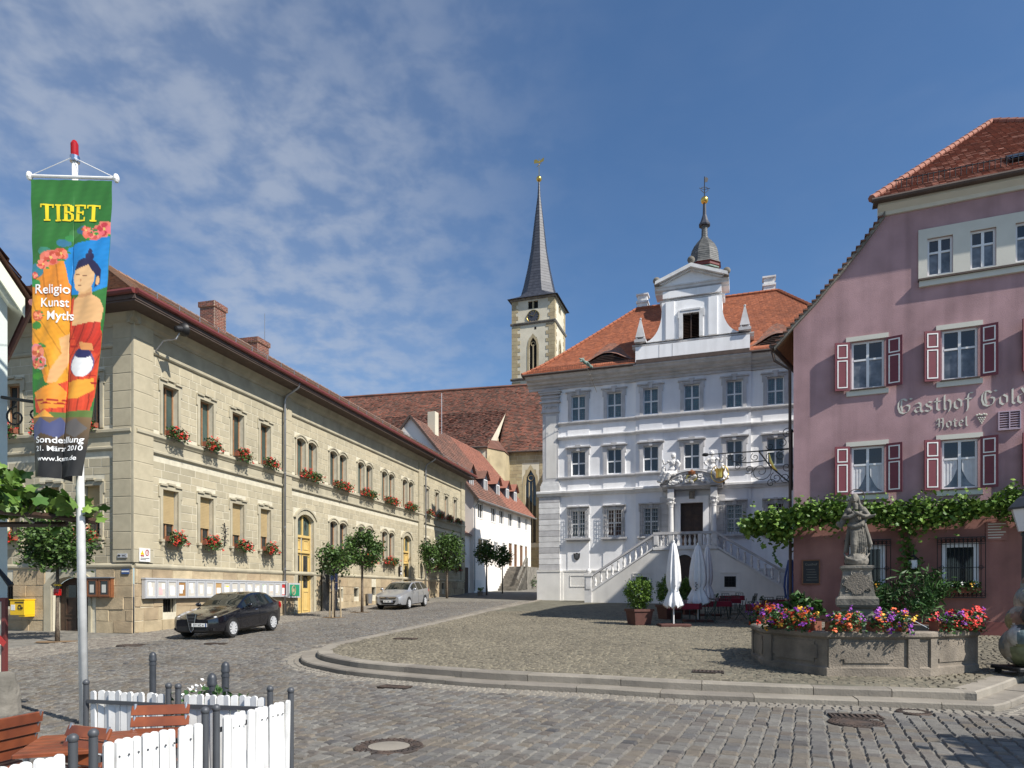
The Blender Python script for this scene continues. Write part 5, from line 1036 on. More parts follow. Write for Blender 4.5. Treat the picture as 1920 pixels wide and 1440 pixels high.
for c in up_c:
    for z, gm in ((up_z, 'glass_curtain'), (lo_z, 'glass_curtain')):
        a, b = c - .48, c + .48; f = hwin(a + .0, b, z[0], z[1], .07, gm, .62)
        if z is lo_z:
            for s in (-1, 1):
                g = MB(); vs = []
                for k in range(9):
                    t = k / 8; x = c + s * (.42 - .36 * t); zz = z[0] + .1 + .55 * t * t
                    vs.append((x, .085 + .008 * (k % 2), zz)); vs.append((x, .085 + .008 * (k % 2), z[0] + .95))
                g.add(vs, [(2 * k, 2 * k + 2, 2 * k + 3, 2 * k + 1) for k in range(8)]); O('curtain', g, 'curtain', f)
        m = MB(); m.box(a - .17, b + .12, -.06, 0, z[1] + .02, z[1] + .17); O('lintel', m, 'cream_trim', hotel); m = MB(); m.box(a - .04, b + .04, -.10, 0.0, z[0] - .04, z[0]); O('sill_plate', m, 'soffit_dark', hotel); m = MB(); m.box(a - .16, b + .12, -.05, 0, z[0] - .21, z[0] - .045); O('window_sill', m, 'cream_trim', hotel)
        for s in (-1, 1):
            ang = math.radians(13) * s; x = a - .51 if s < 0 else b + .05
            o = O('shutter', SHM, None, hotel, (x if s < 0 else x, -.17 if s < 0 else -.06, z[0] - .02), (0, 0, math.radians(13) if s < 0 else -math.radians(13)))
            O('panel_moulding', RIM1, None, o); O('panel_moulding', RIM2, None, o)
# ground floor windows with bulged iron grilles
for a, b, c, d in gfw:
    m = MB(); frame(m, a, b, c, d, .14, .02, .08); f = O('window', m, 'white_frame', hotel); pane(a + .14, b - .14, c + .14, d - .14, .07, 'glass', f); pane(a, b, c, d, .18, 'glass', f)
    g = MB(); y = -.14; a2, b2, c2, d2 = a - .14, b + .14, c - .12, d + .16
    for z in (c2, d2): g.beam((a2, y, z), (b2, y, z), .04, .03)
    for z in (c2 + .2, d2 - .2, (c2 + d2) / 2): g.beam((a2, y, z), (b2, y, z), .02, .02)
    for x in (a2, b2):
        for z in (c2, d2): g.beam((x, y, z), (x, .0, z), .03, .03)
    n = 11
    for k in range(n + 1):
        x = a2 + (b2 - a2) * k / n; q = MB(); q.tube([(x, y, c2), (x, y, d2)], .012, 4); O('grille_bar', q, 'iron', f)
    for k in range(n):
        x = a2 + (b2 - a2) * (k + .5) / n
        for z in (c2 + .1, d2 - .1): g.tube(spiral((x, z), .05, 1.0, 0, n=10, y=y, r1=1.0), .009, 4)
    for x in (a2 + .12, b2 - .12): g.tube(spiral((x, (c2 + d2) / 2), .06, 1.0, 0, n=10, y=y, r1=1.0), .009, 4)
    O('grille_frame', g, 'iron', f)
# blackletter lettering in relief
def glyphs(txt, x, z, h):
    S = []; G = {
     'G': [[(.62, .86), (.45, 1.0), (.25, .98), (.12, .78), (.10, .45), (.2, .12), (.42, .0), (.68, .1), (.78, .3), (.78, .5), (.60, .56), (.45, .46)], [(.30, .92), (.28, .5), (.36, .16)], [(.62, .86), (.80, 1.0), (.92, .94)]],
     'a': [[(.12, .56), (.34, .66), (.46, .56), (.46, .1), (.58, .0)], [(.46, .36), (.2, .32), (.10, .16), (.24, .0), (.46, .12)]],
     's': [[(.48, .6), (.3, .66), (.14, .54), (.2, .38), (.42, .28), (.46, .1), (.28, .0), (.08, .08)]],
     't': [[(.22, .86), (.22, .12), (.36, .0), (.48, .08)], [(.06, .62), (.44, .62)]],
     'h': [[(.16, 1.0), (.16, .1), (.24, .0)], [(.16, .52), (.36, .66), (.50, .54), (.50, .12), (.40, -.12), (.28, -.22)]],
     'o': [[(.3, .66), (.12, .5), (.12, .14), (.3, .0), (.5, .14), (.5, .5), (.3, .66)]],
     'f': [[(.54, .98), (.34, 1.0), (.26, .8), (.26, .0), (.18, -.2)], [(.08, .62), (.50, .62)]],
     'l': [[(.18, 1.0), (.18, .1), (.30, .0)]],
     'd': [[(.3, 1.0), (.52, .6), (.5, .14), (.3, .0), (.12, .14), (.12, .5), (.34, .6)]],
     'e': [[(.12, .3), (.46, .44), (.4, .62), (.24, .62), (.12, .44), (.14, .12), (.3, .0), (.48, .1)]],
     'n': [[(.1, .58), (.2, .62), (.2, .04)], [(.2, .5), (.4, .66), (.52, .54), (.52, .06), (.6, .0)]],
     'K': [[(.2, .9), (.2, .1), (.08, .0)], [(.2, .9), (.5, 1.0), (.62, .86), (.5, .62), (.25, .55)], [(.3, .55), (.6, .4), (.62, .1), (.8, .0)]],
     'r': [[(.16, .62), (.18, .06)], [(.18, .5), (.34, .66), (.46, .58)]],
     'H': [[(.02, .72), (.18, 1.0), (.30, .92), (.28, .1), (.10, .0)], [(.28, .52), (.48, .62), (.64, .55), (.64, .08), (.52, -.16)], [(.46, .98), (.62, 1.0), (.66, .6)], [(.02, .3), (.12, .45), (.28, .4)]]}
    W_ = {'G': .98, 'a': .64, 's': .56, 't': .5, 'h': .62, 'o': .62, 'f': .52, 'l': .36, 'd': .64, 'e': .56, 'n': .66, 'K': .86, 'r': .5, 'H': .86, ' ': .42}
    out = []
    for ch in txt:
        if ch != ' ':
            st = [[(x + p[0] * h, z + p[1] * h) for p in s] for s in G[ch]]; out.append(st)
        x += W_[ch] * h
    return out, x
def letters(txt, x, z, h, nibv):
    for st in glyphs(txt, x, z, h)[0]: O('letter', nib(st, nibv, (-.022, -.003)), 'cream_trim', hotel)
letters('Gasthof Goldene Krone', 3.10, 7.68, .47, (.024, .019)); letters('Hotel', 4.20, 7.12, .30, (.017, .013))
gp = MB(); r = random.Random(2)
for row, n in enumerate((4, 3, 2, 1)):
    for k in range(n): gp.ball((5.42 + (k - (n - 1) / 2) * .055, -.012, 7.33 - row * .055), .026, 6)
for k in range(5): gp.ball((5.30 + k * .06, -.012, 7.42 + .02 * (k % 2)), .035, 6)
O('grape_ornament', gp, 'cream_trim', hotel)
# louvred vent
m = MB(); frame(m, 5.84, 6.42, 6.88, 7.46, .03, -.1, 0); m.box(6.115, 6.145, -.1, 0, 6.91, 7.43); v = O('vent', m, 'lilac', hotel)
for x0, x1 in ((5.87, 6.115), (6.145, 6.39)):
    for k in range(7): m = MB(); z = 6.92 + k * .073; m.ext([(-.09, z), (-.02, z + .045), (-.02, z + .055), (-.09, z + .012)], 'x', x0, x1); O('slat', m, 'lilac', v)
# eaves and roofs
m = MB(); prof(m, 2.55, GW - 2.55, [(-.02, 14.2), (.08, 14.2), (.12, 14.3), (.30, 14.42), (.30, 14.5), (-.02, 14.5)]); O('eaves_cornice', m, 'cream_trim', hotel); m = MB(); m.tube([(2.35, -.48, 14.55), (GW - 2.35, -.48, 14.55)], .08, 8); m.box(2.4, GW - 2.4, -.42, 0, 14.5, 14.56); O('gutter', m, 'soffit_dark', hotel)
az, ay = 20.5, 7.0; rows = lerp_rows((-.42, 14.60, 2.35, GW - 2.35), (ay, az, GC - .05, GC + .05), 48)
m = MB(); m.add([(2.35, -.42, 14.59), (GW - 2.35, -.42, 14.59), (GC, ay, az - .01)], [(0, 1, 2)])
sl = [(-.62, 10.42), (0, 11.08), (.7, 11.78), (1.39, 12.56), (2.1, 13.41), (2.76, 14.29), (4.9, 17.3), (GC, az)]
for i in range(len(sl) - 1):
    (a0, z0), (a1, z1) = sl[i], sl[i + 1]; yf = lambda z: -.12 if z < 14.5 else -.42 + (z - 14.6) / (az - 14.6) * (ay + .42)
    for s in (0, 1):
        X = lambda a: a if not s else GW - a; f = (0, 1, 2, 3) if not s else (3, 2, 1, 0); m.add([(X(a0), yf(z0), z0), (X(a0), 18.3, z0), (X(a1), 18.3, z1), (X(a1), yf(z1), z1)], [f[::-1]])
rf = O('roof', m, 'tile_hotel', hotel); V, Tn = tile_rows(rows, .19, .04, 14, .006); stuff_part('roof_tiles', V, Tn, 'tile_hotel', rf)
m = MB(); A_ = Vector((2.35, -.42, 14.65)); A2 = Vector((GW - 2.35, -.42, 14.65)); B_2 = Vector((GC, ay, az + .05)); n = 24
for k in range(n):
    for Q in (A_, A2): m.tube([Q.lerp(B_2, k / n), Q.lerp(B_2, (k + 1.12) / n)], [.12, .095], 7)
for k in range(30): m.tube([(GC + .219 * k * .4, ay + k * .4, az + .05), (GC + .219 * (k + 1.1) * .4, ay + (k + 1.1) * .4, az + .05)], [.12, .095], 7)
O('ridge_tiles', m, 'tile_hotel', rf)['kind'] = 'stuff'
for s in (0, 1):      # verge boards on the curved gable edges
    m = MB(); X = lambda a: a if not s else GW - a
    p = sl[:6]; m.add([(X(a), -.14, z + .02) for a, z in p] + [(X(a), -.14, z - .15) for a, z in p] + [(X(a), .02, z + .02) for a, z in p] + [(X(a), .02, z - .15) for a, z in p], [(i, i + 1, 7 + i, 6 + i) for i in range(5)] + [(i, 12 + i, 13 + i, i + 1) for i in range(5)] + [(6 + i, 7 + i, 19 + i, 18 + i) for i in range(5)]); O('verge_board', m, 'weathered_stone', hotel)
m = MB()
for i in range(26):
    t = i / 26; a = np.interp(t, np.linspace(0, 1, 6), [q[0] for q in sl[:6]]); z = np.interp(t, np.linspace(0, 1, 6), [q[1] for q in sl[:6]]); m.box(a - .08, a + .08, -.18, .1, z + .0, z + .045)
O('verge_tiles', m, 'tile_brown', hotel)['kind'] = 'stuff'
m = MB(); m.add([(-.62, -.12, 10.40), (0, -.1, 10.95), (0, 18, 10.95), (-.62, 18, 10.40)], [(0, 1, 2, 3)]); O('soffit', m, 'wood_frame', hotel); m = MB(); m.tube([(-.70, -.15, 10.40), (-.70, 18, 10.40)], .09, 8); m.tube([(-.70, .2, 10.35), (-.62, .2, 10.0), (-.12, .2, 9.6), (-.1, .2, ZB)], .05, 8); O('gutter', m, 'soffit_dark', hotel)
m = MB(); sy = lambda z: -.42 + (z - 14.6) / (az - 14.6) * (ay + .42)
for k in range(44): u = 3.1 + k * .15; z = 15.12; m.tube([(u, sy(z) - .10, z - .02), (u, sy(z) - .14, z + .26)], .012, 4)
for z in (14.98, 15.30): m.beam((3.05, sy(15.12) - .12, z + .05), (9.7, sy(15.12) - .12, z + .05), .02, .03)
O('snow_guard', m, 'iron', rf); m = MB(); z = 15.35; m.ext([(sy(z) - .02, z), (sy(z) - .14, z + .06), (sy(z + .42) - .12, z + .50), (sy(z + .42), z + .42)], 'x', 6.25, 6.80); sk = O('skylight', m, 'iron', rf); m = MB(); m.add([(6.29, sy(z) - .135, z + .11), (6.76, sy(z) - .135, z + .11), (6.76, sy(z + .42) - .115, z + .49), (6.29, sy(z + .42) - .115, z + .49)], [(0, 1, 2, 3)]); O('skylight_glass', m, 'glass', rf)
# the side wall leaves the front at a skewed angle: shear everything behind the front
def skew(o):
    for v in o.data.vertices:
        if v.co.x > GC - .2: v.co.x += .219 * max(0.0, v.co.y - ay)
        elif v.co.y > .3: v.co.x += .219 * (max(0.0, v.co.y - ay) if v.co.z > 17 else v.co.y)
for o in hotel.children:
    if o.type == 'MESH' and o.name.split('.')[0] in ('wall', 'roof', 'soffit', 'gutter'): skew(o)
# plaque, chalk board
pq = thing('wall_plaque', 'pale inscribed plaque on the salmon wall under the vine', 'plaque', tuple(QM @ Vector((5.81, -.03, 3.79))), ha); O('plate', MB().box(-.28, .28, -.02, .02, -.30, .30), 'salmon_plaster', pq)
for k in range(6): O('text_line', MB().box(-.23, .23 - .06 * (k % 3), -.024, -.019, .2 - k * .085, .23 - k * .085), 'cream_trim', pq)
cbd = thing('menu_board', 'black chalk menu board hanging on the salmon wall by the corner', 'menu board', tuple(QM @ Vector((.55, -.04, 2.58))), ha); m = MB(); frame(m, -.28, .28, -.42, .42, .035, -.03, .03); O('frame', m, 'case_wood', cbd); O('slate', MB().box(-.25, .25, -.01, .02, -.39, .39), 'black', cbd); T('Gasthof', .12, 'weathered_stone', cbd, (0, -.016, .22), ext=.002)
for k in range(5): O('chalk_line', MB().box(-.15 + .03 * (k % 2), .13 + .02 * k, -.014, -.009, .08 - k * .09, .095 - k * .09), 'weathered_stone', cbd)
lt = thing('wall_lantern', 'small iron lantern on the hotel wall between the ground floor windows', 'lantern', tuple(QM @ Vector((3.55, -.25, 2.75))), ha); m = MB(); m.tube([(0, .25, .5), (0, .1, .62), (0, 0, .5), (0, 0, .32)], .02, 6); O('bracket', m, 'iron', lt); m = MB(); m.lathe([(.02, .34), (.15, .2), (.15, .17), (.08, .17)], 6); m.lathe([(.02, -.16), (.08, -.14), (.085, -.10)], 6); O('cap', m, 'iron', lt); O('glass', MB().lathe([(.085, -.1), (.13, .17)], 6), 'lamp_glass', lt)
# wrought sign bracket with golden crown, fixed to the hotel corner
sg = thing('hotel_sign', 'wrought iron scroll bracket with hanging golden crown at the hotel corner', 'sign', tuple(QM @ Vector((-.02, .25, 6.88))), ha)
O('beam', MB().tube([(0, 0, 0), (-1.2, 0, .0), (-2.95, 0, .02)], [.032, .025, .016], 6), 'iron', sg); O('beam_tip', MB().ball((-2.95, 0, .02), .07, 8, sx=1.8), 'iron', sg)
SC = [((-.18, .55), .20, 1.6, 0, 1), ((-.35, .22), .16, 1.5, 2, -1), ((-.75, .14), .13, 1.5, 3, 1), ((-.4, -.22), .18, 1.5, 1, 1), ((-.75, -.2), .13, 1.4, 4, -1), ((-1.25, -.2), .15, 1.4, 2, 1), ((-1.7, -.18), .14, 1.5, 0, -1), ((-2.1, -.14), .11, 1.3, 3, 1), ((-1.05, -.72), .36, 1.7, .6, -1), ((-.55, -.98), .20, 1.5, 2, 1), ((-.25, -1.0), .18, 1.5, 5, -1), ((-.72, -1.16), .16, 1.4, 0, 1), ((-.2, -.62), .2, 1.4, 1, -1), ((-1.45, -.62), .17, 1.5, 4, 1), ((-1.85, -.5), .13, 1.4, 2, -1)]
for c, r_, tn, a0, s in SC: O('scroll', MB().tube(spiral(c, r_, tn, a0, 22, s), [.014] * 17 + [.011] * 6, 5), 'iron', sg)
O('stay', MB().tube([(-.02, 0, -1.25), (-.3, 0, -1.0), (-.75, 0, -.55), (-1.05, 0, -.1), (-1.12, 0, .0)], .026, 5), 'iron', sg); O('stay', MB().tube([(-.9, 0, -.35), (-1.5, 0, -.38), (-2.0, 0, -.30), (-2.1, 0, -.02)], .02, 5), 'iron', sg); O('gilt_leaf', MB().tube([(-.78, 0, -.1), (-.72, 0, -.4), (-.62, 0, -.62), (-.5, 0, -.75)], [.01, .05, .05, .01], 6), 'gold', sg)
O('wall_bar', MB().tube([(-.03, 0, .65), (-.03, 0, -1.45)], .03, 6), 'iron', sg); cr = (-2.45, 0, -.70)
O('hanger', MB().tube([(cr[0], 0, 0), (cr[0], 0, -.32)], .012, 5), 'iron', sg); O('ring', MB().tube([(cr[0] + .30 * math.cos(t), 0, cr[2] + .32 * math.sin(t)) for t in np.linspace(math.pi * .62, math.pi * 2.38, 26)], .018, 6), 'gold', sg)
m = MB(); m.lathe([(.13, -.16), (.14, -.08), (.13, .0), (.17, .16)], 12, cr); 
for k in range(6): t = k * math.pi / 3; m.tube([(cr[0] + .15 * math.cos(t), .15 * math.sin(t), cr[2] + .1), (cr[0] + .18 * math.cos(t), .18 * math.sin(t), cr[2] + .24)], [.035, .012], 5)
O('crown', m, 'gold', sg, smooth=True, sharp=40)
# ------------------------------------------------------------ white row house up the street
wa = math.atan2(.944, .331); row = thing('row_house', 'long white row house with five dormers up the street', 'house', (-3.5, 62, 0), wa)
ulist = [(1.0, 2.2), (4.45, 5.6), (6.7, 7.9), (9.4, 10.6), (12.4, 13.5), (14.9, 15.7)]
glist = [(1.1, 3.7, 5.0, 6.9, 0), (5.2, 6.2, 5.6, 6.8, 0), (7.6, 8.3, 5.6, 6.9, 0), (9.5, 10.5, 4.6, 7.0, 1), (11.2, 12.2, 4.6, 7.0, 1), (13.1, 14.1, 4.6, 7.0, 1), (14.9, 15.7, 4.6, 7.0, 1)]
ops = [(a, b, 8.75, 10.15) for a, b in ulist] + [(a, b, c, d) for a, b, c, d, k in glist]
m = MB(); wall(m, 0, 17.1, 1.2, 10.9, ops, reveal=.15); m.add([(0, 0, 1.2), (0, 12.7, 1.2), (0, 12.7, 10.9), (0, 6.35, 18.4), (0, 0, 10.9)], [(4, 3, 2, 1, 0)]); m.add([(17.1, 0, 1.2), (17.1, 12.7, 1.2), (17.1, 12.7, 10.9), (17.1, 6.35, 18.4), (17.1, 0, 10.9)], [(0, 1, 2, 3, 4)]); O('wall', m, 'row_plaster', row)
m = MB(); m.box(-.0, 17.1, -.05, 0, 1.2, 3.0); O('plinth', m, 'plinth_plaster', row)
for a, b, c, d in ops:
    m = MB(); frame(m, a - .1, b + .1, c - .08, d + .1, .1, -.03, .01); O('window_surround', m, 'plinth_plaster', row)
    door = c < 4.8; m = MB(); frame(m, a, b, c, d, .08, .06, .12); m.box((a + b) / 2 - .04, (a + b) / 2 + .04, .05, .11, c + .08, d - .08); f = O('door' if door else 'window', m, 'wood_frame' if door else 'white_frame', row)
    for p, q in ((a + .08, (a + b) / 2 - .04), ((a + b) / 2 + .04, b - .08)): pane(p, q, c + .08, d - .08, .1, 'dark_wood' if door and d - c > 2 and p > a + .3 else 'glass', f)
def rr(u0, u1, mm, seed):
    V, Tn = tile_rows(lerp_rows((-.55, 10.25, u0, u1), (6.35, 18.4, u0, u1), 34), .26, .04, seed); return stuff_part('roof_tiles', V, Tn, mm, rowr)
m = MB(); m.add([(-.2, -.55, 10.23), (17.3, -.55, 10.23), (17.3, 6.35, 18.38), (-.2, 6.35, 18.38)], [(0, 1, 2, 3)]); m.add([(-.2, 13.25, 10.23), (17.3, 13.25, 10.23), (17.3, 6.35, 18.38), (-.2, 6.35, 18.38)], [(3, 2, 1, 0)]); rowr = O('roof', m, 'tile_brown', row); rr(-.2, 8.6, 'tile_brown', 41); rr(8.6, 17.3, 'tile_hotel', 42)
m = MB(); m.tube([(-.2, -.6, 10.25), (17.3, -.6, 10.25)], .08, 6); m.tube([(.1, -.55, 10.2), (.1, -.1, 9.6), (.1, -.1, 2.0)], .05, 6); O('gutter', m, 'zinc', row)
for q in (-.55, 13.25): O('verge_board', MB().beam((-.22, q, 10.28), (-.22, 6.35, 18.42), .08, .2), 'soffit_dark', row)
m = MB(); m.box(3.2, 4.0, 5.4, 6.2, 16.8, 19.6); O('chimney', m, 'church_plaster', row); m = MB(); m.tube([(6.0, 6.0, 18), (6.0, 6.0, 22.2)], .03, 4); m.tube([(5.4, 6.0, 21.6), (6.6, 6.0, 21.6)], .02, 4); O('aerial', m, 'zinc', row)
for k, u in enumerate((1.6, 5.2, 8.7, 11.6, 14.2)):
    mm = 'tile_brown' if k < 2 else 'tile_hotel'; m = MB(); y0 = .9; m.box(u - .6, u + .6, y0, 3.6, 11.6, 13.1); d_ = O('dormer', m, 'slate', row)
    m = MB(); m.ext([(u - .6, 13.1), (u + .6, 13.1), (u, 13.75)], 'y', y0, 4.0); O('dormer_gable', m, 'slate', d_)
    m = MB()
    for s in (-1, 1): m.add([(u + s * .8, y0 - .25, 12.95), (u + s * .8, 4.2, 12.95), (u, 4.2, 13.85), (u, y0 - .25, 13.85)], [(0, 1, 2, 3) if s > 0 else (3, 2, 1, 0)]); 
    m.t = [.3] * len(m.f); O('dormer_roof', m, mm, d_); m = MB(); frame(m, u - .42, u + .42, 11.75, 12.95, .09, y0 - .05, y0 + .02); m.box(u - .04, u + .04, y0 - .05, y0 + .01, 11.8, 12.9); w = O('dormer_window', m, 'white_frame', d_); 
    m = MB(); m.add([(u - .4, y0 - .01, 11.8), (u + .4, y0 - .01, 11.8), (u + .4, y0 - .01, 12.9), (u - .4, y0 - .01, 12.9)], [(0, 1, 2, 3)]); O('pane', m, 'glass', d_)
for k in range(9): m = MB(); m.box(6.2 + k * .36, 9.6, -2.0, -.05, 1.6, 2.25 + k * .26); O('outer_step', m, 'weathered_stone', row)
m = MB(); m.box(9.3, 9.6, -2.1, -1.9, 2.3, 5.4); m.beam((6.4, -2.0, 3.1), (9.4, -2.0, 5.5), .1, .3); m.box(9.6, 15.8, -1.9, -.05, 1.6, 4.55); O('terrace', m, 'weathered_stone', row)
an = MB(); wall(an, -2.7, 0, 1.0, 7.0, [(-2.1, -1.0, 5.2, 6.7)], y=.35, reveal=.1); an.add([(-2.7, .35, 1), (-2.7, 5, 1), (-2.7, 5, 7), (-2.7, .35, 7)], [(0, 1, 2, 3)]); O('annex_wall', an, 'row_plaster', row); pane(-2.1, -1.0, 5.2, 6.7, .42, 'glass', row); m = MB(); frame(m, -2.1, -1.0, 5.2, 6.7, .09, .34, .42); O('annex_window', m, 'white_frame', row); m = MB(); m.box(-2.2, -.5, .30, .36, 1.3, 4.1); O('annex_door', m, 'dark_wood', row); m = MB(); m.add([(-2.8, .05, 7.0), (.0, .05, 7.0), (.0, 3.5, 9.2), (-2.8, 3.5, 9.2)], [(0, 1, 2, 3)]); O('annex_roof', m, 'tile_brown', row)
# ------------------------------------------------------------ church behind
ca = math.atan2(-.22, .975); ch = thing('church', 'old stone church with huge brown tiled nave roof behind the houses', 'church', (1.66, 85, 0), ca)
gw = [(0.0, 1.35, 8.0, 17.1)]
m = MB(); wall(m, -3.4, 24, 1.5, 19.6, gw, reveal=.4); wall(m, -42, -3.4, 1.5, 19.3, [], y=-5.3)
m.add([(-3.4, -1.2, 20.4), (-3.4, 4.2, 25.7), (-3.4, -4.6, 19.9)], [(0, 1, 2)]); cw = O('wall', m, 'church_plaster', ch); m = MB(); m.add([(-3.42, -5.3, 1.5), (-3.42, .0, 1.5), (-3.42, .0, 21.2), (-3.42, -5.3, 19.6)], [(0, 1, 2, 3)]); O('end_wall', m, 'church_stone', ch); m = MB(); m.add([(-3.5, -5.6, 18.9), (-1.9, -3.2, 18.9), (-1.9, -.2, 18.9), (-3.45, -.2, 20.9), (-3.45, -4.8, 20.0)], [(0, 1, 4), (1, 2, 3, 4)]); O('corner_roof', m, 'tile_church', ch); m = MB(); m.add([(-3.5, -5.4, 2), (-2.0, -3.1, 2), (-2.0, 0, 2), (-3.5, -5.4, 18.9), (-2.0, -3.1, 18.9), (-2.0, 0, 18.9)], [(0, 1, 4, 3), (1, 2, 5, 4)]); O('stair_turret', m, 'church_stone', ch)
V, Tn = wall_blocks(-3.3, 24, 2, 19.5, [(-.4, 1.75, 7.8, 17.6)], .42, (.6, 1.3), 0, .02, .012, 51); pieces(cw, 'stone_block', V, Tn, 'church_stone', limit=60, weight=-np.abs(V[:, :, 0].mean(1) - 0) - .3 * np.abs(V[:, :, 2].mean(1) - 15))
p = [(-.35, 15.2), (-.2, 16.3), (.675, 17.75), (1.55, 16.3), (1.7, 15.2)]; q = [(0, 15.2), (.1, 16.1), (.675, 17.1), (1.25, 16.1), (1.35, 15.2)]
m = MB(); m.add([(a, -.05, b) for a, b in p] + [(a, -.05, b) for a, b in q] + [(a, .35, b) for a, b in q], [(i, i + 1, 6 + i, 5 + i) for i in range(4)] + [(5 + i, 6 + i, 11 + i, 10 + i) for i in range(4)]); m.box(-.35, 0, -.05, .1, 8, 15.2); m.box(1.35, 1.7, -.05, .1, 8, 15.2); m.add([(0, .02, 15.2), (0, .02, 17.1), (.675, .02, 17.1), (.1, .02, 16.1)], [(0, 1, 2, 3)]); m.add([(1.35, .02, 15.2), (1.35, .02, 17.1), (.675, .02, 17.1), (1.25, .02, 16.1)], [(3, 2, 1, 0)]); O('lancet_surround', m, 'church_stone', ch)
m = MB(); m.add([(0, .3, 8), (1.35, .3, 8), (1.35, .3, 17.1), (0, .3, 17.1)], [(0, 1, 2, 3)]); lw = O('lancet_window', m, 'glass', ch)
m = MB()
for x in (.45, .9): m.box(x - .05, x + .05, .15, .3, 8, 15.6)
m.tube([(.675 + .33 * math.cos(t), .2, 16.1 + .33 * math.sin(t)) for t in np.linspace(0, 2 * math.pi, 17)], .06, 5); O('tracery', m, 'church_stone', lw)
for x in (-3.7, 3.4): m = MB(); m.box(x - .55, x + .55, -1.5 if x > 0 else -6.4, .2 if x > 0 else -5.2, 1.5, 15.5); m.ext([(-1.5 if x > 0 else -6.4, 15.5), (.2 if x > 0 else -5.2, 15.5), (.2 if x > 0 else -5.2, 18.0)], 'x', x - .55, x + .55); O('buttress', m, 'church_stone', ch)
m = MB(); m.add([(-3.4, -.5, 19.35), (24, -.5, 19.35), (24, 7, 29.7), (-3.4, 7, 29.7)], [(0, 1, 2, 3)]); m.add([(-42, -5.9, 18.95), (-3.3, -5.9, 18.95), (-3.3, 4.2, 25.75), (-42, 4.2, 25.75)], [(0, 1, 2, 3)]); m.add([(-42, 4.2, 25.75), (-3.4, 4.2, 25.75), (-3.4, 7, 29.7), (-42, 7, 29.7)], [(0, 1, 2, 3)]); m.add([(-42, 14.5, 19.35), (24, 14.5, 19.35), (24, 7, 29.7), (-42, 7, 29.7)], [(3, 2, 1, 0)]); rf = O('roof', m, 'tile_church', ch)
V1, T1 = tile_rows(lerp_rows((-.5, 19.4, -3.3, 14), (7, 29.75, -3.3, 14), 46), .28, .06, 52, .02); V2, T2 = tile_rows(lerp_rows((-5.9, 19.0, -34, -3.3), (4.2, 25.8, -34, -3.3), 46), .28, .06, 53, .02); V3, T3 = tile_rows(lerp_rows((4.2, 25.8, -36, -3.3), (7, 29.75, -36, -3.3), 18), .28, .06, 54, .02)
stuff_part('roof_tiles', np.concatenate([V1, V2, V3]), np.concatenate([T1, T2, T3]), 'tile_church', rf); m = MB(); m.tube([(-42, 7, 29.8), (24, 7, 29.8)], .2, 6); O('ridge_tiles', m, 'tile_church', rf); m = MB(); m.tube([(-3.4, -.55, 19.3), (24, -.55, 19.3)], .12, 6); m.tube([(-42, -5.95, 18.9), (-3.3, -5.95, 18.9)], .12, 6); O('gutter', m, 'soffit_dark', ch)
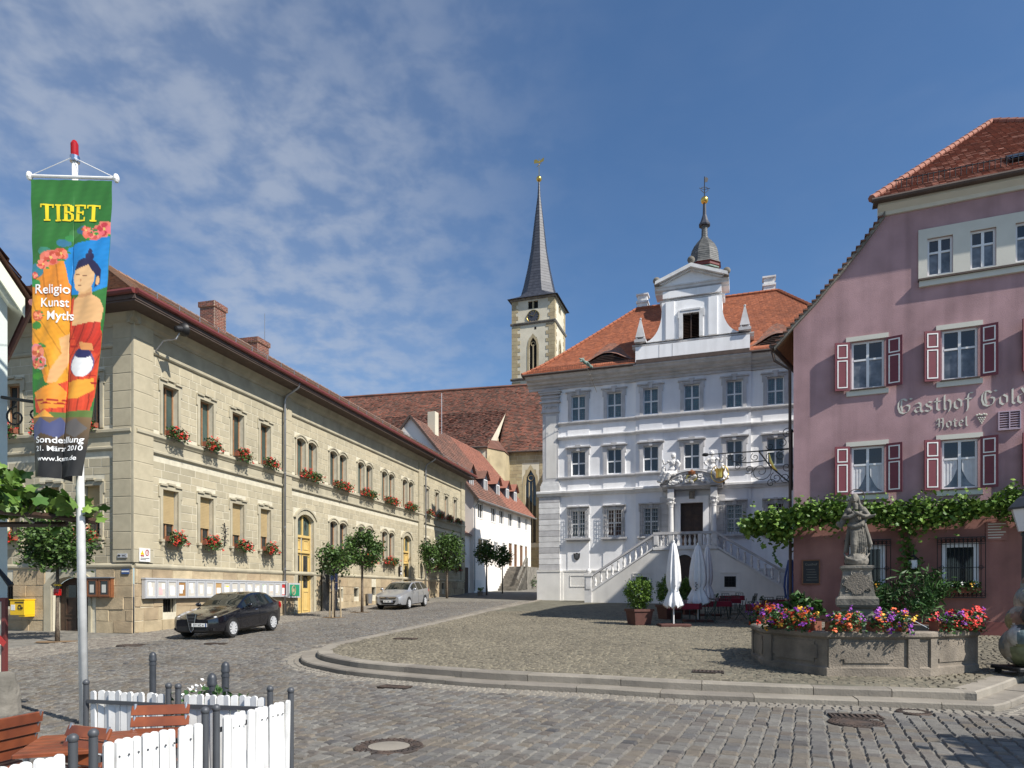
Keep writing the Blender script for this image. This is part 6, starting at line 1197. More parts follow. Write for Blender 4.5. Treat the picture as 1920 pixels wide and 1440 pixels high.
# tower
ta = math.atan2(-.31, .95); tw = thing('church_tower', 'tall stone church tower with clock and slender slate spire', 'tower', (0.0, 98.3, 0), ta); TW_ = 6.3; TR = ((TW_, 0, 0), (0, 0, math.pi / 2))
def tface(loc, rot, lit):
    cx_ = TW_ / 2; m = MB(); wall(m, 0, TW_, 2, 43.8, [(cx_ - .55, cx_ + .55, 33.4, 38.2), (cx_ - .75, cx_ + .75, 42.3, 43.4)], reveal=.4); f = O('wall', m, 'church_plaster', tw, loc, rot)
    for z0, z1, nm in ((2, 32.0, 0), (32.6, 40.0, 1), (40.4, 43.6, 2)):
        z = max(z0, 28); k = 0
        while z < z1 - .2:
            for s in (0, 1):
                w = (1.25 if k % 2 else .85) * (.75 if nm == 2 else 1.0); m = MB(); a, b = (-.04, w) if not s else (TW_ - w, TW_ + .04); m.box(a, b, -.04, .03, z + .01, min(z + .52, z1)); m.t = [RN.random()] * len(m.f); O('quoin', m, 'church_stone', tw, loc, rot)
            z += .53; k += 1
    for z in (32.2, 40.1, 43.6): m = MB(); prof(m, -.2, TW_ + .2, [(-.02, z), (.12, z), (.24, z + .2), (.24, z + .32), (-.02, z + .42)]); O('string_course', m, 'weathered_stone', tw, loc, rot)
    p = [(cx_ - .85, 33.2), (cx_ - .85, 37.0), (cx_ - .65, 37.9), (cx_, 38.75), (cx_ + .65, 37.9), (cx_ + .85, 37.0), (cx_ + .85, 33.2)]; q = [(cx_ - .55, 33.4), (cx_ - .55, 37.0), (cx_ - .42, 37.6), (cx_, 38.2), (cx_ + .42, 37.6), (cx_ + .55, 37.0), (cx_ + .55, 33.4)]
    m = MB(); m.add([(a, -.05, b) for a, b in p] + [(a, -.05, b) for a, b in q] + [(a, .3, b) for a, b in q], [(i, i + 1, 8 + i, 7 + i) for i in range(6)] + [(7 + i, 8 + i, 15 + i, 14 + i) for i in range(6)]); O('lancet_surround', m, 'church_stone', tw, loc, rot)
    m = MB(); m.add([(cx_ - .55, .3, 33.4), (cx_ + .55, .3, 33.4), (cx_ + .55, .3, 38.2), (cx_ - .55, .3, 38.2)], [(0, 1, 2, 3)]); m.add([(cx_ - .75, .3, 42.3), (cx_ + .75, .3, 42.3), (cx_ + .75, .3, 43.4), (cx_ - .75, .3, 43.4)], [(0, 1, 2, 3)]); O('belfry_opening', m, 'hole', tw, loc, rot)
    m = MB(); m.box(cx_ - .08, cx_ + .08, .05, .2, 33.4, 37.2); m.tube([(cx_ + .3 * math.cos(t), .12, 37.3 + .3 * math.sin(t)) for t in np.linspace(0, 2 * math.pi, 13)], .07, 5); m.box(cx_ - .1, cx_ + .1, .0, .25, 42.3, 43.4); O('tracery', m, 'church_stone', tw, loc, rot)
    if lit:
        c = (cx_ + .05, 41.15); m = MB(); m.add([(c[0] + .95 * math.cos(t), -.1, c[1] + .95 * math.sin(t)) for t in np.linspace(0, 2 * math.pi, 33)[:-1]], [tuple(range(31, -1, -1))]); ck = O('clock_face', m, 'slate', tw, loc, rot)
        m = MB(); m.tube([(c[0] + .9 * math.cos(t), -.12, c[1] + .9 * math.sin(t)) for t in np.linspace(0, 2 * math.pi, 33)], .035, 5); O('clock_ring', m, 'gold', ck)
        for k in range(12): t = k * math.pi / 6; m = MB(); m.beam((c[0] + .62 * math.cos(t), -.12, c[1] + .62 * math.sin(t)), (c[0] + .82 * math.cos(t), -.12, c[1] + .82 * math.sin(t)), .07, .03); O('numeral', m, 'gold', ck)
        for t, L in ((math.radians(150), .5), (math.radians(55), .8)): m = MB(); m.beam((c[0], -.14, c[1]), (c[0] + L * math.cos(t), -.14, c[1] + L * math.sin(t)), .07, .03); O('clock_hand', m, 'gold', ck)
        m = MB(); m.box(cx_ + .2, cx_ + .5, -.01, .05, 39.3, 39.7); O('slit_window', m, 'hole', tw, loc, rot)
tface((0, 0, 0), (0, 0, 0), True); tface(*TR, False); m = MB(); m.add([(0, 0, 2), (0, TW_, 2), (0, TW_, 43.8), (0, 0, 43.8)], [(0, 3, 2, 1)]); m.add([(0, TW_, 2), (TW_, TW_, 2), (TW_, TW_, 43.8), (0, TW_, 43.8)], [(0, 3, 2, 1)]); O('back_wall', m, 'church_plaster', tw)
h = TW_ / 2; prs = [(3.7, 43.85, 0), (2.95, 44.35, .5), (2.5, 45.1, .95), (2.12, 46.6, 1), (1.58, 49.2, 1), (1.1, 52.0, 1), (.58, 56.8, 1), (.2, 60.0, 1), (.09, 62.2, 1)]
m = MB(); ring = []
for w, z, oc in prs:
    c = w * (1 - oc * .586 * .5) ; k = w * (.414 if oc >= 1 else 1 - oc * .586); ring.append([(h + a, h + b, z) for a, b in ((-k, -w), (k, -w), (w, -k), (w, k), (k, w), (-k, w), (-w, k), (-w, -k))])
Vq = []; Tq = []
for r0, r1 in zip(ring[:-1], ring[1:]):
    for i in range(8):
        j = (i + 1) % 8; a0, b0, a1, b1 = map(np.array, (r0[i], r0[j], r1[i], r1[j])); n = max(1, int(np.linalg.norm(a1 - a0) / .42))
        for q in range(n):
            L0, R0, L1, R1 = a0 + (a1 - a0) * q / n, b0 + (b1 - b0) * q / n, a0 + (a1 - a0) * (q + 1) / n, b0 + (b1 - b0) * (q + 1) / n; k = max(1, int(np.linalg.norm(R0 - L0) / .4))
            o = np.array([*( (L0 + R0)[:2] / 2 - h), 0.0]); o = o / (np.linalg.norm(o) + 1e-9) * .02
            for s in range(k): Vq.append([L0 + (R0 - L0) * s / k + o, L0 + (R0 - L0) * (s + 1) / k + o, L1 + (R1 - L1) * (s + 1) / k, L1 + (R1 - L1) * s / k, L0 + (R0 - L0) * s / k, L0 + (R0 - L0) * (s + 1) / k]); Tq.append(RN.random())
sp_o = O('spire', MB().add([p for r_ in ring for p in r_], [(i * 8 + k, i * 8 + (k + 1) % 8, i * 8 + 8 + (k + 1) % 8, i * 8 + 8 + k) for i in range(len(ring) - 1) for k in range(8)]), 'slate', tw); stuff_part('spire_slates', np.array(Vq), np.array(Tq), 'slate', sp_o)
m = MB(); m.ball((h, h, 62.6), .42, 12); O('gold_ball', m, 'gold', tw, smooth=True); m = MB(); m.tube([(h, h, 62.9), (h, h, 65.6)], .05, 5); m.tube([(h - .35, h, 64.4), (h + .35, h, 64.9)], .04, 5); m.ext([(h - .75, 65.0), (h - .3, 65.0), (h, 64.9), (h + .3, 65.0), (h + .7, 65.1), (h + .75, 65.6), (h + .35, 65.4), (h, 65.15), (h - .4, 65.55), (h - .75, 65.5)], 'y', h - .03, h + .03); O('weathercock', m, 'gold', tw)
# ------------------------------------------------------------ cars
def car(name, label, loc, yaw, pitch, st, paint, wheels, wr, glass_x, pillars, plate, kind):
    """st: stations (x, zb, zs, zt, wb, wr) from nose to tail; x forward is negative here (nose at 0)"""
    root = thing(name, label, 'car', loc); root.rotation_euler = (0, pitch, yaw)
    xs = np.array([s[0] for s in st]); cols = [np.array([s[k] for s in st]) for k in range(1, 6)]
    n = 56; X = np.linspace(xs[0], xs[-1], n); X = np.unique(np.concatenate([X, [g for g in glass_x], [p for q in pillars for p in q]])); n = len(X)
    f = lambda k: np.interp(X, xs, cols[k])
    def sm(a): return np.convolve(np.pad(a, 1, 'edge'), [.25, .5, .25], 'valid')
    zb, zs, zt, wb, wrf = sm(f(0)), sm(f(1)), f(2), sm(f(3)), sm(f(4)); sec = []
    for i in range(n):
        H = zs[i] - zb[i]; zr = max(zs[i] + .004, zt[i] - .055); w = wb[i]; r_ = wrf[i]
        sec.append([(0, zb[i]), (w * .78, zb[i]), (w * .965, zb[i] + .07), (w * .995, zb[i] + H * .32), (w, zb[i] + H * .62), (w * .985, zb[i] + H * .86), (w * .955, zs[i]), (r_ + (w * .955 - r_) * .06, zr - (zr - zs[i]) * .06), (r_ * .93, zr + (zt[i] - zr) * .55), (r_ * .6, zt[i] - .012), (0, zt[i])])
    K = len(sec[0]); parts = {}
    def put(nm, q): parts.setdefault(nm, []).append(q)
    V = {}
    for s in (1, -1):
        for i in range(n - 1):
            xm = (X[i] + X[i + 1]) / 2
            for k in range(K - 1):
                q = [(-X[i], s * sec[i][k][0], sec[i][k][1]), (-X[i + 1], s * sec[i + 1][k][0], sec[i + 1][k][1]), (-X[i + 1], s * sec[i + 1][k + 1][0], sec[i + 1][k + 1][1]), (-X[i], s * sec[i][k + 1][0], sec[i][k + 1][1])]
                if s < 0: q = q[::-1]
                nm = 'body'
                if k >= 7 and glass_x[0] < xm < glass_x[1] : nm = 'windshield' if k >= 8 else 'body'
                elif k >= 7 and glass_x[2] < xm < glass_x[3]: nm = 'rear_window' if k >= 8 else 'body'
                elif k == 6 and any(a < xm < b for a, b in pillars): nm = 'side_window_%d' % [j for j, (a, b) in enumerate(pillars) if a < xm < b][0]
                elif k <= 1 or (k == 2 and kind == 'silver' and False): nm = 'underbody'
                elif k >= 6 and xm < glass_x[0]: nm = 'bonnet'
                put(nm + ('' if not nm.startswith('side') else ('_l' if s > 0 else '_r')), q)
    for nm, qs in parts.items():
        idx = {}; vs = []; fs = []
        for q in qs:
            ff = []
            for p in q:
                key = tuple(round(c, 4) for c in p)
                if key not in idx: idx[key] = len(vs); vs.append(p)
                if idx[key] not in ff: ff.append(idx[key])
            if len(ff) > 2: fs.append(tuple(ff))
        base = 'side_window' if nm.startswith('side') else nm
        mm = 'car_glass' if 'window' in nm or nm == 'windshield' else ('black' if nm == 'underbody' else paint); O(base, MB().add(vs, fs), mm, root, smooth=True, sharp=38)
    for e in (0, n - 1):
        q = [(-X[e], y, z) for y, z in sec[e]] + [(-X[e], -y, z) for y, z in sec[e][::-1]]; O('nose' if e == 0 else 'tail', MB().add(q, [tuple(range(len(q)))]), paint, root)
    wmax = max(s[4] for s in st)
    for wx in wheels:
        for s in (1, -1):
            y = s * np.interp(wx, xs, cols[3]); a = MB(); R1 = wr + .055
            pts = [(R1 * math.cos(t), R1 * math.sin(t)) for t in np.linspace(0, math.pi, 17)] + [(-R1 * .98, -wr * .35), (R1 * .98, -wr * .35)]
            a.ext([(p - wx, q + wr) for p, q in pts], 'y', y + s * .004, y - s * .06); O('wheel_arch', a, 'black', root)
            a = MB(); tp = [(wr * .66, -.10), (wr * .93, -.105), (wr, -.075), (wr, .075), (wr * .93, .105), (wr * .66, .10)]; w = O('wheel', a.lathe(tp, 28, caps=False), 'tyre', root, (-wx, y - s * .085, wr), (math.pi / 2, 0, 0), True, 50)
            a = MB(); zz = -s * .105; a.lathe([(wr * .68, zz - .012), (wr * .68, zz + .012), (wr * .60, zz), (wr * .56, zz * .75)], 24, caps=False); O('rim', a, 'rim', w)
            a = MB(); a.lathe([(wr * .62, zz * .55), (wr * .62, zz * .5)], 20); O('brake_disc', a, 'steel_dark', w)
            ns = 10 if kind == 'black' else 7
            for k in range(ns):
                t = 2 * math.pi * k / ns; a = MB(); a.beam((.03 * math.cos(t), .03 * math.sin(t), zz * .95), (wr * .64 * math.cos(t), wr * .64 * math.sin(t), zz * .98), .05 if kind == 'black' else .075, .03); O('spoke', a, 'rim', w)
            a = MB(); a.lathe([(.055, zz * .9), (.055, zz * 1.08)], 12); O('hub', a, 'rim', w)
    def at(x, y): i = min(range(n), key=lambda q: abs(X[q] - x)); return wb[i]
    for s in (1, -1):
        # mirrors, handles, door seams
        i = glass_x[0] + .32; yw = np.interp(i, X, wb); zz = np.interp(i, X, zs); m = MB(); m.ball((-i, s * (yw + .10), zz + .09), .10, 10, sx=.7, sy=1.1, sz=.75); m.tube([(-i, s * (yw - .06), zz + .01), (-i, s * (yw + .06), zz + .06)], .03, 6); O('mirror', m, paint, root, smooth=True)
        for j, hx in enumerate((2.35,) if kind == 'black' else (2.28, 3.15)):
            yw = np.interp(hx, X, wb); zz = np.interp(hx, X, zs) - .11; O('door_handle', MB().tube([(-hx + .09, s * (yw * .99), zz), (-hx, s * (yw * .99 + .03), zz), (-hx - .09, s * (yw * .99), zz)], .014, 6), 'chrome' if kind == 'black' else paint, root)
        for dx in ((1.35, 2.55) if kind == 'black' else (1.38, 2.45, 3.3)):
            yw = np.interp(dx, X, wb); z0 = np.interp(dx, X, zb) + .12; z1 = np.interp(dx, X, zs) - .02; m = MB()
            for q in range(5): za, zc_ = z0 + (z1 - z0) * q / 5, z0 + (z1 - z0) * (q + 1) / 5; g = lambda z: np.interp((z - np.interp(dx, X, zb)) / (np.interp(dx, X, zs) - np.interp(dx, X, zb)), [0, .32, .62, .86, 1], [.97, .995, 1, .985, .955]) * yw + .003; m.beam((-dx, s * g(za), za), (-dx, s * g(zc_), zc_), .008, .006)
            O('door_seam', m, 'black', root)
    return root, X, sec
BK = [(0.0, .28, .62, .66, .52, .40), (.06, .22, .66, .70, .68, .50), (.2, .20, .70, .755, .79, .60), (.5, .19, .77, .83, .85, .68), (.9, .19, .84, .905, .862, .72), (1.25, .19, .90, .955, .865, .72), (1.45, .19, .92, 1.02, .865, .72), (1.8, .19, .935, 1.22, .865, .68), (2.15, .19, .945, 1.38, .865, .64), (2.5, .19, .955, 1.435, .865, .62), (3.0, .19, .985, 1.44, .865, .61), (3.5, .2, 1.03, 1.39, .858, .58), (3.85, .22, 1.06, 1.25, .84, .58), (4.1, .26, 1.02, 1.06, .79, .58), (4.22, .34, .86, .90, .70, .5)]
SI = [(0.0, .30, .66, .70, .56, .46), (.06, .22, .72, .76, .72, .55), (.2, .20, .78, .82, .82, .64), (.5, .19, .85, .90, .865, .72), (.9, .19, .92, .99, .872, .74), (1.15, .19, .96, 1.04, .872, .74), (1.45, .19, .98, 1.20, .872, .71), (1.8, .19, .99, 1.38, .872, .67), (2.1, .19, 1.0, 1.46, .872, .645), (2.6, .19, 1.01, 1.50, .872, .63), (3.3, .19, 1.03, 1.50, .872, .62), (3.9, .2, 1.05, 1.46, .865, .61), (4.25, .22, 1.06, 1.36, .85, .60), (4.45, .26, 1.02, 1.08, .82, .60), (4.52, .34, .9, .94, .76, .55)]
def place_car(x, y, yaw_dir, L, front=.87): return math.atan2(-yaw_dir[1], -yaw_dir[0])
yb_ = math.atan2(-.985, -.17); cx0, cy0 = -9.98, 22.5     # front axle
fx = .87; org = (cx0 + (-.17) * fx, cy0 + (-.985) * fx)
pit = math.atan(.0365) * .985
bc, X, sec = car('parked_car', 'black three-door hatchback parked below the notice boards', (org[0], org[1], gz(org[1]) + .028), yb_, pit, BK, 'car_black', (.87, 3.42), .315, (1.42, 2.32, 3.62, 4.06), [(1.62, 2.52), (2.64, 3.55)], 'KT VC 6', 'black')
def front_bits(c, kind, txt):
    W = .30
    pl = O('number_plate', MB().box(-.012, .012, -.26, .26, -.055, .055), 'paint_white', c, (.035 if kind == 'black' else .03, .27 if kind == 'black' else 0.0, .475 if kind == 'black' else .46)); O('plate_band', MB().box(.012, .016, -.26, -.215, -.055, .055) if False else MB().box(.012, .016, .215, .26, -.055, .055), 'sign_blue', pl); T(txt, .10, 'black', pl, (.014, -.02, -.035), (math.pi / 2, 0, math.pi / 2), ext=.002)
    for s in (1, -1):
        m = MB(); m.ball((0, 0, 0), .11, 12, sx=1.15 if kind == 'silver' else .9, sy=1.25, sz=.72); h = O('headlight', m, 'lamp_glass', c, (-.29 if kind == 'black' else -.26, s * (.62 if kind == 'black' else .63), .655 if kind == 'black' else .70), (0, 0, s * -.5), True); O('bulb', MB().ball((.05, s * .04, 0), .055, 10), 'chrome', h)
        m = MB(); m.box(-.02, .03, -.12, .12, -.04, .04); O('fog_grille', m, 'black', c, (-.13, s * .58, .33), (0, 0, s * -.35))
    if kind == 'black':
        m = MB(); m.ext([(-.17, .30), (.17, .30), (.06, -.22), (0, -.27), (-.06, -.22)], 'x', -.03, .035); g = O('shield_grille', m, 'black', c, (.0, 0, .52)); O('grille_rim', MB().tube([(.04, .17, .31), (.05, .06, -.2), (.055, 0, -.27), (.05, -.06, -.2), (.04, -.17, .31)], .008, 6), 'chrome', g)
        for k in range(4): O('grille_slat', MB().box(.034, .042, -.13 + k * .025, .13 - k * .025, .2 - k * .1, .215 - k * .1), 'chrome' if k == 0 else 'steel_dark', g)
        m = MB(); m.lathe([(.055, 0), (.055, .012)], 16); O('badge', m, 'chrome', c, (-.02, 0, .80), (0, math.pi / 2, 0)); m = MB(); m.box(-.06, .01, -.55, .55, -.07, .06); O('lower_grille', m, 'black', c, (-.005, 0, .36))
        for s in (1, -1): O('upper_slot', MB().box(-.05, .012, -.14, .14, -.02, .02), 'chrome', c, (-.03, s * .36, .60))
    else:
        m = MB(); m.ext([(-.50, .07), (.50, .07), (.42, -.06), (-.42, -.06)], 'x', -.06, .018); g = O('upper_grille', m, 'black', c, (.0, 0, .64)); O('grille_bar', MB().box(.012, .035, -.46, .46, .0, .035), 'chrome', g); m = MB(); m.tube([(.04, .055 * math.cos(t), .055 * math.sin(t) + .015) for t in np.linspace(0, 2 * math.pi, 17)], .009, 5); m.tube([(.04, -.055, .0), (.04, .01, .012), (.04, -.01, .02), (.04, .055, .03)], .008, 5); O('badge', m, 'chrome', g)
        m = MB(); m.ext([(-.46, .09), (.46, .09), (.34, -.11), (-.34, -.11)], 'x', -.06, .016); O('lower_grille', m, 'black', c, (0, 0, .42))
        for s in (1, -1): O('roof_rail', MB().tube([(-2.0, s * .60, 1.47), (-2.15, s * .60, 1.545), (-3.8, s * .60, 1.54), (-4.0, s * .59, 1.46)], .016, 6), 'chrome', c)
    for s in (1, -1): O('tail_light', MB().ball((0, 0, 0), .1, 8, sx=.6, sy=.8, sz=1.4), 'red_lens', c, (-(4.08 if kind == 'black' else 4.4), s * .76, .9))
front_bits(bc, 'black', 'KT VC 6')
ys_ = math.atan2(-.98, -.2); org = (-6.5 + -.2 * .9, 37.7 - .98 * .9)
sc, X, sec = car('parked_car', 'silver estate car parked under the round street tree', (org[0], org[1], gz(org[1]) + .028), ys_, pit, SI, 'car_silver', (.9, 3.6), .315, (1.2, 2.02, 4.0, 4.42), [(1.5, 2.36), (2.46, 3.24), (3.34, 4.12)], 'KT OB 1', 'silver')
front_bits(sc, 'silver', 'KT OB 1')
for c in (bc, sc): c['group'] = 'cars parked along the street'
# ------------------------------------------------------------ street trees
def tree(label, x, y, z, h, crown, rad, n, size, seed, mm='leaf_dark', tr_=.06, lean=0.0, stakes=False, clumps=60, group='young street trees'):
    t = thing('street_tree', label, 'tree', (x, y, z), group=group); r = random.Random(seed); cz = crown
    m = MB(); m.tube([(0, 0, -.05), (lean * .3, 0, h * .35), (lean * .7, .01, h * .7), (lean, 0, cz - rad[2] * .5)], [tr_ * 1.35, tr_ * 1.05, tr_ * .95, tr_ * .8], 9); O('trunk', m, 'bark', t, smooth=True)
    for k in range(9):
        a = k * 2.4 + r.random(); e = r.uniform(.35, .75); m = MB(); b = (lean, 0, cz - rad[2] * r.uniform(.45, .7)); c_ = (lean + rad[0] * e * math.cos(a) * .5, rad[1] * e * math.sin(a) * .5, cz - rad[2] * .1); d = (lean + rad[0] * e * math.cos(a), rad[1] * e * math.sin(a), cz + rad[2] * r.uniform(0, .5)); m.tube([b, c_, d], [tr_ * .55, tr_ * .35, tr_ * .12], 5); O('limb', m, 'bark', t)
    P = cloud(n, (lean, 0, cz), rad, seed, clumps, .30, .45); rr_ = ((P - np.array((lean, 0, cz))) / np.array(rad)); 
    leaves('crown', P, size, mm, OVAL, seed, t)
    if stakes:
        for k in range(3): a = k * 2.1 + .5; sx, sy = .30 * math.cos(a), .30 * math.sin(a); O('stake', MB().tube([(sx, sy, -.05), (sx * .85, sy * .85, 1.75)], .04, 7), 'stake_wood', t)
        O('stake_tie', MB().tube([(.26 * math.cos(q), .26 * math.sin(q), 1.62) for q in np.linspace(0, 2 * math.pi, 10)], .02, 5), 'bark', t)
    return t
tree('sparse young tree tied to three stakes beside the yellow door', -8.22, 31.6, gz(31.6), 2.6, 2.65, (.95, .9, .95), 1500, .15, 61, stakes=True, tr_=.03, clumps=45)
tree('dense ball-crowned street tree left of the silver car', -7.75, 35.3, gz(35.3), 3.1, 3.15, (1.12, 1.12, 1.12), 3400, .15, 62, tr_=.06)
tree('sparse young tree behind the silver car with bicycle at its foot', -5.75, 47.0, gz(47), 3.0, 3.0, (.9, .9, 1.25), 1300, .17, 63, tr_=.035, clumps=40)
tree('wide ball-crowned tree behind the silver estate car', -4.85, 50.9, gz(50.9), 3.3, 3.45, (1.42, 1.42, 1.45), 3000, .19, 64, tr_=.07)
tree('shaded ball tree in front of the white row house', -2.1, 56.5, gz(56.5), 3.2, 3.5, (1.05, 1.05, 1.05), 1800, .19, 65, tr_=.06)
tree('smaller shaded tree by the row house steps', -.85, 60.5, gz(60.5), 3.2, 3.3, (.95, .95, 1.0), 1500, .19, 66, tr_=.05)
lt_ = tree('dense low tree in front of the dark cellar door', -14.25, 21.4, gz(21.4), 2.0, 3.1, (1.22, 1.15, .98), 3600, .14, 67, tr_=.055)
O('red_marker', MB().lathe([(.11, 0), (.115, .10), (.11, .2)], 10), 'red_lens', lt_, (0, 0, 1.45)); O('yellow_ribbon', MB().lathe([(.10, 0), (.10, .05)], 10), 'mail_yellow', lt_, (0, 0, 1.75))
# ------------------------------------------------------------ geranium boxes
def flower_proto(L, seed, kinds=(('flower_red', 1.0),), nf=240, nl=340, droop=.30, h=.34, depth=.30, lsize=.10, fs=.050):
    r = np.random.default_rng(seed); me = {}
    def pts(n, zlo, zhi): 
        u = r.uniform(-L / 2, L / 2, n); k = r.random(n); y = -depth * .5 + r.normal(0, depth * .33, n); z = zlo + (zhi - zlo) * r.beta(1.8, 1.6, n) ; z -= (np.abs(u) / L) ** 2 * .12; y -= np.clip(.10 - z, 0, .5) * .25; return np.stack([u, y, z], 1)
    o = leaves('foliage', pts(nl, -droop, h * .8), lsize, 'leaf', OVAL, seed, None); me['foliage'] = o.data; bpy.data.objects.remove(o)
    for mm, fr in kinds:
        nb = max(4, int(nf * fr / 9)); c = pts(nb, -droop * .9, h); c[:, 1] -= .04; k = r.integers(0, nb, int(nf * fr)); P = c[k] + r.normal(0, .028, (len(k), 3)); o = leaves('blossoms', P, fs, mm, np.array([(0, 0), (.5, .2), (.45, .8), (0, 1), (-.45, .8), (-.5, .2)]), seed + 1, None, nrm=(.0, -.9, .5)); me['blossoms_' + mm] = o.data; bpy.data.objects.remove(o)
    b = MB(); b.box(-L / 2, L / 2, -.16, .02, -.10, .08); bm_ = b.mesh('box'); bm_.materials.append(M['terracotta']); me['box'] = bm_; return me
def flower_box(me, label, loc, rz, group, cat='flower box'):
    t = thing('flower_box', label, cat, loc, rz, group)
    for k, q in me.items(): O('blossoms' if k.startswith('bl') else k, q, None, t)
    return t
PB = [flower_proto(.85, s) for s in (71, 72, 73)]; PD = [flower_proto(1.75, s, nf=430, nl=560) for s in (74, 75)]
ordn = ['first', 'second', 'third', 'fourth', 'fifth']; GB = 'red geraniums on the sandstone house'
for i, u in enumerate(singles):
    flower_box(PB[i % 3], 'red geraniums at the %s upper window from the house corner' % ordn[i], tuple(SM @ Vector((u + .42, -.17, z_up[0] + .06))), sa, GB)
    flower_box(PB[(i + 1) % 3], 'red geraniums at the %s lower blind window from the house corner' % ordn[i], tuple(SM @ Vector((u + .42, -.17, z_lo[0] + .04))), sa, GB)
for i, u in enumerate(doubles):
    flower_box(PD[i % 2], 'wide red geranium box at the %s upper twin window from the corner' % ordn[i], tuple(SM @ Vector((u + .94, -.17, z_up[0] + .06))), sa, GB)
    if 0 < i < 4: flower_box(PD[(i + 1) % 2], 'wide red geranium box at the %s lower twin window between the yellow doors' % ordn[i - 1], tuple(SM @ Vector((u + .94, -.17, z_lo[0] + .04))), sa, GB)
for i, u in enumerate(tail):
    flower_box(PB[i % 3], 'red geraniums at the %s upper window past the second downpipe' % ordn[i], tuple(SM @ Vector((u + .42, -.17, z_up[0] + .06))), sa, GB)
    flower_box(PB[(i + 1) % 3], 'red geraniums at the %s lower window past the second downpipe' % ordn[i], tuple(SM @ Vector((u + .42, -.17, z_lo[0] + .04))), sa, GB)
SS = SM @ Matrix.Translation((0, SW, 0)) @ Matrix.Rotation(-math.pi / 2, 4, 'Z')
for i, c in enumerate(short_c[:3]):
    flower_box(PB[i % 3], 'red geraniums on the shaded house end, %s upper window from the corner' % ordn[i], tuple(SS @ Vector((c, -.17, z_up[0] + .06))), sa - math.pi / 2, GB)
    flower_box(PB[(i + 1) % 3], 'red geraniums on the shaded house end, %s lower window from the corner' % ordn[i], tuple(SS @ Vector((c, -.17, z_lo[0] + .04))), sa - math.pi / 2, GB)
# ------------------------------------------------------------ things on the sandstone house
def color_attr(me, cols):
    at = me.attributes.new('print', 'FLOAT_COLOR', 'FACE'); at.data.foreach_set('color', np.array([(*c, 1) for c in cols], np.float32).reshape(-1))
nb = thing('notice_board', 'long white glazed notice board row along the sandstone plinth', 'notice board', tuple(SM @ Vector((.28, -.12, 0))), sa)
m = MB(); m.box(0, 8.85, -.10, .04, 1.66, 2.36); m.box(-.02, 8.87, -.14, .04, 2.36, 2.41); O('cabinet', m, 'aluminium', nb); r = random.Random(4); nP = 17
pal = [(.75, .75, .73), (.7, .45, .45), (.6, .62, .6), (.32, .17, .06), (.75, .72, .55), (.7, .7, .68), (.72, .7, .66), (.45, .28, .12), (.8, .65, .05), (.05, .09, .3), (.7, .68, .6), (.72, .73, .72), (.75, .75, .75), (.5, .62, .5), (.6, .25, .08), (.7, .3, .3), (.5, .03, .03)]
for k in range(nP):
    w = 8.85 / nP; x0 = k * w; m = MB(); frame(m, x0 + .01, x0 + w - .01, 1.68, 2.34, .07, -.125, -.10); fr = O('case_frame', m, 'aluminium', nb)
    pm = MB(); cols = []; back = pal[k] if k in (3, 7, 16) else (.55, .52, .46); pm.add([(x0 + .08, -.104, 1.75), (x0 + w - .08, -.104, 1.75), (x0 + w - .08, -.104, 2.27), (x0 + .08, -.104, 2.27)], [(0, 1, 2, 3)]); cols.append(back); o = O('pinboard', pm, 'poster', fr); color_attr(o.data, cols)
    for j in range(r.randint(2, 3)):
        pm = MB(); pw = r.uniform(.14, .26); ph = r.uniform(.18, .34); px = r.uniform(x0 + .09, max(x0 + .10, x0 + w - .09 - pw)); pz_ = r.uniform(1.76, 2.26 - ph); pm.add([(px, -.107 - j * .001, pz_), (px + pw, -.107 - j * .001, pz_), (px + pw, -.107 - j * .001, pz_ + ph), (px, -.107 - j * .001, pz_ + ph)], [(0, 1, 2, 3)]); o = O('paper', pm, 'poster', fr); color_attr(o.data, [pal[k] if j == 0 else (.75, .75, .73)])
gb = thing('notice_board', 'single white notice case with green poster beside the yellow door', 'notice board', tuple(SM @ Vector((9.3, -.14, 0))), sa); m = MB(); m.box(0, 1.0, -.08, .04, 1.62, 2.34); O('cabinet', m, 'aluminium', gb); m = MB(); m.box(.08, .92, -.086, -.08, 1.70, 2.26); o = O('poster', m, 'poster', gb); color_attr(o.data, [(.02, .25, .13)] * 6); m = MB(); m.tube([(.40 + .15 * math.cos(t), -.088, 1.98 + .22 * math.sin(t)) for t in np.linspace(0, 2 * math.pi, 17)], .03, 5); m.ball((.40, -.087, 1.98), .1, 8, sy=.05); O('poster_mask', m, 'stake_wood', gb)
for nm, lb, px, txt, w, h_, z, mm, tm in (('information_sign', 'square white information sign with red i on the house corner', (.45, -.125, 0), None, .50, .46, 3.25, 'paint_white', None),):
    t = thing(nm, lb, 'sign', tuple(SM @ Vector((.36, -.13, 3.22))), sa); O('plate', MB().box(-.25, .25, -.012, .012, -.24, .24), 'paint_white', t); m = MB(); m.tube([(.1 + .075 * math.cos(q), -.016, .08 + .10 * math.sin(q)) for q in np.linspace(0, 2 * math.pi, 15)], .014, 5); O('ring', m, 'red_lens', t); T('i', .16, 'red_lens', t, (.1, -.014, .03), bold=.004); m = MB(); m.ext([(-.2, 0), (-.04, 0), (-.05, .06), (-.08, .06), (-.10, .13), (-.13, .16), (-.15, .08), (-.19, .07)], 'y', -.017, -.012); O('town_emblem', m, 'mail_yellow', t); O('emblem_base', MB().box(-.2, -.04, -.016, -.012, -.06, -.015), 'red_lens', t)
    for k in range(2): O('text_line', MB().box(-.2, .2 - .15 * k, -.016, -.012, -.13 - .05 * k, -.11 - .05 * k), 'black', t)
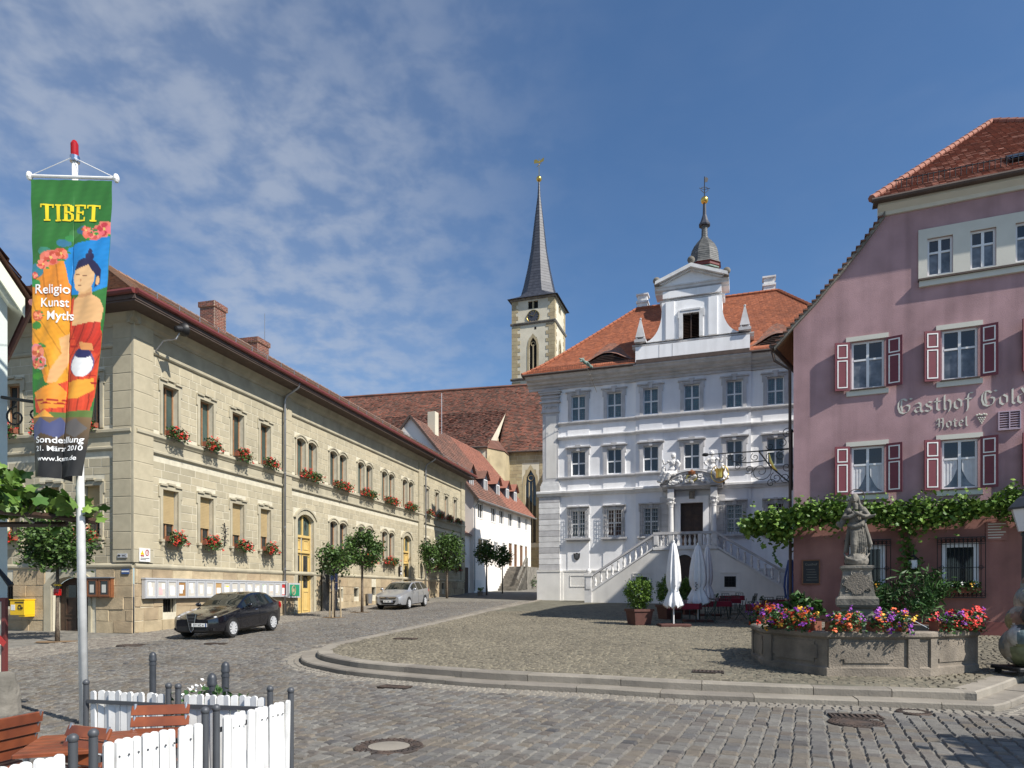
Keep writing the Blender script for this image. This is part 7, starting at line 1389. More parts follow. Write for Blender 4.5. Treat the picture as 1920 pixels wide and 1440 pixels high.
t = thing('toilet_sign', 'small white WC sign on the shaded side of the corner pilaster', 'sign', tuple(SS @ Vector((SW - .35, -.13, 3.18))), sa - math.pi / 2); O('plate', MB().box(-.2, .2, -.01, .01, -.07, .07), 'aluminium', t); T('WC', .10, 'black', t, (.07, -.012, -.035)); O('arrow', MB().ext([(-.2, 0), (-.13, .05), (-.13, .02), (-.08, .02), (-.08, -.02), (-.13, -.02), (-.13, -.05)], 'y', -.016, -.01), 'black', t)
t = thing('street_name_sign', 'small blue street name plate on the plinth near the corner', 'sign', tuple(SS @ Vector((SW - .28, -.075, 2.62))), sa - math.pi / 2); O('plate', MB().box(-.16, .16, -.01, .01, -.09, .09), 'sign_blue', t); O('name_line', MB().box(-.15, .15, -.014, -.009, -.02, .03), 'paint_white', t)
mbx = thing('post_box', 'yellow wall post box with black horn emblem left of the cellar door', 'post box', tuple(SS @ Vector((SW - 4.62, -.06, 1.34))), sa - math.pi / 2); m = MB(); m.cbox(-.34, .34, -.42, 0, -.27, .27, .02); O('body', m, 'mail_yellow', mbx); O('lid', MB().box(-.35, .35, -.44, .02, .27, .30), 'mail_yellow', mbx); O('slot', MB().box(-.10, .30, -.43, -.40, .16, .20), 'black', mbx); O('label_plate', MB().box(-.28, -.10, -.427, -.42, -.10, .10), 'paint_white', mbx)
m = MB(); m.tube([(.12 + .07 * math.cos(q), -.428, .02 + .07 * math.sin(q)) for q in np.linspace(-.5, 5.2, 15)], .016, 6); m.tube([(.12, -.428, -.05), (.26, -.428, -.01)], [.012, .035], 6); O('horn_emblem', m, 'black', mbx); O('bottom_box', MB().box(.05, .33, -.40, -.02, -.33, -.27), 'mail_yellow', mbx)
dc = thing('display_case', 'small wooden two-door display case right of the cellar door', 'display case', tuple(SS @ Vector((SW - 1.32, -.06, 2.06))), sa - math.pi / 2); O('box', MB().box(-.54, .54, -.14, 0, -.35, .33), 'case_wood', dc); O('roof_board', MB().box(-.58, .58, -.2, 0, .33, .37), 'zinc', dc)
for s in (-1, 1): m = MB(); frame(m, s * .26 - .24, s * .26 + .24, -.32, .30, .07, -.165, -.14); d_ = O('case_door', m, 'case_wood', dc); pane(s * .26 - .17, s * .26 + .17, -.25, .23, -.145, 'glass', d_); pm = MB(); pm.add([(s * .26 - .1, -.15, -.18), (s * .26 + .08, -.15, -.18), (s * .26 + .08, -.15, .1), (s * .26 - .1, -.15, .1)], [(0, 1, 2, 3)]); o = O('paper', pm, 'poster', d_); color_attr(o.data, [(.6, .6, .55)])
bd = thing('information_board', 'dark blue upright map board on the pavement behind the staked tree', 'board', tuple(SM @ Vector((13.0, -.5, gz(36.5)))), sa); O('post', MB().box(-.05, .05, -.05, .05, 0, 2.6), 'steel_dark', bd); O('panel', MB().box(-.42, .42, -.08, -.05, 1.05, 2.25), 'steel', bd); O('map', MB().box(-.36, .36, -.086, -.08, 1.12, 2.18), 'sign_blue', bd); O('plate', MB().box(-.55, .95, .25, .3, -.3, 2.5), 'weathered_stone', bd)
bn = thing('litter_bin', 'grey wall-mounted litter bin on the sandstone plinth', 'bin', tuple(SM @ Vector((17.8, -.28, 1.5))), sa); O('bucket', MB().lathe([(.15, -.3), (.2, .28), (.2, .3)], 14), 'zinc', bn, smooth=True, sharp=40); O('bracket', MB().box(-.05, .05, .1, .28, -.5, .1), 'steel_dark', bn)
sl_ = thing('street_lamp', 'old-fashioned dark street lamp on a bracket by the second yellow door', 'street lamp', tuple(SM @ Vector((26.2, -.15, 4.55))), sa); O('arm', MB().tube([(0, .1, .2), (0, -.3, .5), (0, -.75, .45), (0, -.8, .25)], .025, 6), 'iron', sl_); O('cap', MB().lathe([(.02, .32), (.12, .22), (.32, .02), (.32, -.02)], 6, (0, -.8, 0)), 'iron', sl_); O('glass', MB().lathe([(.3, -.03), (.17, -.6)], 6, (0, -.8, 0)), 'lamp_glass', sl_); O('foot', MB().lathe([(.18, -.6), (.12, -.7), (.03, -.8)], 6, (0, -.8, 0)), 'iron', sl_)
hl = thing('house_sign', 'small white lamp-shaped number sign left of the second yellow door', 'sign', tuple(SM @ Vector((22.75, -.12, 3.35))), sa); O('plate', MB().box(-.14, .14, -.05, .05, -.3, .3), 'black', hl); O('panel', MB().box(-.10, .10, -.06, -.05, -.27, -.12), 'paint_white', hl); O('symbol', MB().box(-.05, .05, -.06, -.05, -.02, .25), 'paint_white', hl)
wr_ = thing('wall_crucifix', 'small iron rose bracket between two lower windows', 'ornament', tuple(SM @ Vector((4.78, -.06, 4.3))), sa); O('stem', MB().tube([(0, 0, -.5), (.02, -.04, 0), (0, 0, .5)], .02, 5), 'iron', wr_)
for k in range(6): a_ = k * 1.1; O('leaf_spray', MB().tube([(0, -.02, -.3 + k * .12), (.12 * (-1) ** k, -.06, -.2 + k * .12), (.2 * (-1) ** k, -.04, -.25 + k * .13)], .016, 5), 'iron', wr_)
# bicycle leaning behind the silver car
bk = thing('bicycle', 'dark bicycle leaning against the wall behind the silver car', 'bicycle', tuple(SM @ Vector((24.9, -.75, gz(48)))), sa)
for wx in (-.52, .52):
    w = O('wheel', MB().tube([(wx + .34 * math.cos(t), 0, .35 + .34 * math.sin(t)) for t in np.linspace(0, 2 * math.pi, 25)], .02, 6), 'tyre', bk)
    for k in range(8): t = k * math.pi / 4; O('spoke', MB().tube([(wx, 0, .35), (wx + .33 * math.cos(t), 0, .35 + .33 * math.sin(t))], .004, 3), 'steel', w)
O('frame', MB().tube([(-.52, 0, .35), (-.1, 0, .32), (.35, 0, .78), (-.22, 0, .82), (-.1, 0, .32)], .018, 6), 'black', bk); O('fork', MB().tube([(.52, 0, .35), (.35, 0, .78), (.31, 0, .98)], .018, 6), 'black', bk); O('seat_stay', MB().tube([(-.52, 0, .35), (-.22, 0, .82), (-.25, 0, .93)], .014, 6), 'black', bk); O('saddle', MB().ball((-.26, 0, .95), .11, 10, sy=.6, sz=.4), 'black', bk); O('handlebar', MB().tube([(.20, -.27, 1.0), (.31, -.1, 1.0), (.31, .1, 1.0), (.20, .27, 1.0)], .014, 6), 'black', bk)
# ------------------------------------------------------------ left foreground
# pale green house at the left edge
lh = thing('pale_green_house', 'pale green house edge with cream verge board at the left border', 'house', (-8.13, 11.0, 0), math.radians(42))
m = MB(); m.add([(0, 0, -.2), (0, 0, 6.65), (-6, 0, 15.8), (-6, 0, -.2)], [(0, 1, 2, 3)]); m.add([(0, 0, -.2), (0, 7, -.2), (0, 7, 6.65), (0, 0, 6.65)], [(0, 1, 2, 3)]); O('wall', m, 'pale_green_wall', lh)
sl2 = 1.53
m = MB(); m.ext([(.20, 6.60), (-6, 6.60 + 6.2 * sl2), (-6, 6.31 + 6.2 * sl2), (.20, 6.31)], 'y', -.28, -.20); O('verge_board', m, 'verge_cream', lh); m = MB(); m.ext([(.18, 6.38), (-6, 6.38 + 6.18 * sl2), (-6, 6.2 + 6.18 * sl2), (.0, 6.5)], 'y', -.19, 7); O('soffit', m, 'verge_cream', lh)
V, Tn = tile_rows(lerp_rows((-.28, 6.66, -.3, 7), (6.0, 6.66 + 6.28 * sl2, -.3, 7), 40), .2, .04, 81); stuff_part('roof_tiles', V, Tn, 'tile_brown', lh, rot=(0, 0, math.pi / 2)); m = MB(); m.add([(.27, -.3, 6.64), (.27, 7, 6.64), (-6, 7, 6.64 + 6.27 * sl2), (-6, -.3, 6.64 + 6.27 * sl2)], [(0, 1, 2, 3)]); O('roof', m, 'tile_brown', lh); m = MB(); m.tube([(.30, -.28, 6.56), (.30, 7, 6.56)], .06, 8); O('gutter', m, 'gutter_red', lh)
ir = thing('iron_bracket', 'wrought iron scroll bracket on the pale green house wall', 'bracket', (-8.1, 10.9, 4.95)); O('arm', MB().tube([(-.05, 0, .06), (.5, 0, -.02), (.95, 0, .0)], .028, 6), 'iron', ir)
for c, r_, tn, a0, s in (((.18, -.26), .17, 1.5, 1.5, 1), ((.48, -.20), .10, 1.3, 0, -1), ((.72, -.12), .08, 1.3, 2, 1)): O('scroll', MB().tube(spiral(c, r_, tn, a0, 22, s), .016, 5), 'iron', ir)
ml = thing('menu_stand', 'dark red framed menu stand with red ribbon at the left border', 'menu stand', (-7.95, 10.7, 0)); O('frame', MB().box(-.6, .03, -.03, .03, .0, .06).box(-.03, .03, -.03, .03, .06, 1.75).box(-.6, .03, -.03, .03, 1.75, 1.81), 'gutter_red', ml); O('panel', MB().box(-.6, -.05, -.01, .01, .1, 1.74), 'verge_cream', ml); O('ribbon', MB().add([(-.05, -.06, 1.25), (.10, -.10, 1.12), (.05, -.1, 1.05), (-.1, -.06, 1.15)], [(0, 1, 2, 3)]), 'red_lens', ml); O('canopy_arm', MB().tube([(-.5, 0, 2.4), (-.1, 0, 2.25), (.1, 0, 2.0)], [.03, .03, .045], 6), 'iron', ml)
gs = MB(); gs.lathe([(.36, 0), (.33, .25), (.27, .55), (.22, .66), (.10, .70)], 10, sx=.62, sy=.7); tag(remesh(O('guard_stone', gs, 'weathered_stone', None, (-7.85, 10.55, -.02)), .03, .05, .2, 1), 'worn stone guard block at the foot of the pale green house', 'stone')
# pergola with vine
pg = thing('vine_pergola', 'grapevine on two brown pergola rails at the left border', 'vine', (-7.4, 9.8, 3.0)); O('rail', MB().tube([(-1.0, -.2, .16), (1.4, .05, -.08)], .045, 8), 'dark_wood', pg); O('rail', MB().tube([(-.6, .35, -.10), (.85, .25, -.10)], .04, 8), 'dark_wood', pg); O('brace', MB().tube([(.1, .1, .1), (.42, .3, -.12)], .02, 6), 'zinc', pg)
rv = np.random.default_rng(9); n = 430; u = rv.beta(1.0, 1.7, n) * 2.1; P = np.stack([-.85 + u, rv.normal(.05, .22, n), .12 + np.abs(rv.normal(0, .33, n)) * np.clip(1.25 - u * .55, .1, 1) - .08 * (rv.random(n) < .3)], 1); leaves('vine_leaves', P, .19, 'leaf_vine', LOBED, 9, pg, up=.35, tone=.62)
P = np.stack([.5 + rv.random(36) * 1.0, rv.normal(.08, .12, 36), rv.normal(-.02, .10, 36)], 1); leaves('shoot_leaves', P, .13, 'leaf_vine', LOBED, 10, pg); O('stem', MB().tube([(-.9, 0, .3), (-.3, .1, .25), (.4, 0, .12), (1.2, .1, .1), (1.55, .1, .2)], [.04, .035, .025, .014, .005], 6), 'bark', pg)
# ------------------------------------------------------------ flag pole with banner
FPX, FPY = -6.11, 9.75
fp = thing('banner_flag', 'tall white flagpole with long printed exhibition banner', 'flag', (FPX, FPY, 0.0)); fp.rotation_euler = (0, math.radians(-.95), 0)
O('pole', MB().tube([(0, 0, 0), (0, 0, 4), (0, 0, 8.05)], [.062, .052, .038], 14), 'paint_white', fp, smooth=True); O('pole_cap', MB().lathe([(.045, 8.12), (.05, 8.16), (.05, 8.30), (.03, 8.34), (.005, 8.36)], 10), 'red_lens', fp); O('collar', MB().lathe([(.065, 8.04), (.065, 8.12)], 12), 'chrome', fp)
yb0 = -.16; O('crossbar', MB().tube([(-.52, yb0, 7.755), (.67, yb0, 7.70)], .022, 8), 'paint_white', fp)
for x, z in ((-.54, 7.755), (.68, 7.70)): O('end_knob', MB().ball((x, yb0, z), .05, 10, sx=.8, sz=1.3), 'paint_white', fp)
for x, z in ((-.54, 7.755), (.68, 7.70)): O('cord', MB().tube([(x, yb0, z), (0, -.05, 8.08)], .006, 4), 'paint_white', fp)
BW, BH = 1.14, 4.17; ZT = 7.69; nx_, nz_ = 120, 300
def fold(s, t):
    """cloth point for print coordinate s (across) and t (down): the middle is swallowed by a pleat that deepens downwards"""
    h = .41 * np.clip(t, 0, 1) ** 1.6; c = .53; a = c - h / 2 - 1e-4; b = c + h / 2 + 1e-4
    vis = 1 - h; left = -.50 ; x = np.where(s < a, s, np.where(s > b, s - h + .0, a + (s - a) / (b - a + 1e-9) * .012 * np.clip(h / .1, 0, 1))); x = x * BW
    pl = np.where((s >= a) & (s <= b), 1 - np.abs((s - c) / ((b - a) / 2 + 1e-9)), 0.0)
    y = pl * h * BW * .48
    lobe = np.where(s < a, np.sin(np.clip(s / (a + 1e-9), 0, 1) * math.pi), np.where(s > b, np.sin(np.clip((s - b) / (1 - b + 1e-9), 0, 1) * math.pi), 0)) * (.075 * t ** 1.2) * -1
    rip = .010 * np.sin(s * 23 + t * 9) * (.3 + t) + .006 * np.sin(s * 9 - t * 31) * np.sin(t * 17 + s * 5) + .004 * np.sin(s * 41 + t * 53) + .02 * np.sin(t * 7.0 + s * 3) * t
    z = ZT - t * BH - .035 * np.sin(s * math.pi) * (t > .98) - .045 * (s) * (1 - t)
    return left + x - .02 * t, yb0 - .03 + y + lobe + rip, z
S_, T_ = np.meshgrid(np.linspace(0, 1, nx_ + 1), np.linspace(0, 1, nz_ + 1)); bx_, by_, bz_ = fold(S_, T_)
V = np.stack([bx_, by_, bz_], 2).reshape(-1, 3); W1 = nx_ + 1; F = [(i * W1 + j, i * W1 + j + 1, (i + 1) * W1 + j + 1, (i + 1) * W1 + j) for i in range(nz_) for j in range(nx_)]
me = bpy.data.meshes.new('banner'); me.from_pydata(V.tolist(), [], F); me.polygons.foreach_set('use_smooth', [True] * len(F))
# print: painted in the flat poster's own coordinates X 0..100, Y 0..365
def lin(c): return tuple(((q / 255 + .055) / 1.055) ** 2.4 if q > 10 else q / 3294 for q in c)
PX, PY = (S_ * 100).reshape(-1), (T_ * 365).reshape(-1); colr = np.zeros((len(PX), 3)); colr[:] = lin((52, 116, 52))
def blob(poly, c): colr[inside(np.array(poly, float), np.stack([PX, PY], 1))] = lin(c)
def ell(cx_, cy_, a, b, c): colr[((PX - cx_) / a) ** 2 + ((PY - cy_) / b) ** 2 < 1] = lin(c)
blob([(0, 132), (8, 118), (22, 102), (40, 92), (52, 100), (56, 150), (58, 230), (40, 262), (18, 250), (0, 200)], (226, 140, 48))
blob([(0, 190), (20, 240), (34, 262), (58, 240), (56, 180), (30, 150), (0, 140)], (232, 158, 44))
blob([(40, 100), (46, 84), (60, 78), (76, 74), (100, 66), (100, 130), (80, 142), (56, 142), (46, 128)], (34, 134, 206))
for q in ((6, 112, 9, 9, (60, 130, 150)), (16, 88, 8, 5, (70, 140, 120)), (24, 96, 14, 9, (232, 126, 104)), (36, 92, 9, 8, (222, 104, 88)), (14, 104, 8, 6, (238, 150, 128)), (40, 78, 9, 5, (60, 120, 150)), (54, 66, 8, 5, (70, 130, 70)), (66, 62, 8, 5, (60, 110, 140)), (78, 66, 12, 8, (228, 112, 92)), (92, 60, 13, 10, (236, 134, 110)), (48, 72, 7, 4, (62, 140, 74)), (5, 128, 6, 5, (60, 150, 80)), (4, 118, 4, 4, (210, 70, 50)), (8, 168, 7, 7, (204, 100, 60)), (6, 180, 6, 5, (70, 140, 60))): ell(*q)
blob([(57, 158), (61, 149), (67, 144), (68, 134), (83, 132), (85, 142), (94, 147), (98, 158), (96, 178), (60, 182)], (226, 178, 124)); blob([(67, 142), (84, 138), (84, 142), (68, 146)], (206, 152, 104)); ell(72, 119, 13, 19, (234, 190, 140)); ell(70, 131, 9, 7, (234, 190, 140)); blob([(59, 112), (63, 100), (72, 96), (84, 100), (92, 110), (92, 128), (86, 134), (86, 118), (76, 104)], (44, 42, 78)); ell(77, 95, 5, 6, (44, 42, 78)); ell(77, 88, 2.2, 3.5, (44, 42, 78)); ell(89, 124, 2.2, 6, (226, 176, 124))
for q in ((63.5, 117, 2.6, .7), (72.5, 118, 3.0, .7), (67.5, 130, 2.4, .7)): ell(*q, (120, 70, 50))
ell(67.6, 124, .9, 2.2, (196, 140, 96))
blob([(56, 150), (62, 144), (62, 182), (94, 176), (100, 190), (100, 262), (96, 290), (60, 296), (20, 292), (4, 286), (2, 268), (20, 258), (44, 246), (52, 224), (54, 190)], (214, 74, 44)); blob([(62, 180), (96, 174), (100, 206), (96, 214), (70, 202)], (196, 54, 36)); blob([(2, 262), (30, 250), (42, 262), (38, 280), (10, 284)], (236, 150, 52)); blob([(60, 250), (96, 244), (98, 258), (80, 270), (58, 268)], (240, 168, 60)); blob([(34, 196), (52, 186), (50, 216), (30, 250), (20, 252), (24, 236), (36, 214)], (230, 176, 118))
for k in range(7): ell(10 + k * 8, 272 + 4 * (k % 2), 7, 1.2, (170, 40, 30)); ell(62 + k * 6, 196 + k * 9, 6, 1.0, (170, 40, 30))
ell(7, 214, 9, 12, (222, 130, 140)); ell(12, 226, 8, 8, (240, 190, 180)); ell(5, 226, 5, 6, (214, 96, 100)); ell(8, 242, 8, 4, (70, 140, 50)); ell(80, 226, 14, 17, (110, 96, 140)); ell(80, 228, 12.6, 15, (236, 236, 236)); ell(80, 214, 10, 6, (46, 46, 92)); blob([(74, 200), (90, 202), (92, 210), (78, 210)], (220, 150, 90))
blob([(0, 288), (100, 284), (100, 294), (0, 298)], (96, 120, 60)); blob([(0, 292), (18, 284), (30, 296), (0, 306)], (236, 166, 70))
rp2 = np.random.default_rng(44)
redm = (np.abs(colr - np.array(lin((214, 74, 44)))).sum(1) < .01) | (np.abs(colr - np.array(lin((196, 54, 36)))).sum(1) < .01); orm = (np.abs(colr - np.array(lin((232, 158, 44)))).sum(1) < .01) | (np.abs(colr - np.array(lin((226, 140, 48)))).sum(1) < .01)
ph_ = np.sin(PX * .55 + 3 * np.sin(PY * .06) + PY * .10); colr[redm & (ph_ > .90)] *= .55; colr[redm & (ph_ < -.8)] *= 1.15; ph_ = np.sin(PX * .35 - PY * .13 + 2 * np.sin(PY * .05)); colr[orm & (ph_ > .94)] *= .68; colr[orm & (ph_ < -.7)] *= 1.08
for cx_, cy_, rr_ in ((24, 96, 10), (37, 91, 8), (14, 104, 7), (80, 66, 8), (92, 60, 10), (70, 62, 6), (8, 212, 9), (13, 226, 7), (6, 228, 6), (8, 168, 6), (4, 118, 4)):
    base_c = np.array((226, 116, 96)) + rp2.normal(0, 10, 3)
    for k in range(7): t_ = k * .9 + rp2.random(); ell(cx_ + rr_ * .5 * math.cos(t_), cy_ + rr_ * .5 * math.sin(t_), rr_ * .42, rr_ * .36, tuple(np.clip(base_c + (-28 if k % 2 else 22), 0, 255)))
    ell(cx_, cy_, rr_ * .2, rr_ * .2, (240, 200, 110))
    for k in range(4): t_ = rp2.random() * 6.28; ell(cx_ + rr_ * 1.1 * math.cos(t_), cy_ + rr_ * 1.1 * math.sin(t_), rr_ * .30, rr_ * .16, (58, 128 + 20 * (k % 2), 66))
colr *= .86 * (1 + .05 * np.sin(PY * .9 + PX * .3) * np.sin(PX * .21))[:, None]
fd = np.clip((PY - 290) / 44, 0, 1)[:, None]; base_d = np.array(lin((34, 34, 35))); up_d = np.array(lin((120, 96, 66))); msk = (PY > 292); colr[msk] = (up_d * (1 - fd) + base_d * fd)[msk]
blob([(0, 302), (10, 292), (22, 300), (34, 292), (44, 308), (30, 318), (12, 312), (0, 320)], (74, 80, 118)); blob([(70, 300), (82, 294), (98, 306), (86, 318), (72, 312)], (96, 92, 90))
at = me.attributes.new('print', 'FLOAT_COLOR', 'POINT'); at.data.foreach_set('color', np.concatenate([colr, np.ones((len(colr), 1))], 1).astype(np.float32).reshape(-1)); bo = O('banner', me, 'banner', fp)
def on_banner(me_, name, m_, s0, t0):
    n = len(me_.vertices); co = np.zeros(n * 3, np.float32); me_.vertices.foreach_get('co', co); co = co.reshape(-1, 3); s = s0 + co[:, 0] / BW; t = t0 - co[:, 1] / BH; x, y, z = fold(np.clip(s, 0, 1), t); me_.vertices.foreach_set('co', np.stack([x, y - .008, z], 1).astype(np.float32).reshape(-1)); me_.update(); me_.materials.clear(); return O(name, me_, m_, bo)
def subdivide(me_, cuts=2):
    import bmesh
    b = bmesh.new(); b.from_mesh(me_); bmesh.ops.triangulate(b, faces=b.faces); bmesh.ops.subdivide_edges(b, edges=b.edges, cuts=cuts, use_grid_fill=True); b.to_mesh(me_); b.free(); return me_
# serif capitals for the title
def serif(ch, w, h, a, s):
    R_ = []
    if ch == 'T': R_ = [(w / 2 - a / 2, 0, w / 2 + a / 2, h), (0, h - s, w, h), (0, h * .78, s, h), (w - s, h * .78, w, h), (w * .25, 0, w * .75, s)]
    if ch == 'I': R_ = [(w / 2 - a / 2, 0, w / 2 + a / 2, h), (0, 0, w, s), (0, h - s, w, h)]
    if ch == 'E': R_ = [(a * .5, 0, a * 1.5, h), (0, 0, w, s), (0, h - s, w, h), (a, h * .48, w * .75, h * .48 + s), (w - s, 0, w, h * .25), (w - s, h * .75, w, h), (w * .7, h * .38, w * .7 + s, h * .64)]
    if ch == 'B': R_ = [(a * .5, 0, a * 1.5, h), (0, 0, w * .7, s), (0, h - s, w * .65, h), (a, h * .48, w * .7, h * .48 + s), (w - a, h * .1, w, h * .42), (w - a * 1.15, h * .58, w - a * .15, h * .92), (w * .6, .0 + s * .5, w - a * .5, h * .14), (w * .6, h * .40, w - a * .5, h * .5), (w * .55, h * .86, w - a * .6, h - s * .4)]
    return R_
vs, fs = [], []; x = 0
for ch, w in zip('TIBET', (.185, .085, .165, .155, .185)):
    for a, b, c, d in serif(ch, w, .235, .048, .022):
        o = len(vs); q = 4
        for i in range(q + 1): vs += [(x + a + (c - a) * i / q, b, 0), (x + a + (c - a) * i / q, d, 0)]
        fs += [(o + 2 * i, o + 2 * i + 2, o + 2 * i + 3, o + 2 * i + 1) for i in range(q)]
    x += w + .018
me = bpy.data.meshes.new('title'); me.from_pydata(vs, [], fs); on_banner(me, 'title_lettering', 'text_yellow', .12, .140)
for tx, sz, s0, t0, bd_, wd in (('Religion', .185, .05, .385, .002, .50), ('Kunst', .18, .12, .430, .002, .34), ('Mythos', .18, .20, .475, .002, .44), ('Sonderausstellung', .125, .05, .888, .002, .92), ('21. März–Oktober 2010', .10, .05, .915, .0015, .92), ('www.knauf-museum.de', .095, .07, .948, .001, .86)):
    tm_ = subdivide(text_mesh(tx, sz, 0, 'LEFT', bd_)); xs_ = [v.co.x for v in tm_.vertices]; kx = wd * BW / (max(xs_) - min(xs_))
    for v in tm_.vertices: v.co.x = (v.co.x - min(xs_)) * kx
    on_banner(tm_, 'print_lettering', 'text_white', s0, t0)
# ------------------------------------------------------------ bollards
for x, y, lb in ((-5.42, 10.3, 'leftmost dark iron bollard behind the white fence'), (-3.34, 7.6, 'nearest and stoutest iron bollard just behind the white fence'), (-3.72, 8.86, 'iron bollard standing furthest right behind the white fence')):
    b = thing('bollard', lb, 'bollard', (x, y, 0), group='iron bollards'); O('post', MB().lathe([(.075, 0), (.075, .05), (.047, .08), (.046, .86)], 14), 'bollard_iron', b, smooth=True, sharp=40); O('cap', MB().lathe([(.054, .86), (.056, .89), (.050, .905), (.052, .94), (.040, .975), (.016, .995), (.002, 1.0)], 14), 'bollard_iron', b, smooth=True, sharp=40); O('collar', MB().lathe([(.053, .80), (.053, .83)], 14), 'bollard_iron', b)
# ------------------------------------------------------------ white picket fence panels
def rounded(w, h):     # picket outline with rounded head
    return [(-w / 2, 0), (w / 2, 0), (w / 2, h - w * .35)] + [(w / 2 * math.cos(a), h - w * .35 + w * .35 * math.sin(a)) for a in np.linspace(0, math.pi, 7)[1:-1]] + [(-w / 2, h - w * .35)]
PKM = MB().ext(rounded(.062, .88), 'y', -.010, .010).mesh('picket'); PKM.materials.append(M['paint_white'])
BLT = MB().lathe([(.008, 0), (.006, .006)], 8).mesh('bolt'); BLT.materials.append(M['steel_dark'])
def fence(A, B, label, skip_b=False, outside=1):
    A, B = Vector(A), Vector(B); d = B - A; L = d.length; rz = math.atan2(d.y, d.x); f = thing('fence_panel', label, 'fence', (A.x, A.y, 0), rz, 'white picket fence panels')
    for x in (0.0, L):
        O('post', MB().lathe([(.026, 0), (.026, 1.0)], 12), 'steel_dark', f, (x, 0, 0), smooth=True, sharp=40); O('post_cap', MB().ball((x, 0, 1.022), .032, 12), 'steel_dark', f, smooth=True)
    for z in (.20, .845): O('rail', MB().box(.03, L - .03, -.006 + .02 * outside, .012 + .02 * outside, z - .018, z + .018), 'steel_dark', f)
    n = int((L - .10) / .0665); w = (L - .10) / n
    for k in range(n):
        x = .05 + w * (k + .5); o = O('picket', PKM, None, f, (x, -.014 * outside, .07 + RN.uniform(-.008, .008)), (RN.uniform(-.02, .02), RN.uniform(-.008, .008), .18 * (1 if k % 2 else -1)))
        O('bolt', BLT, None, f, (x, -.026 * outside, .845), (math.pi / 2 * outside, 0, 0)); O('bolt', BLT, None, f, (x, -.026 * outside, .20), (math.pi / 2 * outside, 0, 0))
fence((-4.13, 6.62), (-3.21, 6.38), 'far left fence panel beside the flagpole foot', outside=-1); fence((-3.10, 6.34), (-2.19, 6.18), 'far right fence panel behind the tipped chair', outside=-1)
fence((-2.235, 5.16), (-1.97, 6.08), 'fence panel at the right corner of the terrace'); fence((-2.60, 4.24), (-2.27, 5.05), 'middle fence panel on the near side of the terrace'); fence((-2.95, 3.25), (-2.63, 4.09), 'nearest fence panel at the bottom left corner')
# ------------------------------------------------------------ slatted garden chairs and table
def chair(label, loc, rz, tilt):
    c = thing('garden_chair', label, 'chair', loc, group='slatted wooden terrace chairs'); c.rotation_euler = (tilt, 0, rz)
    for s in (-1, 1):
        O('leg', MB().tube([(s * .21, -.20, 0), (s * .21, -.19, .44), (s * .21, -.15, .45)], .013, 7), 'steel', c); O('leg', MB().tube([(s * .21, .22, 0), (s * .21, .20, .44), (s * .20, .30, .92)], .013, 7), 'steel', c); O('armrest', MB().tube([(s * .24, -.18, .44), (s * .25, -.16, .64), (s * .25, .22, .66)], .012, 6), 'steel', c)
    for k in range(6): O('seat_slat', MB().cbox(-.22, .22, -.22 + k * .075, -.16 + k * .075, .44, .465, .006), 'slat_wood', c)
    for k in range(4): z = .58 + k * .095; y = .205 + (z - .44) * .2; O('back_slat', MB().cbox(-.23, .23, y - .012, y + .012, z - .042, z + .042, .006), 'slat_wood', c)
    return c
chair('slatted wooden chair tipped against the table in the terrace middle', (-3.0, 5.8, -.02), 3.35, .38)
chair('slatted wooden chair leaning forward near the bottom left', (-3.2, 4.98, -.05), 2.75, .45)
chair('slatted wooden chair cut by the left border', (-4.40, 5.65, .02), 4.49, -.10)
tb = thing('garden_table', 'reddish wooden terrace table behind the near fence', 'table', (-3.15, 5.35, 0), .35, None)
for k in range(6): O('table_slat', MB().cbox(-.55, .55, -.35 + k * .118, -.24 + k * .118, .715, .745, .008), 'slat_wood', tb)
for sx in (-1, 1):
    for sy in (-1, 1): O('leg', MB().tube([(sx * .48, sy * .28, .715), (sx * .50, sy * .30, 0)], .018, 7), 'steel', tb)
O('table_frame', MB().beam((-.5, 0, .70), (.5, 0, .70), .4, .02), 'steel', tb)
fw = thing('flower_tub', 'white daisies in a low tub behind the fence gap', 'plant', (-3.0, 6.75, 0)); O('tub', MB().lathe([(.22, 0), (.30, .45), (.31, .5), (.27, .5)], 14), 'steel_dark', fw); P = cloud(240, (0, 0, .72), (.42, .40, .26), 3, 20, .3, .3); leaves('foliage', P, .07, 'leaf', OVAL, 4, fw); P = cloud(150, (0, 0, .80), (.42, .40, .24), 5, 20, .3, .4); leaves('blossoms', P, .05, 'flower_white', OVAL, 6, fw)
# ------------------------------------------------------------ fountain with statue
fc = Vector((7.55, 15.15, pz(15.1) + .01)); fr = ha
fo = thing('fountain', 'octagonal stone fountain basin with panelled sides and central pedestal', 'fountain', tuple(fc), 0)
OCT = [(x * .95, y) for x, y in [(-2.25, -.55), (-1.60, -2.10), (-.05, -2.17), (.40, -2.15), (1.85, -1.45), (2.15, .2), (1.4, 1.9), (-.6, 2.1), (-1.9, 1.1)]]
def off_poly(P, d):
    out = []; n = len(P)
    for i in range(n):
        p0, p1, p2 = (np.array(P[(i + k) % n], float) for k in (-1, 0, 1)); e1 = (p1 - p0) / np.linalg.norm(p1 - p0); e2 = (p2 - p1) / np.linalg.norm(p2 - p1); n1 = np.array([-e1[1], e1[0]]); n2 = np.array([-e2[1], e2[0]]); b = n1 + n2; b /= np.linalg.norm(b); out.append(tuple(p1 + b * d / max(.3, b @ n1)))
    return out
def ringm(levels):
    m = MB(); n = len(levels[0][0]); vs = [(x, y, z) for P, z in levels for x, y in P]; fs = [(k * n + i, k * n + (i + 1) % n, (k + 1) * n + (i + 1) % n, (k + 1) * n + i) for k in range(len(levels) - 1) for i in range(n)]; return m.add(vs, fs)
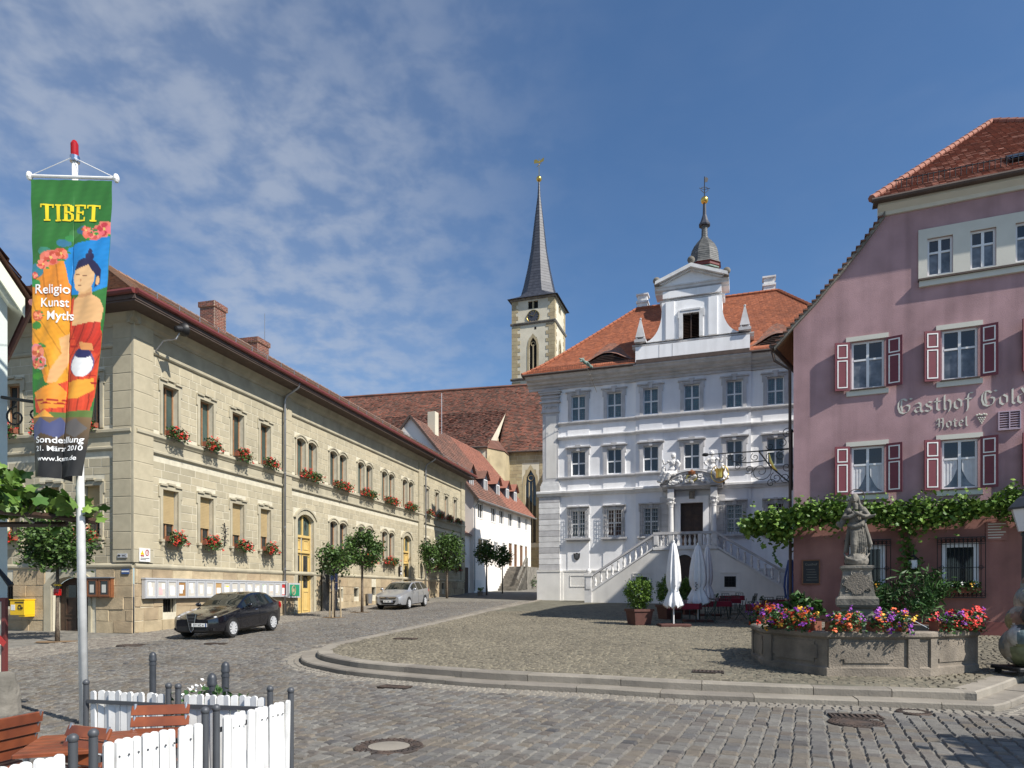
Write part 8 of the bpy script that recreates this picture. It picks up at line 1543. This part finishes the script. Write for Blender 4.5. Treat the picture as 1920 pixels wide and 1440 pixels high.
O('basin', ringm([(off_poly(OCT, -.05), -.1), (off_poly(OCT, -.05), .10), (off_poly(OCT, 0), .13), (off_poly(OCT, 0), .66), (off_poly(OCT, .22), .66), (off_poly(OCT, .22), .2)]), 'fountain_stone', fo)
O('rim', ringm([(off_poly(OCT, -.02), .655), (off_poly(OCT, -.07), .70), (off_poly(OCT, -.07), .77), (off_poly(OCT, -.03), .80), (off_poly(OCT, .24), .80), (off_poly(OCT, .26), .66)]), 'fountain_stone', fo)
m = MB(); m.add([(x, y, .58) for x, y in off_poly(OCT, .2)], [tuple(range(len(OCT)))]); O('water', m, 'water', fo)
for i in range(len(OCT)):
    a, b = np.array(OCT[i]), np.array(OCT[(i + 1) % len(OCT)]); L = np.linalg.norm(b - a); e = (b - a) / L; rz = math.atan2(e[1], e[0]); t0 = .24
    if L > .9:
        m = MB(); c = .07; poly = [(t0 + c, .20), (L - t0 - c, .20), (L - t0 - c, .20 + .0), (L - t0 - c, .27), (L - t0, .27), (L - t0, .53), (L - t0 - c, .53), (L - t0 - c, .60), (t0 + c, .60), (t0 + c, .53), (t0, .53), (t0, .27), (t0 + c, .27)]; m.ext(poly, 'y', -.022, .01); O('side_panel', m, 'fountain_stone', fo, (a[0], a[1], 0), (0, 0, rz))
    m = MB(); m.box(-.11, .11, -.045, .03, .10, .66); O('corner_strip', m, 'fountain_stone', fo, (a[0] + e[0] * .12, a[1] + e[1] * .12, 0), (0, 0, rz))
ped = [(.46, .2), (.46, .62), (.40, .70), (.36, .74), (.38, 1.0), (.34, 1.18), (.44, 1.22), (.47, 1.27), (.47, 1.40), (.44, 1.44), (.40, 1.46), (.37, 1.60), (.31, 2.00), (.33, 2.04), (.37, 2.08), (.37, 2.13), (.30, 2.14)]
m = MB(); m.lathe([(r_ * 1.25, z) for r_, z in ped], 4, rot=math.pi / 4); pd = O('pedestal', m, 'weathered_stone', fo, (.17, .15, 0), (0, 0, ha)); m = MB(); m.ext([(.24 * math.cos(t) * (1 + .12 * math.cos(4 * t)), 1.74 + .22 * math.sin(t) * (1 + .1 * math.cos(4 * t))) for t in np.linspace(0, 2 * math.pi, 25)[:-1]], 'y', -.36, -.25); O('cartouche', m, 'fountain_stone', pd)
for k in range(10): t = 2 * math.pi * k / 10; O('cartouche_scroll', MB().tube(spiral((.25 * math.cos(t), 1.74 + .23 * math.sin(t)), .055, 1.2, t, y=-.345, n=14), .016, 5), 'weathered_stone', pd)
for s in (-1, 1): O('volute', MB().tube(spiral((s * .26, .92), .15, 1.4, 0 if s > 0 else math.pi, y=-.33, sgn=s, n=18), .045, 6), 'weathered_stone', pd); O('spout', MB().tube([(s * .3, -.2, 1.05), (s * .62, -.3, 1.02)], [.03, .018], 6), 'rust_iron', pd)
O('mask_spout', MB().ball((0, -.36, 1.05), .1, 10), 'weathered_stone', pd); O('water_jet', MB().tube([(.65, -.3, 1.02), (1.0, -.5, .98), (1.3, -.68, .80), (1.4, -.74, .60)], .008, 5), 'water_jet', pd)
# statue of a draped standing woman
stt = thing('statue', 'weathered stone statue of a draped woman with crossed hands on the fountain', 'statue', (fc.x + .17, fc.y + .15, fc.z + 2.10), ha)
m = MB()
m.ball((0, 0, .15), .25, 16, sz=.75); m.tube([(-.27, -.08, .34), (-.20, -.17, .20), (-.03, -.22, .14), (.15, -.18, .18), (.26, -.08, .32)], [.012, .035, .045, .035, .012], 8)
m.tube([(.03, .0, .28), (.05, .0, .55), (.02, .0, .80), (-.02, .01, 1.0)], [.10, .135, .14, .125], 14); m.tube([(-.07, -.10, .26), (-.06, -.15, .50), (-.04, -.08, .80)], [.05, .075, .09], 10); m.tube([(.12, -.03, .24), (.14, -.02, .50), (.08, .0, .80)], [.05, .07, .09], 10); m.ball((-.06, -.14, .25), .045, 8, sy=1.6); m.ball((.10, -.12, .25), .045, 8, sy=1.6)
m.tube([(-.02, .01, .98), (-.03, .01, 1.12), (-.02, .0, 1.26)], [.125, .135, .15], 12); m.ball((-.16, .0, 1.27), .085, 10); m.ball((.13, .0, 1.28), .085, 10); m.tube([(-.02, 0, 1.30), (-.03, -.02, 1.44)], [.06, .05], 10); m.ball((-.045, -.035, 1.54), .078, 16, sx=.9, sz=1.25)
m.ball((-.04, .01, 1.56), .092, 14, sx=.95, sz=1.2); m.ball((-.055, -.115, 1.53), .016, 8, sz=1.6); m.ball((-.055, -.105, 1.485), .02, 8, sx=1.4, sz=.6); m.tube([(-.12, -.06, 1.58), (-.13, .0, 1.44), (-.15, .0, 1.32)], [.02, .035, .05], 8); m.tube([(.03, -.05, 1.58), (.05, .0, 1.44), (.10, .0, 1.32)], [.02, .035, .05], 8)
m.tube([(-.18, .0, 1.28), (-.25, -.05, 1.12), (-.15, -.16, 1.13), (-.01, -.18, 1.20)], [.065, .062, .045, .03], 10); m.tube([(.15, .0, 1.28), (.24, -.05, 1.13), (.14, -.16, 1.13), (-.03, -.19, 1.22)], [.065, .06, .045, .03], 10); m.tube([(.22, -.08, 1.12), (.31, -.14, 1.13), (.37, -.17, 1.16)], [.05, .032, .018], 8)
m.tube([(-.20, .03, 1.22), (-.27, .05, 1.05), (-.33, .03, .92), (-.38, .0, .97)], [.05, .07, .05, .04], 8); m.ball((-.37, -.01, 1.0), .05, 8)
m.tube([(-.17, -.05, .96), (-.05, -.14, .90), (.09, -.13, .95), (.16, -.04, 1.06), (.10, .06, 1.1)], [.045, .055, .06, .055, .04], 8); m.tube([(.15, .0, .98), (.21, -.02, .74), (.27, .0, .52), (.25, .03, .38), (.30, .0, .55)], [.05, .055, .055, .03, .02], 8); m.tube([(-.13, .04, .95), (-.17, .03, .62), (-.22, .02, .34)], [.05, .06, .045], 8)
for k in range(8): a = -.13 + k * .04; m.tube([(a, -.125 + .06 * abs(a), .88), (a + .035, -.165 + .1 * abs(a), .56), (a * 1.15 + .03, -.12, .30)], [.010, .017, .012], 6)
for k in range(4): m.tube([(-.12 + k * .06, -.125, 1.30 - .02 * k), (-.06 + k * .05, -.15, 1.16), (.0 + k * .03, -.13, 1.02)], [.010, .013, .008], 6)
remesh(O('figure', m, 'weathered_stone', stt), .0115, .008, .04, 1); O('halo_ring', MB().tube([(.17 * math.cos(t), .1, 1.60 + .17 * math.sin(t)) for t in np.linspace(0, 2 * math.pi, 25)], .010, 6), 'rust_iron', stt)
# flower boxes on the rim
KM = (('flower_purple', .34), ('flower_orange', .30), ('flower_yellow', .22), ('flower_red', .25)); KR = (('flower_red', .75), ('flower_purple', .30)); KO = (('flower_orange', .45), ('flower_purple', .25), ('flower_yellow', .15)); KU = (('flower_purple', .65), ('flower_yellow', .12), ('flower_orange', .3))
GF = 'flower boxes on the fountain rim'
def rim_box(i, f, L, seed, kinds, lb):
    a, b = np.array(OCT[i]), np.array(OCT[(i + 1) % len(OCT)]); p = a + (b - a) * f; rz = math.atan2((b - a)[1], (b - a)[0]); n_ = np.array([-(b - a)[1], (b - a)[0]]); n_ /= np.linalg.norm(n_); p = p + n_ * .14
    flower_box(flower_proto(L, seed, kinds, int(430 * L), int(520 * L), .12, .38, .36, .08, .045), lb, (fc.x + p[0], fc.y + p[1], fc.z + .90), rz, GF)
rim_box(0, .45, 1.25, 91, KM, 'mixed purple, orange and yellow flowers on the left fountain rim'); rim_box(1, .22, .62, 92, KO, 'small box with red-orange trailing flowers at the front left rim'); rim_box(1, .78, .72, 93, KU, 'box with a big purple clump at the front middle rim'); rim_box(3, .58, 1.25, 94, KR, 'bright red flowers on the right fountain rim'); rim_box(7, .5, 1.2, 95, KM, 'mixed flowers on the far fountain rim behind the pedestal')
# plants in front of the hotel
def shrub(name, label, loc, rad, n, size, mm, shape, seed, pot=None, up=.6, stems=10, cat='plant', clumps=30):
    t = thing(name, label, cat, loc); base = 0
    if pot: base = pot[1]; O('pot', MB().lathe([(pot[0] * .75, 0), (pot[0], pot[1]), (pot[0] * 1.06, pot[1]), (pot[0] * .9, pot[1] - .03)], 16), pot[2], t, smooth=True, sharp=40)
    for k in range(stems): a = k * 2.4; O('stem', MB().tube([(0, 0, base), (rad[0] * .4 * math.cos(a), rad[1] * .4 * math.sin(a), base + rad[2]), (rad[0] * .75 * math.cos(a), rad[1] * .75 * math.sin(a), base + rad[2] * 1.6)], [.014, .01, .004], 4), 'bark', t)
    P = cloud(n, (0, 0, base + rad[2]), rad, seed, clumps, .32, .3); P[:, 2] = np.maximum(P[:, 2], base * .8); leaves('foliage', P, size, mm, shape, seed, t, up); return t
def hp(u, v): q = QM @ Vector((u, -v, 0)); return (q.x, q.y, pz(q.y) + .02)
shrub('oleander', 'tall oleander with narrow leaves before the hotel wall', hp(3.75, 1.0), (.95, .75, .85), 1000, .26, 'leaf', LANCE, 101, (.32, .42, 'terracotta'), .2); shrub('oleander', 'second oleander left of the barred hotel window', hp(2.75, 1.0), (.6, .55, .7), 500, .24, 'leaf', LANCE, 102, (.3, .42, 'terracotta'), .2)
shrub('broadleaf_plant', 'broad-leaved green plant left of the fountain statue', hp(.25, 1.3), (.72, .65, .45), 260, .30, 'leaf', OVAL, 103, (.32, .4, 'terracotta'))
bx = flower_proto(1.0, 104, (('flower_yellow', .12), ('flower_white', .2)), 160, 420, .1, .35, .3, .09, .05)
for k, (a, b, c, d) in enumerate(gfw[:2]): flower_box(bx, ('pale flowers in the left barred hotel window', 'pale flowers in the right barred hotel window')[k], tuple(QM @ Vector(((a + b) / 2, -.05, c + .12))), ha, 'boxes in the barred hotel windows')
# grapevine along the hotel
vn = thing('grapevine', 'long green grapevine trained along the hotel front', 'vine', (HP[0], HP[1], 0), ha); rv = np.random.default_rng(12)
n = 9500; u = rv.uniform(-1.2, 9.5, n); w = .42 + .12 * np.sin(u * 2.1) + .07 * np.sin(u * 5.3 + 1); P = np.stack([u, -.10 - np.abs(rv.normal(0, .22, n)) - .18, 4.42 + .08 * np.sin(u * 1.3) + rv.normal(0, 1, n) * w * .48], 1); P = P[(P[:, 0] > 0) | (np.abs(P[:, 2] - 4.35) < .42 + .22 * P[:, 0] * .6)]
kk = P[:, 2] > 4.42; leaves('leaves', P, .125, 'leaf_vine', LOBED, 13, vn, .5)
n = 1150; u = -rv.beta(1.25, 1.5, n) * 1.75; P = np.stack([u, rv.normal(-.05, .34, n), 4.22 + rv.normal(0, .27, n) * (1.15 + u * .42) - .22 * np.exp(-((u + .35) / .35) ** 2) * rv.random(n)], 1); leaves('end_leaves', P, .17, 'leaf_vine', LOBED, 14, vn, .5)
P = np.concatenate([np.stack([3.4 + .09 * np.sin(np.arange(90) * .7) + rv.normal(0, .12, 90), -.12 - rv.random(90) * .15, 4.2 - np.arange(90) * .016], 1), np.stack([3.5 + rv.normal(0, .16, 60), -.15 - rv.random(60) * .2, 2.5 + rv.random(60) * .5], 1)]); leaves('trunk_leaves', P, .13, 'leaf_vine', LOBED, 15, vn, .3, tone=.8)
P = np.stack([-.35 - .28 * np.sin(np.linspace(0, 3, 14)), rv.normal(0, .05, 14), 3.75 - np.linspace(0, .95, 14)], 1); leaves('hanging_leaves', P, .15, 'leaf_vine', LOBED, 16, vn, .1, tone=.9)
n = 90; u = rv.uniform(-1.6, 8, n); P = np.stack([u, -.2 - rv.random(n) * .3, 4.85 + rv.random(n) * .28], 1); leaves('shoot_leaves', P, .10, 'leaf_vine', LOBED, 17, vn, .4, tone=.15)
O('trunk', MB().tube([(3.45, -.12, .7), (3.4, -.1, 1.8), (3.5, -.12, 3.0), (3.38, -.14, 4.3)], [.05, .045, .04, .035], 7), 'bark', vn); O('cane', MB().tube([(3.38, -.14, 4.3), (2, -.18, 4.4), (0, -.2, 4.36), (-1.4, -.1, 4.3)], [.035, .03, .025, .01], 6), 'bark', vn); O('cane', MB().tube([(3.38, -.14, 4.3), (6, -.18, 4.45), (9.4, -.2, 4.4)], [.035, .03, .02], 6), 'bark', vn)
for z in (4.15, 4.6): O('wire', MB().tube([(-1.5, -.3, z), (9.6, -.3, z)], .008, 4), 'zinc', vn)
# ------------------------------------------------------------ beer garden
def umbrella(label, x, y, h, canvas='canvas', R_=.24, base=True, seed=1):
    t = thing('closed_parasol', label, 'parasol', (x, y, pz(y) + .02), group='closed parasols'); O('pole', MB().tube([(0, 0, 0), (0, 0, h - .05)], .028, 10), 'paint_white', t)
    if base: O('base_plate', MB().cbox(-.55, .55, -.4, .4, .0, .09, .02), 'tub_brown', t)
    r = random.Random(seed); n = 32; lv = [(.03, h), (.09, h - .08), (R_ * .62, h - .45), (R_ * .85, h - .9), (R_ * .95, h - 1.35), (R_ * .86, h - 1.60), (R_ * .62, h - 1.75), (R_ * .80, h - 1.88), (R_ * 1.12, h - 2.10), (R_ * 1.34, h - 2.32), (R_ * 1.28, h - 2.36), (R_ * .9, h - 2.2)]; vs = []; fs = []
    ph = [r.uniform(-.3, .3) for _ in range(n)]
    for i, (q, z) in enumerate(lv):
        for k in range(n): a = 2 * math.pi * k / n; rr_ = q * (1 + (.26 if 1 < i < len(lv) - 1 else .1) * math.cos(8 * a + ph[k] * 1.5) + .08 * ph[k]); vs.append((rr_ * math.cos(a), rr_ * math.sin(a), z + (.06 * math.cos(8 * a) if i >= 9 else 0)))
    fs = [(i * n + k, (i * n + (k + 1) % n), (i + 1) * n + (k + 1) % n, (i + 1) * n + k) for i in range(len(lv) - 1) for k in range(n)]; O('canopy', MB().add(vs, fs), canvas, t, smooth=True); O('tie', MB().lathe([(R_ * .66, h - 1.78), (R_ * .66, h - 1.72)], 16), 'canvas', t); O('finial', MB().ball((0, 0, h + .03), .05, 8), 'paint_white', t); return t
umbrella('front white closed parasol on a brown base plate', 5.88, 24.84, 3.05, seed=1); umbrella('wide white closed parasol with dark print in the middle', 7.35, 27.0, 3.05, R_=.30, seed=2); umbrella('slim white closed parasol furthest back', 8.75, 30.6, 3.1, seed=3, R_=.22)
for k in range(5): O('print_mark', MB().ball((.26 * math.cos(-2.2 + .18 * (k % 2)), .30 * math.sin(-1.9), 1.25 + k * .07), .03, 6), 'black', bpy.data.objects['closed_parasol.001'])
ub = umbrella('blue and white striped closed parasol by the hotel side wall', 12.6, 30.9, 2.6, 'canvas', R_=.24, seed=4)
for k in range(0, 8): a = 2 * math.pi * k / 8; O('stripe', MB().tube([(.07 * math.cos(a), .07 * math.sin(a), 2.5), (.235 * math.cos(a), .235 * math.sin(a), 1.7), (.27 * math.cos(a), .27 * math.sin(a), 1.3), (.2 * math.cos(a), .2 * math.sin(a), .85), (.38 * math.cos(a), .38 * math.sin(a), .5)], .05, 6), 'canvas_blue', ub)
def boxwood(label, x, y, rad, pw, seed):
    t = thing('boxwood_planter', label, 'planter', (x, y, pz(y) + .02), group='clipped box shrubs in brown tubs'); m = MB(); w0, w1, h = pw * .82, pw, .58; m.add([(-w0, -w0, 0), (w0, -w0, 0), (w0, w0, 0), (-w0, w0, 0), (-w1, -w1, h), (w1, -w1, h), (w1, w1, h), (-w1, w1, h)], [(0, 1, 5, 4), (1, 2, 6, 5), (2, 3, 7, 6), (3, 0, 4, 7)]); O('tub', m, 'tub_brown', t, rot=(0, 0, .3)); m = MB(); frame(m, -w1 - .03, w1 + .03, -w1 - .03, w1 + .03, .06, h - .08, h + .01); m.v = [(p[0], p[2], p[1]) for p in m.v]; O('tub_rim', m, 'tub_brown', t, rot=(0, 0, .3)); O('soil', MB().box(-w1 + .03, w1 - .03, -w1 + .03, w1 - .03, h - .1, h - .05), 'soil', t, rot=(0, 0, .3)); O('stem', MB().tube([(0, 0, .5), (0, 0, 1.1)], .04, 6), 'bark', t)
    P = cloud(4200, (0, 0, h + rad[2] * .92), rad, seed, 90, .22, .55); leaves('foliage', P, .08, 'leaf_box', OVAL, seed, t, .3)
boxwood('front clipped box shrub in a brown tub left of the parasol', 4.75, 25.5, (.56, .56, .66), .38, 111); boxwood('shaded box shrub behind the front parasol', 6.6, 28.5, (.60, .60, .66), .42, 112); boxwood('shaded box shrub before the arched cellar door', 8.1, 31.5, (.6, .6, .62), .42, 113)
def fchair(label, x, y, rz, g='folding metal chairs'):
    t = thing('folding_chair', label, 'chair', (x, y, pz(y) + .02), rz, g)
    for s in (-1, 1): O('leg', MB().tube([(s * .2, -.22, 0), (s * .2, .16, .62), (s * .19, .21, .86)], .013, 5), 'green_metal', t); O('leg', MB().tube([(s * .18, .24, 0), (s * .18, -.14, .45)], .013, 5), 'green_metal', t)
    for k in range(4): O('seat_slat', MB().box(-.19, .19, -.17 + k * .09, -.10 + k * .09, .44, .455), 'green_metal', t)
    for k in range(4): x0 = -.14 + k * .093; O('back_slat', MB().tube([(x0, .165, .50), (x0, .20, .84)], .012, 5), 'green_metal', t)
    O('top_rail', MB().tube([(-.19, .205, .86), (.19, .205, .86)], .014, 5), 'green_metal', t); return t
def gtable(label, x, y, rz, L=1.1):
    t = thing('cafe_table', label, 'table', (x, y, pz(y) + .02), rz, 'garden tables with red cloths'); O('top', MB().box(-L / 2, L / 2, -.38, .38, .70, .73), 'steel', t)
    for s in (-1, 1): O('leg', MB().tube([(s * L * .4, -.3, 0), (s * L * .32, .3, .7)], .014, 5), 'green_metal', t); O('leg', MB().tube([(s * L * .4, .3, 0), (s * L * .32, -.3, .7)], .014, 5), 'green_metal', t)
    m = MB(); a, b = L / 2 + .02, .40; rr_ = [(-a, -b), (a, -b), (a, b), (-a, b)]; vs = [(x_, y_, .737) for x_, y_ in rr_] + [(x_ * 1.015, y_ * 1.03, .50 + .03 * (i % 2)) for i, (x_, y_) in enumerate(rr_)]; m.add(vs, [(0, 1, 2, 3), (0, 4, 5, 1), (1, 5, 6, 2), (2, 6, 7, 3), (3, 7, 4, 0)]); cl = O('tablecloth', m, 'red_cloth', None, (x, y, pz(y) + .02), (0, 0, rz)); tag(cl, label.replace('garden table', 'dark red cloth on the garden table'), 'tablecloth', 'dark red tablecloths'); return t
tbs = [(6.75, 26.6, 'garden table right behind the front parasol'), (8.6, 28.6, 'garden table in the middle of the left row'), (10.0, 31.6, 'garden table towards the stairs'), (11.3, 35.0, 'garden table nearest the town hall stairs'), (9.55, 26.1, 'garden table nearest the fountain by the hotel side'), (10.75, 27.9, 'garden table second along the hotel side'), (11.7, 30.4, 'garden table furthest along the hotel side')]
for i, (x, y, lb) in enumerate(tbs):
    gtable(lb, x, y, ha + .05 * (i % 3)); w = lb.replace('garden table ', '')
    for k, (dx, dy, a) in enumerate(((-.2, -.75, math.pi), (.25, .75, 0.0), (.95, .0, -math.pi / 2))):
        c_, s_ = math.cos(ha), math.sin(ha); fchair('%s of the table %s' % (('chair on the near side', 'chair on the far side', 'chair at the right end')[k], w), x + dx * c_ - dy * s_, y + dx * s_ + dy * c_, ha + a + RN.uniform(-.3, .3))
for i in (0, 1, 4):
    x, y, lb = tbs[i]; t = thing('table_plant', 'small potted herb on the table ' + lb.replace('garden table ', ''), 'plant', (x, y, pz(y) + .76)); O('pot', MB().lathe([(.06, 0), (.09, .14)], 10), 'steel', t); P = cloud(90, (0, 0, .22), (.14, .14, .12), i + 5, 12, .3, .3); leaves('foliage', P, .06, 'leaf', OVAL, i + 6, t)
# ------------------------------------------------------------ right border: lamp and collage sculpture
lp = thing('lamp_post', 'dark cast iron lamp post cut by the right border', 'street lamp', (10.75, 14.3, pz(14.3))); O('post', MB().lathe([(.16, 0), (.16, .3), (.09, .4), (.07, 1.5), (.055, 2.75), (.09, 2.8), (.05, 2.85)], 12), 'bollard_iron', lp, smooth=True, sharp=40); O('glass', MB().lathe([(.13, 2.86), (.26, 3.32)], 6), 'lamp_glass', lp); O('hood', MB().lathe([(.32, 3.32), (.33, 3.36), (.16, 3.55), (.07, 3.60), (.05, 3.68), (.01, 3.72)], 6), 'bollard_iron', lp)
cs = thing('collage_sculpture', 'bulging paper-covered sculpture on a black dolly at the right border', 'sculpture', (10.05, 13.25, pz(13.25) + .02)); m = MB(); rr2 = random.Random(6)
m.ball((0, 0, .55), .5, 48, sz=.85); m.ball((.05, 0, 1.05), .44, 48, sz=.8); m.ball((.12, .0, 1.42), .36, 40); m.ball((.16, 0, 1.72), .28, 36); m.ball((-.3, -.2, .75), .24, 32); m.ball((.3, -.25, .9), .24, 32); m.ball((-.15, -.3, 1.15), .22, 32); m.ball((-.2, -.25, 1.5), .17, 28); body = O('body', m, 'paper_collage', cs, smooth=True)
pal2 = [(.28, .25, .2), (.13, .15, .08), (.2, .12, .08), (.36, .36, .34), (.08, .12, .13), (.24, .2, .09), (.04, .04, .035), (.18, .2, .19)]; cen = np.array([[NP.normal() * .6, NP.normal() * .6, NP.random() * 2] for _ in range(220)]); mev = body.data; co = np.array([p.center[:] for p in mev.polygons]); idx = np.argmin(((co[:, None] - cen[None]) ** 2).sum(2), 1); color_attr(mev, [pal2[i % len(pal2)] for i in idx])
O('dolly', MB().cbox(-.5, .5, -.4, .4, .09, .16, .02), 'black', cs)
for sx in (-1, 1):
    for sy in (-1, 1): O('castor', MB().lathe([(.06, -.02), (.06, .02)], 12), 'tyre', cs, (sx * .4, sy * .3, .06), (math.pi / 2, 0, 0))
# plane tree just outside the frame: throws the dappled shade at lower right
def big_tree(label, x, y, h, rad, n, seed):
    t = thing('plane_tree', label, 'tree', (x, y, 0)); O('trunk', MB().tube([(0, 0, -.1), (.05, 0, 1.5), (0, 0, h)], [.2, .16, .1], 10), 'bark', t, smooth=True)
    for k in range(7): a = k * .9; O('limb', MB().tube([(0, 0, h * .8), (rad[0] * .5 * math.cos(a), rad[1] * .5 * math.sin(a), h), (rad[0] * .9 * math.cos(a), rad[1] * .9 * math.sin(a), h + rad[2] * .4)], [.08, .05, .02], 6), 'bark', t)
    leaves('crown', cloud(n, (0, 0, h + rad[2] * .4), rad, seed, 50, .3, .3), .26, 'leaf', LOBED, seed, t)
big_tree('leafy tree just beyond the right edge that shades the cobbles', 10.3, 5.0, 4.2, (1.5, 1.3, .8), 1500, 121)
# bushes and bits up the street
gn = thing('garden_bush', 'sunlit green bush at the foot of the row house terrace', 'bush', (1.2, 72.5, gz(72.5))); leaves('foliage', cloud(900, (0, 0, .7), (1.6, 1.2, .9), 131, 20, .3, .2), .22, 'leaf', OVAL, 132, gn); O('stem', MB().tube([(0, 0, 0), (0, 0, .6)], .05, 5), 'bark', gn)
pt = thing('potted_plant', 'small pale potted plant at the foot of the shaded ball tree', 'plant', (-2.6, 56.0, gz(56))); O('pot', MB().lathe([(.18, 0), (.25, .35)], 12), 'fountain_stone', pt); leaves('foliage', cloud(150, (0, 0, .5), (.32, .3, .25), 133, 12, .3, .2), .12, 'leaf_vine', OVAL, 134, pt)
